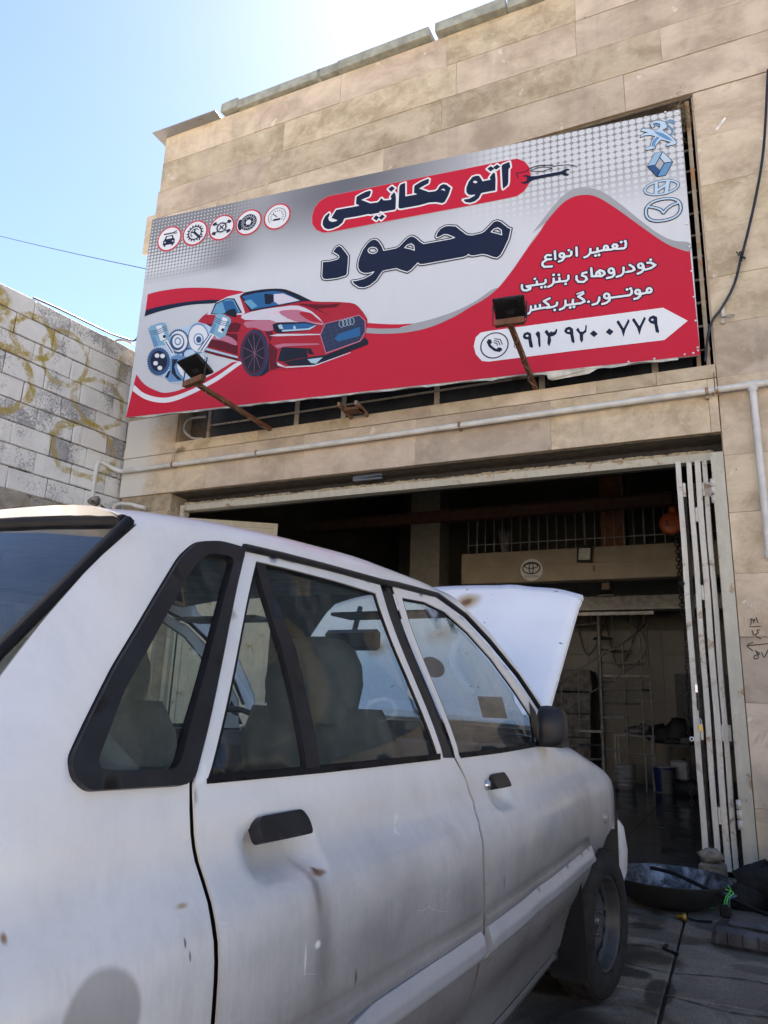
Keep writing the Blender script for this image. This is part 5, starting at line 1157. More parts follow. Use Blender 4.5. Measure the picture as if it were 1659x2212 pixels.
cp('air_slot', [(940, 670), (985, 670), (1020, 740), (960, 730)], 'black', 4.6); cp('bumper_tone', [(545, 600), (640, 690), (620, 810), (700, 860), (560, 900)], 'dkred', 4.2)
cp('splitter', [(700, 815), (950, 765), (1140, 740), (1500, 600), (1550, 555), (1582, 590), (1580, 630), (1400, 700), (1020, 850), (760, 850)], 'black', 4.8); cp('splitter_light', [(950, 785), (1110, 765), (1040, 830), (990, 825)], 'ltblue', 5.1); cp('splitter_line', [(630, 815), (720, 862), (1020, 845), (1400, 710), (1400, 718), (1020, 858), (730, 875), (640, 850)], 'pale', 5.2)
cp('arch_shade', [(240, 800), (255, 640), (300, 540), (380, 470), (460, 480), (520, 560), (552, 700), (550, 905), (540, 760), (500, 600), (420, 500), (340, 540), (280, 640)], 'dkred', 4.4)
wc, wrx, wry = (400, 722), 148, 242
we = [(wc[0]+wrx*math.cos(t), wc[1]+wry*math.sin(t)) for t in [i*math.pi/16 for i in range(32)]]
cp('tyre', we[:9]+[(500, 945), (550, 905)]+we[1:1]+we[9:], 'grille', 4.8) if False else cp('tyre', we, 'grille', 4.8)
cp('tyre_side', [(440, 965), (500, 945), (552, 905), (548, 780), (530, 640), (500, 580), (520, 720), (500, 850)], 'black', 4.7)
cp('rim', [(wc[0]-10+118*math.cos(t), wc[1]+212*math.sin(t)) for t in [i*math.pi/16 for i in range(32)]], 'dkred', 5)
cp('rim_well', [(wc[0]-8+108*math.cos(t), wc[1]-2+198*math.sin(t)) for t in [i*math.pi/16 for i in range(32)]], 'black', 5.2)
Shape(strokes=[(T(z6, [(wc[0], wc[1]), (wc[0]-8+106*math.cos(t), wc[1]+195*math.sin(t))]), .0026) for t in [i*math.pi/5+.3 for i in range(10)]], pad=.02, h=.0025).cut('spokes', pm('spoke_pink', (.26, .10, .16)), 5.5, parent=pic)
# ---- the engine picture
eng = poly('engine_picture', T(z5, [(100, 830), (160, 750), (310, 668), (345, 700), (410, 850), (470, 740), (600, 720), (800, 640), (930, 680), (1000, 720), (1060, 580), (1110, 555), (1240, 590), (1285, 650), (1200, 800), (1130, 890), (1080, 880), (1040, 820), (900, 1080), (1000, 1300), (860, 1450), (620, 1530), (400, 1520), (330, 1440), (250, 1420), (120, 1340), (78, 1230), (110, 1080), (200, 1030)]), m_b1, 4.6)
def disc(c, x, y, rx, ry, m, k, name='gear', teeth=0, tr=1.08, par=eng):
    n = 28 if not teeth else teeth
    pts = [c(x+rx*math.cos(2*math.pi*i/n), y+ry*math.sin(2*math.pi*i/n)) for i in range(n)] if not teeth else [c(x+rx*q*math.cos(2*math.pi*(i+o_)/n), y+ry*q*math.sin(2*math.pi*(i+o_)/n)) for i in range(n) for q, o_ in ((1, -.25), (tr, -.16), (tr, .16), (1, .25))]
    return poly(name, [S2(*p) for p in pts], m, k, par)
disc(z5, 815, 880, 150, 215, m_b2, 5.0, teeth=34, tr=1.06); disc(z5, 815, 880, 138, 195, m_wht, 5.3); disc(z5, 820, 895, 75, 88, m_b2, 5.6); disc(z5, 820, 895, 58, 70, m_wht, 5.8); disc(z5, 822, 900, 38, 48, m_b3, 6.0)
disc(z5, 530, 930, 150, 175, m_b3, 5.2, teeth=34, tr=1.06); disc(z5, 530, 925, 128, 150, m_wht, 5.5); disc(z5, 510, 935, 105, 122, m_b3, 5.7); disc(z5, 520, 925, 78, 92, m_wht, 5.9); disc(z5, 520, 925, 48, 60, m_b2, 6.0); disc(z5, 520, 925, 30, 38, m_wht, 6.2)
disc(z5, 245, 1215, 160, 195, m_b3, 5.0, teeth=36, tr=1.07); disc(z5, 245, 1210, 120, 150, m_navy, 5.3)
for x, y in ((222, 1130), (200, 1240), (262, 1308), (300, 1135)): disc(z5, x, y, 34, 32, m_wht, 5.6, 'gear_hole')
disc(z5, 700, 1120, 120, 110, m_b3, 4.9); disc(z5, 690, 1110, 80, 70, m_b1, 5.1)
poly('con_rod', T(z5, [(320, 930), (370, 900), (470, 1090), (440, 1120)]), m_wht, 6.2, eng); poly('con_rod_line', T(z5, [(340, 935), (352, 925), (455, 1090), (440, 1100)]), m_b3, 6.5, eng)
poly('con_rod', T(z5, [(980, 810), (1050, 830), (880, 1080), (800, 1060)]), m_wht, 6.2, eng); poly('con_rod_line', T(z5, [(1000, 830), (1015, 835), (860, 1070), (845, 1060)]), m_b3, 6.5, eng); poly('con_rod_line', T(z5, [(970, 820), (985, 822), (820, 1060), (805, 1055)]), m_b3, 6.5, eng)
poly('crank', T(z5, [(420, 1150), (520, 1110), (640, 1150), (820, 1110), (920, 1140), (900, 1300), (600, 1240), (560, 1380), (620, 1500), (400, 1510), (330, 1440), (400, 1330)]), m_b2, 5.4, eng)
poly('crank_shade', T(z5, [(440, 1180), (520, 1180), (470, 1290), (500, 1400), (580, 1480), (520, 1480), (430, 1380)]), m_navy, 5.8, eng); poly('crank_light', T(z5, [(520, 1210), (600, 1200), (580, 1320), (620, 1440), (560, 1400), (510, 1300)]), m_wht, 6.0, eng); poly('crank_shade', T(z5, [(380, 1360), (420, 1340), (380, 1450), (340, 1440)]), m_navy, 5.8, eng); poly('crank_light', T(z5, [(640, 1170), (850, 1120), (910, 1150), (880, 1240), (700, 1240)]), m_wht, 5.6, eng)
def piston(cx, cy, ang, w, h):
    a = R(ang); f = lambda x, y: (cx+x*math.cos(a)-y*math.sin(a), cy+x*math.sin(a)+y*math.cos(a)); P = lambda *q: T(z5, [f(*p) for p in q])
    poly('piston', P((-w, -h), (-w*.6, -h*1.18), (w*.6, -h*1.18), (w, -h), (w, h*.7), (w*.5, h*1.05), (-w*.3, h*.9), (-w, h*.9)), pm('piston_blue', (.20, .40, .55)), 6.0, eng)
    poly('piston_light', P((-w*.1, -h), (w*.55, -h*.95), (w*.55, h*.5), (-w*.1, h*.5)), m_wht, 6.3, eng); poly('piston_shade', P((-w, -h*.2), (-w*.55, -h*.1), (-w*.5, h*.85), (-w, h*.9)), m_b2, 6.3, eng)
    for k in range(3): poly('piston_ring', P((-w, -h*(.72-.18*k)), (0, -h*(.62-.18*k)), (w, -h*(.72-.18*k)), (w, -h*(.66-.18*k)), (0, -h*(.55-.18*k)), (-w, -h*(.66-.18*k))), m_b3, 6.7, eng)
    poly('pin_hole', T(z5, [f(w*.45+22*math.cos(t), h*.2+24*math.sin(t)) for t in [i*math.pi/6 for i in range(12)]]), m_navy, 7, eng)
piston(262, 845, -18, 130, 150); piston(1130, 715, 20, 115, 150)
# ================================================================ THE CAR
# car coordinates: x outwards to the right from the right flank, y forwards from the front axle, z up
CARA = R(3.0); CD = Vector((math.sin(CARA), math.cos(CARA), 0)); CN = Vector((CD.y, -CD.x, 0))
CO = Vector((-.5295, 3.2457, 0)); CW = 1.60
_pt = pchip([.15, .22, .25, .31, .36, .42, .46, .514, .578, .64, .70, .735, .76, .785, .81, .84, .88, .93, .945],
            [-.125, -.105, -.095, -.078, -.060, -.030, -.015, -.006, 0, 0, -.001, -.005, -.012, -.026, -.047, -.060, -.064, -.0765, -.079])
_pl = pchip([-3.2, -3.0, -2.8, -2.35, -1.9, -1.42, -1.0, -.5, -.12, .2, .45, .6, .72], [-.14, -.06, -.015, .012, .028, .034, .028, .010, -.005, -.012, -.030, -.075, -.20])
_h = pchip([-3.2, -2.42, -2.3, -2.1, -1.8, -1.5, -1.2, -1.0, 0], [1.335, 1.365, 1.385, 1.412, 1.437, 1.452, 1.452, 1.445, 1.44])
_rf = pchip([0, .03, .07, .13, .25, .45, .65], [0, .023, .073, .16, .36, .69, 1.0]); _rg = pchip([0, .03, .07, .13, .25, .45, .65], [0, .37, .64, .80, .91, .97, 1.0])
def sst(x, a, b): t = min(max((x-a)/(b-a), 0), 1); return t*t*(3-2*t)
def dent(s, z):
    d = 0
    for cs, cz, ws, wz in ((-2.160, .822, .082, .046), (-1.150, .828, .072, .042)):
        d += .034*sst(ws-abs(s-cs), 0, .022)*sst(wz-abs(z-cz), 0, .030)
    d += .006*math.exp(-((s+.95)/.10)**2-((z-.50)/.12)**2)       # shallow knocks
    d += .004*math.exp(-((s+1.75)/.14)**2-((z-.62)/.06)**2)
    d += .007*math.exp(-((z-.587)/.007)**2)*sst(s, -2.25, -2.15)*(1-sst(s, -.30, -.15))   # pressed line above the mouldings
    return d
def vR(s): return _h(s)-.07
def side(s, v, off=0.0):
    """point of the body skin at length s, height parameter v"""
    k = _pl(s)
    if v <= .945: x, z = _pt(max(v, .15))+k*(1 if v < .8 else 1), v; x -= dent(s, v)
    else:
        vr = vR(s); t1 = lambda z: -.079+k*(1-sst(z, .945, 1.3))-.33*(z-.945)
        if s < -2.35: t1_ = t1; q = .35*(s+2.35)**2; t1 = lambda z: t1_(z)-q*sst(z, .9, 1.2)*1.2
        if v <= vr: x, z = t1(v), v
        else:
            w = v-vr; a = t1(vr); x = a-_rf(w)*(CW/2+a); z = vr+.07*_rg(w)
    return Vector((x+off, s, z))
_hf = pchip([-.7, -.5, 0, .1, .3, .5, .62, .72], [.985, .975, .930, .912, .868, .80, .74, .68])
def fender(s, v, off=0.0):
    h = _hf(s); vr = h-.06
    k = _pl(s); tf = lambda z: _pt(max(min(z, .945), .15))+k
    if v <= vr: return Vector((tf(v)+off, s, v))
    w = v-vr; a = tf(vr); u = min(w/.16, 1)
    return Vector((a-.13*(1-math.cos(u*math.pi/2))*1.0-.03*u+off, s, vr+.06*math.sin(u*math.pi/2)))
def CP(x, y, surf=side):
    """traced point -> (s, z) on the car's flank"""
    d = ray(x, y); t = -.05; n = CN
    for _ in range(14):
        a = ((CO-CAM).dot(n)+t)/d.dot(n); P = CAM+d*a; s, z = (P-CO).dot(CD), P.z; t = t*.3+.7*surf(min(max(s, -3.1), .7), min(max(z, .15), vR(max(s, -3.1)))).x
    return (s, z)
def CL(*pts): return [CP(*p) if max(p) > 20 else p for p in pts]
def resample(poly_, step, closed=True):
    out = []; n = len(poly_)
    for i in range(n if closed else n-1):
        a, b = poly_[i], poly_[(i+1) % n]; L = math.hypot(b[0]-a[0], b[1]-a[1]); k = max(1, int(round(L/step)))
        for j in range(k): t = j/k; out.append((a[0]+(b[0]-a[0])*t, a[1]+(b[1]-a[1])*t))
    if not closed: out.append(poly_[-1])
    return out
def rounded(poly_, r=.03, n=4):
    out = []; m = len(poly_)
    for i in range(m):
        p0, p1, p2 = [Vector(poly_[(i+k) % m]) for k in (-1, 0, 1)]; a, b = p0-p1, p2-p1; d = min(r, a.length*.45, b.length*.45)
        A, B = p1+a.normalized()*d, p1+b.normalized()*d
        for k in range(n+1): t = k/n; out.append(tuple(A*(1-t)**2+p1*2*t*(1-t)+B*t*t))
    return out
def panel(name, outline, m, parent, holes=(), surf=side, off=0.0, step=.028, rim=.012, mirror=False, both=False, zstep=None):
    zstep = zstep or step
    O_ = resample(outline, step); Hs = [resample(h, step) for h in holes]
    V = [Vector(p) for p in O_]; E_l = [(i, (i+1) % len(O_)) for i in range(len(O_))]
    for h in Hs: k = len(V); V += [Vector(p) for p in h]; E_l += [(k+i, k+(i+1) % len(h)) for i in range(len(h))]
    nb = len(V)
    xs = np.arange(min(p[0] for p in O_)+step*.5, max(p[0] for p in O_), step); ys = np.arange(min(p[1] for p in O_)+zstep*.5, max(p[1] for p in O_), zstep)
    X, Y = [q.ravel() for q in np.meshgrid(xs, ys)]
    ok = inside(X, Y, O_)
    B = np.array([tuple(p) for p in V]); 
    for h in Hs: ok &= ~inside(X, Y, h)
    X, Y = X[ok], Y[ok]
    if len(X):
        dm = np.full(X.shape, 1e9)
        for L in [O_]+Hs: dm = np.minimum(dm, seg_dist(X, Y, list(zip(L, L[1:]+L[:1]))))
        for x, y in zip(X[dm > min(step, zstep)*.4], Y[dm > min(step, zstep)*.4]): V.append(Vector((float(x), float(y))))
    v2, e2, f2, *_ = geometry.delaunay_2d_cdt(V, E_l, [], 0, 1e-6)
    cx = np.array([sum(v2[i].x for i in f)/3 for f in f2]); cy = np.array([sum(v2[i].y for i in f)/3 for f in f2])
    keep = inside(cx, cy, O_)
    for h in Hs: keep &= ~inside(cx, cy, h)
    P = [surf(v.x, v.y, off) for v in v2]; fs = [tuple(f) for f, k in zip(f2, keep) if k]
    def emit(b, sgn):
        Q = P if sgn > 0 else [Vector((-CW-p.x, p.y, p.z)) for p in P]
        b.add(Q, fs, True)
        if rim:
            for L in [O_]+Hs:
                A = [surf(p[0], p[1], off) for p in L]; C = [Vector((a.x-rim, a.y, a.z-(rim*.3))) for a in A]
                if sgn < 0: A, C = [[Vector((-CW-p.x, p.y, p.z)) for p in q] for q in (A, C)]
                n = len(A); b.add(A+C, [(i, (i+1) % n, n+(i+1) % n, n+i) for i in range(n)], False)
    b = MB()
    if not mirror or both: emit(b, 1)
    if mirror or both: emit(b, -1)
    return b.build(name, m, parent)

_c = lambda x, y: CP(x, y)
z_b = crop(0, 2200, 1135); z_r = crop(1135, 2000, 2269)
rust = (.20, .075, .02)
def SPT(x, y, ry, rz, c, a, soft=.5, warp=0.0): s, z = CP(x, y); return (s, z, ry, rz, c, a, soft, warp)
SPOTS = [SPT(*z_b(1372, 552), .024, .007, rust, .95, .3, .6), SPT(*z_b(1360, 545), .008, .007, (.05, .02, .01), .95, .3, .8),
         SPT(*z_b(1365, 640), .016, .060, (.10, .085, .075), .65, .1, .5), SPT(*z_b(1390, 860), .045, .15, (.13, .12, .12), .62, .1, .7), SPT(*z_b(1600, 900), .10, .10, (.22, .21, .21), .40, .1, .8),
         SPT(*z_b(1365, 862), .012, .009, (.85, .85, .86), .9, .3, .6), SPT(*z_b(1312, 925), .004, .030, (.85, .85, .86), .6, .3, .6),
         SPT(*z_b(1530, 1005), .006, .016, (.06, .04, .03), .8, .3, .8), SPT(*z_b(800, 857), .0028, .008, (.04, .04, .05), .85, .4, .3), SPT(*z_b(822, 915), .0024, .009, (.04, .04, .05), .8, .4, .3),
         SPT(*z_b(790, 697), .015, .005, (.33, .20, .06), .75, .2, .8), SPT(*z_b(440, 1215), .060, .060, (.16, .15, .145), .60, .82, .25), SPT(*z_b(15, 838), .006, .008, (.22, .10, .03), .9, .2, .9),
         SPT(*z_b(930, 800), .002, .012, rust, .9, .4, .6), SPT(*z_b(935, 895), .002, .012, rust, .7, .4, .8),
         SPT(*z_r(495, 435), .016, .010, (.33, .27, .16), .85, .3, .8), SPT(*z_r(515, 890), .012, .028, (.06, .06, .07), .55, .2, .8), SPT(*z_r(700, 745), .012, .008, (.12, .10, .10), .6, .2, .8), SPT(*z_r(300, 700), .05, .05, (.25, .24, .24), .3, .2, .8)]
m_car = m_paint()
m_car_clean = m_paint('white_hood_paint', 0.0, (.74, .75, .77))
m_trim = plain('black_rubber_trim', (.013, .013, .016), .45, spec=.35, var=.3, scale=20, obj=True); m_seal = plain('black_seal', (.008, .008, .010), .6, spec=.2, obj=True)
m_cabin = plain('cabin_dark', (.035, .034, .033), .9, obj=True); m_seat = plain('grey_seat_cloth', (.34, .31, .27), .9, var=.07, scale=25, obj=True)
m_tint = m_glass('side_window_glass', (.74, .80, .76), .015, .045); m_rear = m_glass('rear_window_glass', (.16, .22, .28), .02, .02)
m_rub = plain('tyre_rubber', (.020, .019, .019), .85, spec=.2, var=.35, scale=30, bump=.3, obj=True); m_steelw = plain('black_steel_wheel', (.030, .030, .034), .5, var=.3, obj=True)
m_mould = m_paint('dusty_silver_moulding', .35, (.46, .47, .50))
m_chrome = plain('worn_chrome', (.55, .56, .58), .22, .9, obj=True)
car = thing('parked_car', 'dirty white older sedan with rust spots and its bonnet raised, nosed up to the garage', 'car', CO, -CARA)

# --- outlines
rear_door = CL((416, 1692), (526, 1190), (600, 1206), (700, 1231), (819, 1264), (955, 1637), (978, 1637), (1002, 1682), (1019, 1732), (1033, 1792), (1040, 1862), (1042, 1987), (1034, 2052), (1026, 2107), (-1.435, .34), (-1.445, .245), (-1.95, .24), (-2.02, .36), (-2.10, .47), (-2.22, .56), (-2.325, .62), (465, 2212), (466, 1990), (458, 1950), (443, 1900), (430, 1860), (420, 1800), (418, 1750))
rear_glass = CL((443, 1688), (551, 1212), (620, 1228), (720, 1254), (812, 1282), (880, 1460), (947, 1637))
front_door = CL((984, 1636), (1005, 1680), (1022, 1730), (1037, 1790), (1044, 1862), (1047, 1987), (1039, 2052), (1031, 2107), (-1.425, .34), (-1.435, .245), (-.42, .245), (1245, 2012), (1254, 1977), (1268, 1927), (1275, 1882), (1278, 1832), (1275, 1790), (1265, 1710), (1246, 1672), (-.40, .925), (1161, 1534), (1110, 1464), (1050, 1390), (1000, 1336), (940, 1291), (848, 1268))
front_glass = CL((990, 1634), (866, 1291), (915, 1300), (960, 1322), (1010, 1366), (1060, 1422), (1110, 1490), (1149, 1550), (1157, 1612))
q_out = rounded(CL((143, 1640), (152, 1682), (182, 1706), (405, 1693), (524, 1184), (470, 1168), (420, 1170), (385, 1200), (330, 1290), (240, 1440), (170, 1580)), .02)
q_in = rounded(CL((197, 1655), (375, 1657), (400, 1560), (498, 1207), (440, 1198), (412, 1222), (350, 1330), (260, 1490)), .022)
inset = lambda L, d, c=None: [(x+(cx_-x)*d, y+(cy_-y)*d) for cx_, cy_ in [c or (sum(p[0] for p in L)/len(L), sum(p[1] for p in L)/len(L))] for x, y in L]
# --- body shell with pillar, roof half and quarter panel, both sides
arch = lambda c, r, a0, a1, n=14: [(c[0]+r*math.cos(R(a0+(a1-a0)*i/n)), c[1]+r*math.sin(R(a0+(a1-a0)*i/n))) for i in range(n+1)]
AX2 = -2.31
rw = CL((305, 1130), (200, 1217), (100, 1332), (0, 1462))
rw = [(rw[0][0], rw[0][1])]+rw[1:]+[(-2.74, .965)]
vC = lambda s: vR(s)+.65
body = [(-3.05, .30), (-3.08, .60), (-3.08, .93), (-2.80, .955)]+rw[::-1][1:]+[(-2.415, vR(-2.415)+.06), (-2.43, vC(-2.43))]
body += [(s, vC(s)) for s in (-2.2, -1.9, -1.6, -1.3)]+[(-1.02, vC(-1.02)), (-1.04, vR(-1.04)+.10)]+CL((1000, 1303), (1058, 1366), (1110, 1432), (1172, 1524))+[(-.30, .955)]
gut = CL((1172, 1545), (1114, 1458), (1053, 1384), (1002, 1330), (942, 1285), (850, 1262), (820, 1257), (700, 1225), (600, 1200), (523, 1183))
body += gut+CL((409, 1692), (409, 1750), (411, 1800), (420, 1860), (433, 1900), (448, 1950), (455, 1990), (455, 2212))+[(-2.33, .625)]
body += arch((AX2, .27), .355, 84, 180, 12)+[(-2.78, .26)]
panel('body', body, m_car, car, [q_out], both=True, step=.024, rim=.004)
m_sill = m_paint('dusty_sill_paint', 1.5, (.62, .62, .64))
for mir in (False, True): panel('sill', [(-1.97, .195), (-1.96, .243), (-.40, .243), (-.37, .225), (-.38, .195)], m_sill, car, surf=lambda s, v, off=0: Vector((_pl(s)-.092-.6*max(0, .225-v), s, v)), rim=.03, step=.02, zstep=.01, mirror=mir)
# --- front wings
CL_f = lambda *pts: [CP(x, y, fender) for x, y in pts]
fen = [(-.40, .20), (-.395, .245)]+[(s+.006, z) for s, z in CL((1245, 2012), (1254, 1977), (1268, 1927), (1275, 1882), (1278, 1832), (1275, 1790), (1265, 1710), (1246, 1672))]+[(-.40, .915), (-.42, vR(0)*0+.905)]
fen += [(s, _hf(s)+.09) for s in (-.40, -.2, 0, .2, .4, .55, .66)]+[(.68, .62), (.64, .57), (.40, .565)]+CL_f((1342, 1794), (1330, 1783), (1320, 1791), (1311, 1806), (1302, 1830), (1297, 1862), (1292, 1895), (1287, 1932), (1272, 1992), (1252, 2040))+[(-.375, .20)]
m_wing = m_paint('wing_paint', 1.0)
for mir in (False, True): panel('front_wing', fen, m_wing, car, surf=fender, mirror=mir, step=.028)
# black sheets behind the door gaps, standing in for the shade inside them
gap_sheet = [(-2.45, .70), (-2.45, .93), (-.30, .93), (-.14, .85), (-.14, .40), (-.30, .235), (-2.0, .235), (-2.1, .42), (-2.38, .60)]
for mir in (False, True): panel('gap_shade', gap_sheet, m_seal, car, [[(-2.29, .73), (-2.29, .90), (-2.03, .90), (-2.03, .73)], [(-1.26, .75), (-1.26, .90), (-1.04, .90), (-1.04, .75)]], off=-.012, rim=0, mirror=mir, step=.05)
# --- doors with windows
for mir in (False, True):
    rd = panel('door', rear_door, m_car, car, [rear_glass], off=.003, step=.022, zstep=.011, rim=.004, mirror=mir)
    fdr = panel('door', front_door, m_car, car, [front_glass], off=.003, step=.022, zstep=.011, rim=.004, mirror=mir)
    panel('window_glass', rear_glass, m_tint, rd, off=-.010, rim=0, mirror=mir, step=.06); panel('window_glass', front_glass, m_tint, fdr, off=-.010, rim=0, mirror=mir, step=.06)
    for G_, pr_ in ((rear_glass, rd), (front_glass, fdr)):
        panel('window_seal', G_, m_seal, pr_, [inset(G_, .035)], off=-.002, rim=.004, mirror=mir, step=.03)
    dv = CL((553, 1212), (572, 1216), (640, 1400), (693, 1661), (664, 1665), (610, 1400)); panel('window_divider', dv, m_trim, rd, off=-.001, mirror=mir)
    wl_ = CL((443, 1692), (443, 1680), (700, 1655), (947, 1627), (947, 1640), (700, 1668)); panel('weather_strip', wl_, m_seal, rd, off=.006, rim=.006, mirror=mir)
    wl_ = CL((992, 1637), (992, 1626), (1080, 1615), (1160, 1600), (1160, 1612), (1080, 1626)); panel('weather_strip', wl_, m_seal, fdr, off=.006, rim=.006, mirror=mir)
    def mo(s, v, off=0.0):
        t = min(max((v-.492)/.072, 0), 1); q = side(s, .54); return Vector((side(s, v).x*.4+q.x*.6+.004+.020*min(1, 3.2*t, 2.6*(1-t)+.12), s, v))
    panel('side_moulding', rounded([(-1.41, .492), (-1.41, .562), (-.165, .568), (-.165, .512)], .01), m_mould, fdr, surf=mo, rim=.020, step=.03, zstep=.006, mirror=mir)
    panel('side_moulding', rounded([(-2.20, .50), (-2.10, .545), (-1.95, .560), (-1.45, .562), (-1.45, .492), (-1.98, .49), (-2.12, .47)], .01), m_mould, rd, surf=mo, rim=.020, step=.03, zstep=.006, mirror=mir)
    # handles: flap over a pressed recess
    for cs, cz, par, w in ((-2.165, .858, rd, .068), (-1.155, .861, fdr, .060)):
        X = side(cs, cz-.03).x+.022
        fl_ = [(cs-w, cz-.014), (cs-w, cz+.012), (cs-w+.012, cz+.021), (cs+w-.012, cz+.021), (cs+w, cz+.006), (cs+w, cz-.016)]
        panel('handle', rounded(fl_, .01), m_trim, par, surf=lambda s, v, off=0, cs=cs, cz=cz: Vector((side(cs, .93).x+.036+.10*(cs-s)*0-.5*(v-cz)+off, s, v)), rim=.022, step=.012, mirror=mir)
    if not mir:
        kp = (-1.238, .856); kx = side(-1.31, kp[1]).x+.004; MY = Matrix.Rotation(R(90), 3, 'Y')
        MB().lathe([(0, .010), (.010, .010), (.013, .006), (.014, 0)], M=MY, c=(kx, kp[0], kp[1]), n=18).build('keyhole', m_chrome, fdr)
    # quarter window: fat black gasket round the glass
    panel('quarter_window', q_out, m_trim, car, [inset(q_in, -.02)], off=.010, rim=.016, step=.02, mirror=mir)
    panel('quarter_glass', q_in, m_tint, car, off=-.004, rim=0, step=.05, mirror=mir)
    # black pillar strip between the doors and the drip rail
    panel('pillar_trim', CL((955, 1637), (984, 1636), (848, 1268), (820, 1262)), m_trim, car, off=-.006, rim=0, mirror=mir)
# drip rail
gl = [side(s, z, .006) for s, z in resample(gut, .03, False)]
for sg in (1, -1): MB().tube([Vector((p.x if sg > 0 else -CW-p.x, p.y, p.z)) for p in gl], .0085, 6).build('drip_rail', m_trim, car)
# lettering on the front door
lp = CP(1268, 1826)
lt = letters('GLXi', .042, plain('dull_badge', (.10, .10, .11), .4, .5, obj=True), car, (side(lp[0]-.02, lp[1]).x+.011, lp[0]-.030, lp[1]+.014), 'model_lettering', (R(90), 0, R(90)))
# side indicator
ip = CP(1306, 1765, fender); ix = fender(*ip).x
MB().lathe([(0, .020), (.012, .018), (.021, .008), (.024, 0)], M=Matrix.Rotation(R(90), 3, 'Y'), c=(ix-.001, ip[0]-.01, ip[1]), n=16).build('side_indicator', plain('smoky_lamp', (.22, .20, .18), .25, coat=.5, obj=True), car)
# mirror
mp = CP(1187, 1577)
def mirror_housing(sg):
    b = MB(); prof = [(-.055, .0), (-.05, .045), (-.03, .062), (.03, .060), (.05, .045), (.056, 0), (.052, -.045), (.04, -.056), (-.045, -.056), (-.054, -.04)]
    rings = [(.0, .80), (.012, .96), (.03, 1.0), (.052, .97), (.070, .86), (.080, .62)]; vs = []; n = len(prof)
    X0 = -.055; 
    for i, (x, k) in enumerate(rings):
        for (p, q) in prof: vs.append(Vector((X0+x, -.60+p*k-.02+.25*x, 1.000+q*k*1.15)))
    vs = [Vector((v.x if sg > 0 else -CW-v.x, v.y, v.z)) for v in vs]
    fs = [(i*n+k, i*n+(k+1) % n, (i+1)*n+(k+1) % n, (i+1)*n+k) for i in range(len(rings)-1) for k in range(n)]
    b.add(vs, fs+[tuple(range(n)), tuple(range((len(rings)-1)*n, len(rings)*n))], True)
    o = b.build('wing_mirror', m_trim, car)
    b = MB(); xs = (-.075, .015) if sg > 0 else (-CW+.075, -CW-.015)
    b.box(((xs[0]+xs[1])/2, -.585, .945), (.100, .10, .022)).build('mirror_foot', m_trim, o)
    sa = MB(); s3_ = [side(s, z, .004) for s, z in ((-.66, .945), (-.66, .97), (-.62, 1.03), (-.56, 1.085), (-.38, .945))]
    sa.add([Vector((p.x if sg > 0 else -CW-p.x, p.y, p.z)) for p in s3_], [(0, 1, 2, 3, 4)]).build('sail_panel', m_trim, o)
for sg in (1, -1): mirror_housing(sg)

# --- glass front and rear, seals
def quad_sheet(name, A, B, C, D, m, bulge=.03, n=8, axis=Vector((0, 1, .4)), par=car, off=0.0):
    b = MB(); vs = []
    for i in range(n+1):
        for j in range(n+1):
            u, v = i/n, j/n; p = (A*(1-u)+B*u)*(1-v)+(D*(1-u)+C*u)*v; vs.append(p+axis.normalized()*(bulge*4*u*(1-u)+off))
    b.add(vs, [(i*(n+1)+j, (i+1)*(n+1)+j, (i+1)*(n+1)+j+1, i*(n+1)+j+1) for i in range(n) for j in range(n)], True)
    return b.build(name, m, par)
mir_ = lambda p: Vector((-CW-p.x, p.y, p.z))
# rear window
ra, rb_ = side(rw[0][0]-.004, rw[0][1]), side(-2.745, .955)
ra = side(-2.385, 1.318); top_c = -2.43
RT, RBm = ra+Vector((-.012, -.010, .006)), rb_+Vector((-.04, -.02, -.005))
rwx = quad_sheet('rear_window', RT, mir_(RT), mir_(RBm), RBm, m_rear, .035, axis=Vector((0, -1, .55)))
def edge_strip(name, P, w, m, par, sh=Vector((0, 0, 0))):
    b = MB().tube([p+sh for p in P], w, 6); return b.build(name, m, par)
hdr = [side(-2.418+ (-.012)*min(1, k/8), vR(-2.42)+.05+.60*k/8) for k in range(9)]
edge_strip('rear_window_seal', [RBm+Vector((.012, 0, 0)), RT+Vector((.010, 0, 0))], .010, m_seal, rwx)
edge_strip('rear_window_seal', [mir_(RBm), mir_(RT)], .018, m_seal, rwx)
hd = [RT*(1-u)+mir_(RT)*u+Vector((0, -1, .55)).normalized()*.035*4*u*(1-u) for u in [i/16 for i in range(17)]]
edge_strip('rear_window_seal', hd, .012, m_seal, rwx)
b = MB()
for k in range(11):
    v = .12+.76*k/10; L = RT*(1-v)+RBm*v; Rr = mir_(L); pts = [L*(1-u)+Rr*u+Vector((0, -1, .55)).normalized()*(.035*4*u*(1-u)-.003) for u in [.04+.92*i/10 for i in range(11)]]; b.tube(pts, .0009, 3, cap=False)
b.build('heating_lines', plain('copper_line', (.10, .05, .03), .5, obj=True), rwx)
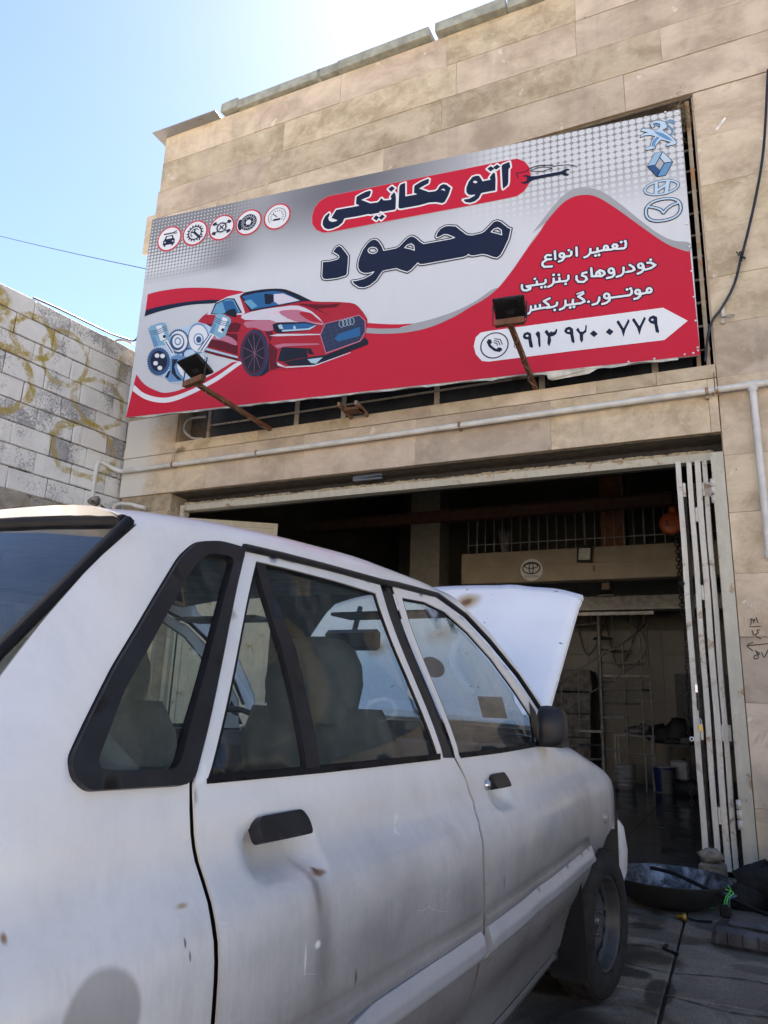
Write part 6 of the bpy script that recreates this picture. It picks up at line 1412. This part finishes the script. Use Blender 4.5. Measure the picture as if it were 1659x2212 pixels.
# fill between the roof's rear header and the window top, then trunk
fillp = [side(-2.415, vR(-2.415)+.06), side(-2.43, vR(-2.43)+.65)]
b = MB(); n = 12; vs = []
for i in range(n+1):
    u = i/n*.5; p = RT*(1-u)+mir_(RT)*u+Vector((0, -1, .55)).normalized()*.035*4*u*(1-u); w = vR(-2.42)+.05+.60*(i/n); q = side(-2.42-.01*(i/n), w); vs += [p, q, mir_(p), mir_(q)]
fs = []
for i in range(n): fs += [(4*i, 4*i+4, 4*i+5, 4*i+1), (4*i+2, 4*i+6, 4*i+7, 4*i+3)]
b.add(vs, fs, True); b.build('roof_edge', m_car, car)
tk = MB(); P = [(0, -2.80, .955), (0, -2.85, .972), (0, -3.05, .975), (0, -3.10, .93), (0, -3.12, .6), (0, -3.10, .30)]
vs = []
for (x, y, z) in P:
    for u in range(9): X = side(max(y, -3.08), min(z, .93)).x-.004; vs.append((X+(-CW-2*X)*u/8, y-.06*math.sin(math.pi*u/8), z+.02*math.sin(math.pi*u/8)))
tk.add(vs, [(i*9+j, i*9+j+1, (i+1)*9+j+1, (i+1)*9+j) for i in range(len(P)-1) for j in range(8)], True); tk.build('boot_lid', m_car, car)
MB().bevbox((-CW/2, -3.15, .45), (1.56, .14, .20), .03).build('rear_bumper', m_trim, car)
for x in (-.14, -CW+.14): MB().bevbox((x, -3.11, .74), (.20, .05, .22), .01).build('tail_lamp', plain('red_lamp', (.25, .01, .01), .2, obj=True), car)
# windscreen
wt, wb_ = side(-1.04, vR(-1.04)+.06), Vector((-.145, -.30, .955))
ws_ = quad_sheet('windscreen', wt+Vector((-.02, .02, 0)), mir_(wt+Vector((-.02, .02, 0))), mir_(wb_), wb_, m_glass('windscreen_glass', (.88, .91, .88), .02, .02), .06, axis=Vector((0, 1, .6)))
# stickers on windscreen
b = MB(); c0 = wt.lerp(wb_, .62)+Vector((-.10, .02, .012)); b.lathe([(0, 0), (.05, 0)], M=Matrix.Rotation(R(-50), 3, 'X'), c=c0+Vector((-.22, .03, .06)), n=24, smooth=False); b.build('round_sticker', plain('blue_sticker', (.02, .07, .16), .5, obj=True), ws_)
b = MB(); Mx = Matrix.Rotation(R(-52), 3, 'X'); b.box(wt.lerp(wb_, .80)+Vector((-.13, .015, .012)), (.10, .10, .0015), M=Mx); b.build('square_sticker', plain('cream_sticker', (.40, .38, .32), .6, obj=True), ws_)
# cabin: parcel shelf, floor, seats, dash, mirror, wheel
MB().b2((-.10, -2.36, .885), (-1.5, -2.85, .90)).build('parcel_shelf', m_cabin, car)
MB().b2((-.17, -3.05, .17), (-1.43, -.35, .20)).b2((-.10, -.34, .2), (-1.5, -.30, .93)).b2((-.12, -2.50, .21), (-1.48, -2.45, .88)).build('cabin_floor', m_cabin, car)
MB().bevbox((-CW/2, -.50, .84), (1.40, .36, .17), .05).build('dashboard', m_cabin, car)
hl = MB(); vs = []
for i in range(9):
    for j in range(7):
        s = -2.38+1.32*i/8; u = j/6; p = side(s, vR(s)+.07+.58*min(u*2, 2-u*2)*1.0); x = p.x if u <= .5 else -CW-p.x; vs.append((x, s, p.z-.03))
hl.add(vs, [(i*7+j, i*7+j+1, (i+1)*7+j+1, (i+1)*7+j) for i in range(8) for j in range(6)], True).build('head_lining', plain('grey_headlining', (.16, .155, .145), .9, obj=True), car)
def seat(x, y, w, par=car, head=True, name='seat'):
    b = MB(); b.bevbox((x, y, .50), (w, .50, .18), .05)
    prof = [(-.22, .55, .05), (-.27, .75, .07), (-.32, .95, .06), (-.34, 1.04, .045)]; vs = []
    for dy, z, th in prof:
        for a in range(12):
            t = 2*math.pi*a/12; vs.append((x+w/2*math.copysign(abs(math.cos(t))**.5, math.cos(t))*(1 if z < 1 else .82), y+dy+th*math.sin(t), z))
    b.add(vs, [(i*12+k, i*12+(k+1) % 12, (i+1)*12+(k+1) % 12, (i+1)*12+k) for i in range(3) for k in range(12)]+[tuple(range(36, 48))], True)
    s = b.build(name, m_seat, par)
    if head:
        vs = []; n = 14
        for z, kx, ky in ((1.00, .9, .9), (1.04, 1.1, 1.1), (1.10, 1.2, 1.2), (1.15, 1.15, 1.15), (1.19, .98, 1), (1.215, .72, .75), (1.225, .35, .4)):
            for a in range(n): t = 2*math.pi*a/n; vs.append((x+.125*kx*math.copysign(abs(math.cos(t))**.7, math.cos(t)), y-.355+.055*ky*math.sin(t), z))
        MB().add(vs, [(i*n+k, i*n+(k+1) % n, (i+1)*n+(k+1) % n, (i+1)*n+k) for i in range(6) for k in range(n)]+[tuple(range(6*n, 7*n))], True).tube([(x-.05, y-.35, 1.02), (x-.05, y-.355, 1.08)], .006, 6).tube([(x+.05, y-.35, 1.02), (x+.05, y-.355, 1.08)], .006, 6).build('headrest', m_seat, s)
seat(-.42, -1.15, .50); seat(-1.18, -1.15, .50); seat(-.80, -2.05, 1.30, head=False)
tr = MB(); n = 28
for k in range(n): pass
Mw = Matrix.Rotation(R(-62), 3, 'X')
tr.tube([Vector((-1.18, -.80, .86))+Mw @ Vector((.18*math.cos(2*math.pi*k/n), 0+.18*math.sin(2*math.pi*k/n), 0)) for k in range(n+1)], .012, 6).build('steering_wheel', m_trim, car)
rm = CP(750, 1383); 
MB().bevbox((-.66, -.90, 1.275), (.23, .03, .075), .014).build('rear_view_mirror', m_trim, car)
MB().tube([(-.66, -.89, 1.30), (-.66, -.85, 1.40)], .010, 6).build('mirror_stalk', m_trim, car)
for k, (x, a) in enumerate(((-.45, .7), (-1.15, .7))): MB().bevbox((x, -1.02, 1.345), (.38, .14, .012), .004).build('sun_visor', plain('visor', (.25, .24, .22), .8, obj=True), car)

# --- raised bonnet
hp, ang = Vector((0, -.335, .985)), R(44)
def hood_pt(x, l, up=0):
    w = (x+CW/2)/(CW/2); crown = .035*(1-w*w)-.012*max(0, abs(w)-.86)/.14
    L = l; y = math.cos(ang)*L-math.sin(ang)*(crown+up); z = math.sin(ang)*L+math.cos(ang)*(crown+up); return Vector((x, hp.y+y, hp.z+z))
hb_ = MB(); nx_, ny_ = 30, 18; vs = []
for i in range(nx_+1):
    x0 = -.125-(CW-.25)*i/nx_
    for j in range(ny_+1):
        v = j/ny_; w = (x0+CW/2)/(CW/2)
        l1 = .89+.085*(1-w*w)-(.0 if abs(w) < .7 else .06*(abs(w)-.7)/.3); xx = x0+ (.02*v*w if abs(w) > .6 else 0)
        up = -.018*sst(v, .86, 1.0)+.006*math.sin(v*9+w*3)*0+.008*math.exp(-((abs(w)-.42)/.07)**2)*sst(v, .05, .3)
        vs.append(hood_pt(xx, .0+l1*v, up))
hb_.add(vs, [(i*(ny_+1)+j, (i+1)*(ny_+1)+j, (i+1)*(ny_+1)+j+1, i*(ny_+1)+j+1) for i in range(nx_) for j in range(ny_)], True)
k = len(vs); hb_.add([Vector((v.x, v.y+.014, v.z-.016)) for v in vs], [(i*(ny_+1)+j, (i+1)*(ny_+1)+j, (i+1)*(ny_+1)+j+1, i*(ny_+1)+j+1) for i in range(nx_) for j in range(ny_)], True)
A_ = [i*(ny_+1)+ny_ for i in range(nx_+1)]; hb_.f += [(a, b_, b_+k, a+k) for a, b_ in zip(A_, A_[1:])]; hb_.smooth += [False]*nx_
for r0 in (0, nx_*(ny_+1)): hb_.f += [(r0+j, r0+j+1, r0+j+1+k, r0+j+k) for j in range(ny_)]; hb_.smooth += [False]*ny_
g = G('bonnet_paint'); pp = g.pos(True); xs = g.xyz(pp)
cl_n = g.noise(pp, 5, 6, .6); c = g.mix(g.ramp(cl_n, .4, .75, 0, .3), (.86, .86, .86), (.70, .70, .70))
RUST_AT = hood_pt(-.62, .30)
def rustspot(x, l, r_, a):
    global c
    q = hood_pt(x, l); d = g.n('VectorMath', operation='DISTANCE'); g.put(d.inputs[0], pp); d.inputs[1].default_value = q
    e = g.math('ADD', d.outputs['Value'], g.math('MULTIPLY', g.math('SUBTRACT', cl_n, .5), .10))
    c = g.mix(g.ramp(e, r_*.15, r_, a, 0), c, (.40, .26, .09)); c = g.mix(g.ramp(e, 0, r_*.3, a, 0), c, (.16, .06, .02))
rustspot(-.66, .80, .10, .9); rustspot(-.72, .55, .12, .5); rustspot(-1.02, .45, .08, .6)
sc2 = g.ramp(g.noise(g.vmul(pp, (3, 3, 3)), 8, 2, .5), .735, .75)
c = g.mix(g.math('MULTIPLY', sc2, .8), c, (.12, .12, .12)); g.bump(g.noise(pp, 4, 3), .12, .02)
hood = hb_.build('bonnet', g.done(c, .5, 0, .35, .05, .2), car)
MB().tube([(-.30, -.0, .70), hood_pt(-.28, .52, -.02)], .006, 6).build('bonnet_stay', m_chain, hood)
# scuttle, engine bay, lamps, bumper, underside
MB().b2((-.13, -.33, .90), (-CW+.13, -.20, .955)).build('scuttle', m_trim, car)
MB().b2((-.20, -.20, .25), (-1.4, .55, .62)).build('engine', m_chain, car)
MB().bevbox((-.80, .10, .72), (.45, .35, .18), .04).build('air_filter', m_trim, car)
vs = []; b = MB()
for (z, o_) in ((.58, -.03), (.55, .0), (.45, .02), (.36, .01), (.26, -.05), (.24, -.10)):
    ln = [(-.10, .49), (-.030, .50), (-.010, .54), (-.035, .63), (-.16, .74), (-.5, .82), (-.8, .84), (-1.1, .82), (-1.44, .74), (-1.565, .63), (-1.59, .54), (-1.57, .50), (-1.50, .49)]
    for x, y in ln:
        q = Vector((x+.8, y, 0)); vs.append(Vector((-.8+(x+.8)*(1+o_*.6), y+o_ if y > .5 else y, z)))
n = 13; b.add(vs, [(i*n+j, i*n+j+1, (i+1)*n+j+1, (i+1)*n+j) for i in range(5) for j in range(n-1)], True); b.build('front_bumper', m_paint('bumper_paint', .5), car)
for sg in (1, -1):
    hx = -.30 if sg > 0 else -CW+.30
    MB().bevbox((hx, .66, .70), (.32, .10, .13), .02).build('headlamp', m_glass('lamp_glass', (.7, .7, .7)), car)
MB().bevbox((-.8, .70, .70), (.64, .05, .11), .01).build('grille', m_trim, car)
# arches' inner liners
for sy in (0, AX2):
    for x0, x1 in ((-.10, -.34), (-CW+.10, -CW+.34)):
        MB().lathe([(.365, x0), (.365, x1), (.0, x1)], M=Matrix(((0, 0, 1), (1, 0, 0), (0, 1, 0))), c=(0, sy+(.09 if sy == 0 else 0), .27), n=24, arc=math.pi).build('wheel_arch_liner', m_cabin, car)
MB().b2((-.025, .47, .12), (-.50, .48, .62)).build('wheel_arch_liner', m_cabin, car); MB().b2((-.07, -.31, .30), (-.50, -.30, .62)).build('wheel_arch_liner', m_cabin, car)
# --- wheels
def wheel(x, y, sg, steer=0):
    M = Matrix.Rotation(steer, 3, 'Z') @ Matrix(((0, 0, sg), (1, 0, 0), (0, 1, 0)))
    w = bpy.data.objects.new('wheel', None); col.objects.link(w); w.parent = car; w.location = (x, y, .264)
    Rr, wd = .262, .080
    prof = [(.170, -.07), (.176, -.078), (.20, -wd-.003), (.235, -wd), (.254, -.066), (.262, -.045), (.262, .045), (.254, .066), (.235, wd), (.20, wd+.003), (.176, .078), (.170, .07), (.170, -.07)]
    t = MB().lathe(prof, n=64, M=M).build('tyre', m_rub, w)
    b = MB()
    for k in range(60):
        a = 2*math.pi*k/60
        for o_, sk in ((-.052, .05), (-.022, -.04), (.008, .04), (.036, -.05)):
            Mr = M @ Matrix.Rotation(a+sk*.5, 3, 'Z'); b.box(Mr @ Vector((Rr+.0012, 0, o_+.008)), (.0056, .019, .021), M=Mr)
    tag(b.build('tread_blocks', m_rub, w), kind='stuff')
    rp = [(.170, .066), (.165, .070), (.160, .062), (.155, .03), (.150, .018), (.128, .012), (.112, .020), (.090, .026), (.075, .014), (.045, .010), (.040, .020), (.032, .024), (0, .024)]
    MB().lathe(rp, n=48, M=M).lathe([(.165, .068), (.165, -.06), (.1, -.06)], n=48, M=M).build('rim', m_steelw, w)
    for k in range(14):
        a = 2*math.pi*k/14; Mr = M @ Matrix.Rotation(a, 3, 'Z')
        MB().add([Mr @ Vector(p) for p in ((.104, -.009, .0262), (.104, .009, .0262), (.118, .015, .0232), (.132, .016, .0165), (.140, .009, .0175), (.140, -.009, .0175), (.132, -.016, .0165), (.118, -.015, .0232))], [(0, 1, 2, 3, 4, 5, 6, 7)]).build('vent_slot', m_seal, w)
    for k in range(4):
        a = 2*math.pi*k/4+.4; MB().lathe([(0, .030), (.008, .030), (.009, .010)], n=6, M=M, c=M @ Vector((.057*math.cos(a), .057*math.sin(a), 0))).build('wheel_nut', m_steelw, w)
    MB().lathe([(0, .034), (.020, .032), (.024, .026), (.026, .02)], n=20, M=M).build('hub_cap', plain('dull_hub', (.06, .06, .065), .35, .6, obj=True), w)
    MB().lathe([(0, .0355), (.009, .0352), (.011, .034)], n=6, M=M).build('hub_badge', m_chrome, w)
    return w
wheel(-.058, .025, 1, R(-6)); wheel(-CW+.068, .01, -1); wheel(-.105, AX2, 1); wheel(-CW+.105, AX2, -1)
# mud flap behind the front wheel
fl_ = [(-.014, -.285, .50), (.006, -.285, .160), (-.004, -.286, .135), (-.125, -.288, .135), (-.137, -.285, .160), (-.150, -.285, .50)]
b = MB(); b.add([Vector(p) for p in fl_]+[Vector(p)+Vector((0, -.006, 0)) for p in fl_], [(0, 1, 2, 3, 4, 5), (11, 10, 9, 8, 7, 6)]+[(i, (i+1) % 6, 6+(i+1) % 6, 6+i) for i in range(6)]); b.build('mud_flap', m_seal, car)
bpy.data.objects['garage_building']

# ================================================================ THINGS LYING IN THE YARD
k9 = crop(1600, 2300, 2269)
pan = thing('metal_pan', 'wide shallow black metal pan with a scorched pale inside standing in the doorway', 'pan', (-.43, 4.98, 0))
g = G('scorched_zinc'); pp = g.pos(True); nn = g.noise(g.vmul(pp, (1, 1, .5)), 9, 7, .7, .8)
m_zn = g.done(g.mix(g.ramp(nn, .38, .66), (.03, .035, .04), (.30, .34, .38)), .45, .5)
MB().lathe([(0, .006), (.17, .008), (.26, .05), (.335, .148), (.340, .152)], n=48).build('inside', m_zn, pan)
MB().lathe([(0, 0), (.18, 0), (.27, .044), (.342, .146), (.346, .153), (.340, .1525)], n=48).build('outside', plain('sooty_steel', (.012, .012, .012), .7, obj=True), pan)
MB().lathe([(0, .010), (.012, .008), (.014, 0)], c=(.22, -.12, .035), n=10).build('green_cap', plain('green_plastic', (.03, .30, .06), .4, obj=True), pan)
def lumpy(b, c, r, n=7, seed=0, flat=1.0):
    rr = random.Random(seed); vs = []; m = 10
    for i in range(n+1):
        th = math.pi*i/n
        for k in range(m):
            ph = 2*math.pi*k/m; q = 1+rr.uniform(-.22, .22); vs.append((c[0]+r[0]*q*math.sin(th)*math.cos(ph), c[1]+r[1]*q*math.sin(th)*math.sin(ph), max(.001, c[2]+r[2]*q*math.cos(th))))
    b.add(vs, [(i*m+k, i*m+(k+1) % m, (i+1)*m+(k+1) % m, (i+1)*m+k) for i in range(n) for k in range(m)], True); return b
p = atZ(1545, 1917); o = MB().bevbox((0, 0, .085), (.16, .14, .17), .012, jit=.008).build('concrete_lump', m_conc); o.location = (p.x+.0, 5.45, 0); tag(o, 'broken concrete block holding the folding door open at its foot', 'concrete block')
o = lumpy(MB(), (0, 0, .04), (.07, .06, .045), seed=3).build('rubble', m_conc); o.location = (p.x-.01, 5.45, .17); tag(o, 'rough lump of rubble lying on the broken block', 'rubble')
m_cloth = plain('black_oily_cloth', (.008, .008, .009), .85, var=.5, scale=18, bump=.5, obj=True)
b = MB(); lumpy(b, (0, 0, .10), (.20, .13, .14), 9, 5); lumpy(b, (.16, -.05, .16), (.14, .12, .13), 8, 6); lumpy(b, (-.14, -.08, .05), (.14, .1, .08), 8, 7)
o = b.build('oily_rag_heap', m_cloth); o.location = (.09, 5.20, 0); tag(o, 'heap of black oily rags beside the concrete block', 'rags')
o = MB().bevbox((0, 0, .13), (.34, .26, .26), .01, jit=.012).build('cardboard_box', plain('worn_cardboard', (.17, .12, .075), .85, var=.3, obj=True)); o.location = (.33, 4.95, 0); tag(o, 'worn brown cardboard box beside the rags at the right edge', 'box')
m_bat = plain('dusty_black_plastic', (.045, .047, .055), .6, var=.6, scale=14, obj=True)
bt = thing('car_part_housing', 'dusty grey-black plastic engine part lying on the ground with green wires', 'car part', (.10, 4.30, 0), R(-6))
MB().bevbox((0, 0, .045), (.56, .24, .085), .022, jit=.006).build('housing', m_bat, bt)
MB().bevbox((.02, .01, .098), (.46, .17, .03), .012, jit=.004).build('cover', m_bat, bt)
for k in range(7): MB().bevbox((-.20+k*.065, -.126, .05), (.014, .012, .06), .004).build('rib', m_bat, bt)
MB().bevbox((-.23, .05, .13), (.05, .05, .06), .01).build('connector', m_seal, bt)
for k, cc in enumerate(((.03, .45, .08), (.05, .5, .10), (.03, .10, .22))):
    MB().tube(catmull([(-.235+.012*k, .05, .15), (-.225+.01*k, .05, .19), (-.20+.012*k, .06, .225-.01*k), (-.215-.01*k, .07, .245-.02*k)], 4), .0035, 5).build('wire', plain('wire_%d' % k, cc, .4, obj=True), bt)
pts = [atZ(*k9(x, y), z) for x, y, z in ((800, 655, .17), (950, 690, .17), (1100, 755, .16), (1250, 830, .13), (1400, 890, .11), (1659, 1000, .10))]
o = MB().tube(catmull(pts+[pts[-1]+Vector((.3, -.25, 0))], 5), .011, 7).build('black_hose', m_seal); tag(o, 'black hose lying across the pan towards the right edge', 'hose')
p = atZ(*k9(1030, 1015), .02); ft = thing('brass_fitting', 'small brass hose fitting on a thin black lead, on the concrete by the pan', 'fitting', (p.x, p.y, .02))
MB().lathe([(0, -.03), (.012, -.03), (.012, .0), (.024, .004), (.024, .022), (0, .022)], n=8, M=Matrix.Rotation(R(90), 3, 'Y')).build('fitting_body', plain('brass_dull', (.35, .22, .05), .4, .8, obj=True), ft)
q = atZ(*k9(1250, 1040), .02)-p; MB().tube(catmull([(0.02, 0, 0), (q.x*.5, q.y*.5+.01, -.012), (q.x, q.y, -.005)], 4), .006, 6).build('lead', m_seal, ft)
hk = [atZ(*k9(x, y), .006) for x, y in ((918, 1222), (900, 1240), (915, 1258), (960, 1275), (1000, 1290))]
o = MB().tube(catmull(hk, 4), .008, 6).build('bent_bar', m_seal); tag(o, 'short bent black metal bar on the open concrete near the front wheel', 'metal bar')
p = atY(1659, 1790, 5.55); o = MB().bevbox((0, 0, .35), (.16, .10, .70), .01).build('crate', plain('blue_crate', (.03, .09, .16), .5, var=.4, obj=True)); o.location = (.33, 5.62, 0)
tag(o, 'narrow blue crate standing against the stone pillar at the right edge', 'crate')

# ================================================================ OUT OF FRAME BUT SEEN IN THE CAR'S WINDOWS
nb = thing('neighbour_banner', 'blue and cream banner of the next shop, seen mirrored in the car windows', 'banner', (0, DF-.09, 0))
MB().b2((.85, 0, 2.3), (6.4, .05, 5.6)).build('banner_sheet', plain('blue_banner', (.02, .07, .10), .5, var=.2), nb)
def swoosh(cx, cz, rx, rz, w, a0, a1, m, k):
    n = 30; vs = []
    for i in range(n+1):
        t = R(a0+(a1-a0)*i/n); ww = w*math.sin(math.pi*(i+.5)/(n+1)); vs += [(cx+rx*math.cos(t), -.004*k, cz+rz*math.sin(t)), (cx+(rx-ww)*math.cos(t), -.004*k, cz+(rz-ww)*math.sin(t))]
    MB().add(vs, [(2*i, 2*i+2, 2*i+3, 2*i+1) for i in range(n)]).build('swoosh', m, nb)
m_cream = plain('cream_print', (.30, .24, .14), .5); 
swoosh(2.6, 3.7, 1.3, .7, .35, 20, 300, m_cream, 1); swoosh(4.3, 4.4, 1.0, .8, .3, 60, 330, m_cream, 1); swoosh(1.25, 2.75, .22, .16, .06, 0, 358, m_print_w, 2)
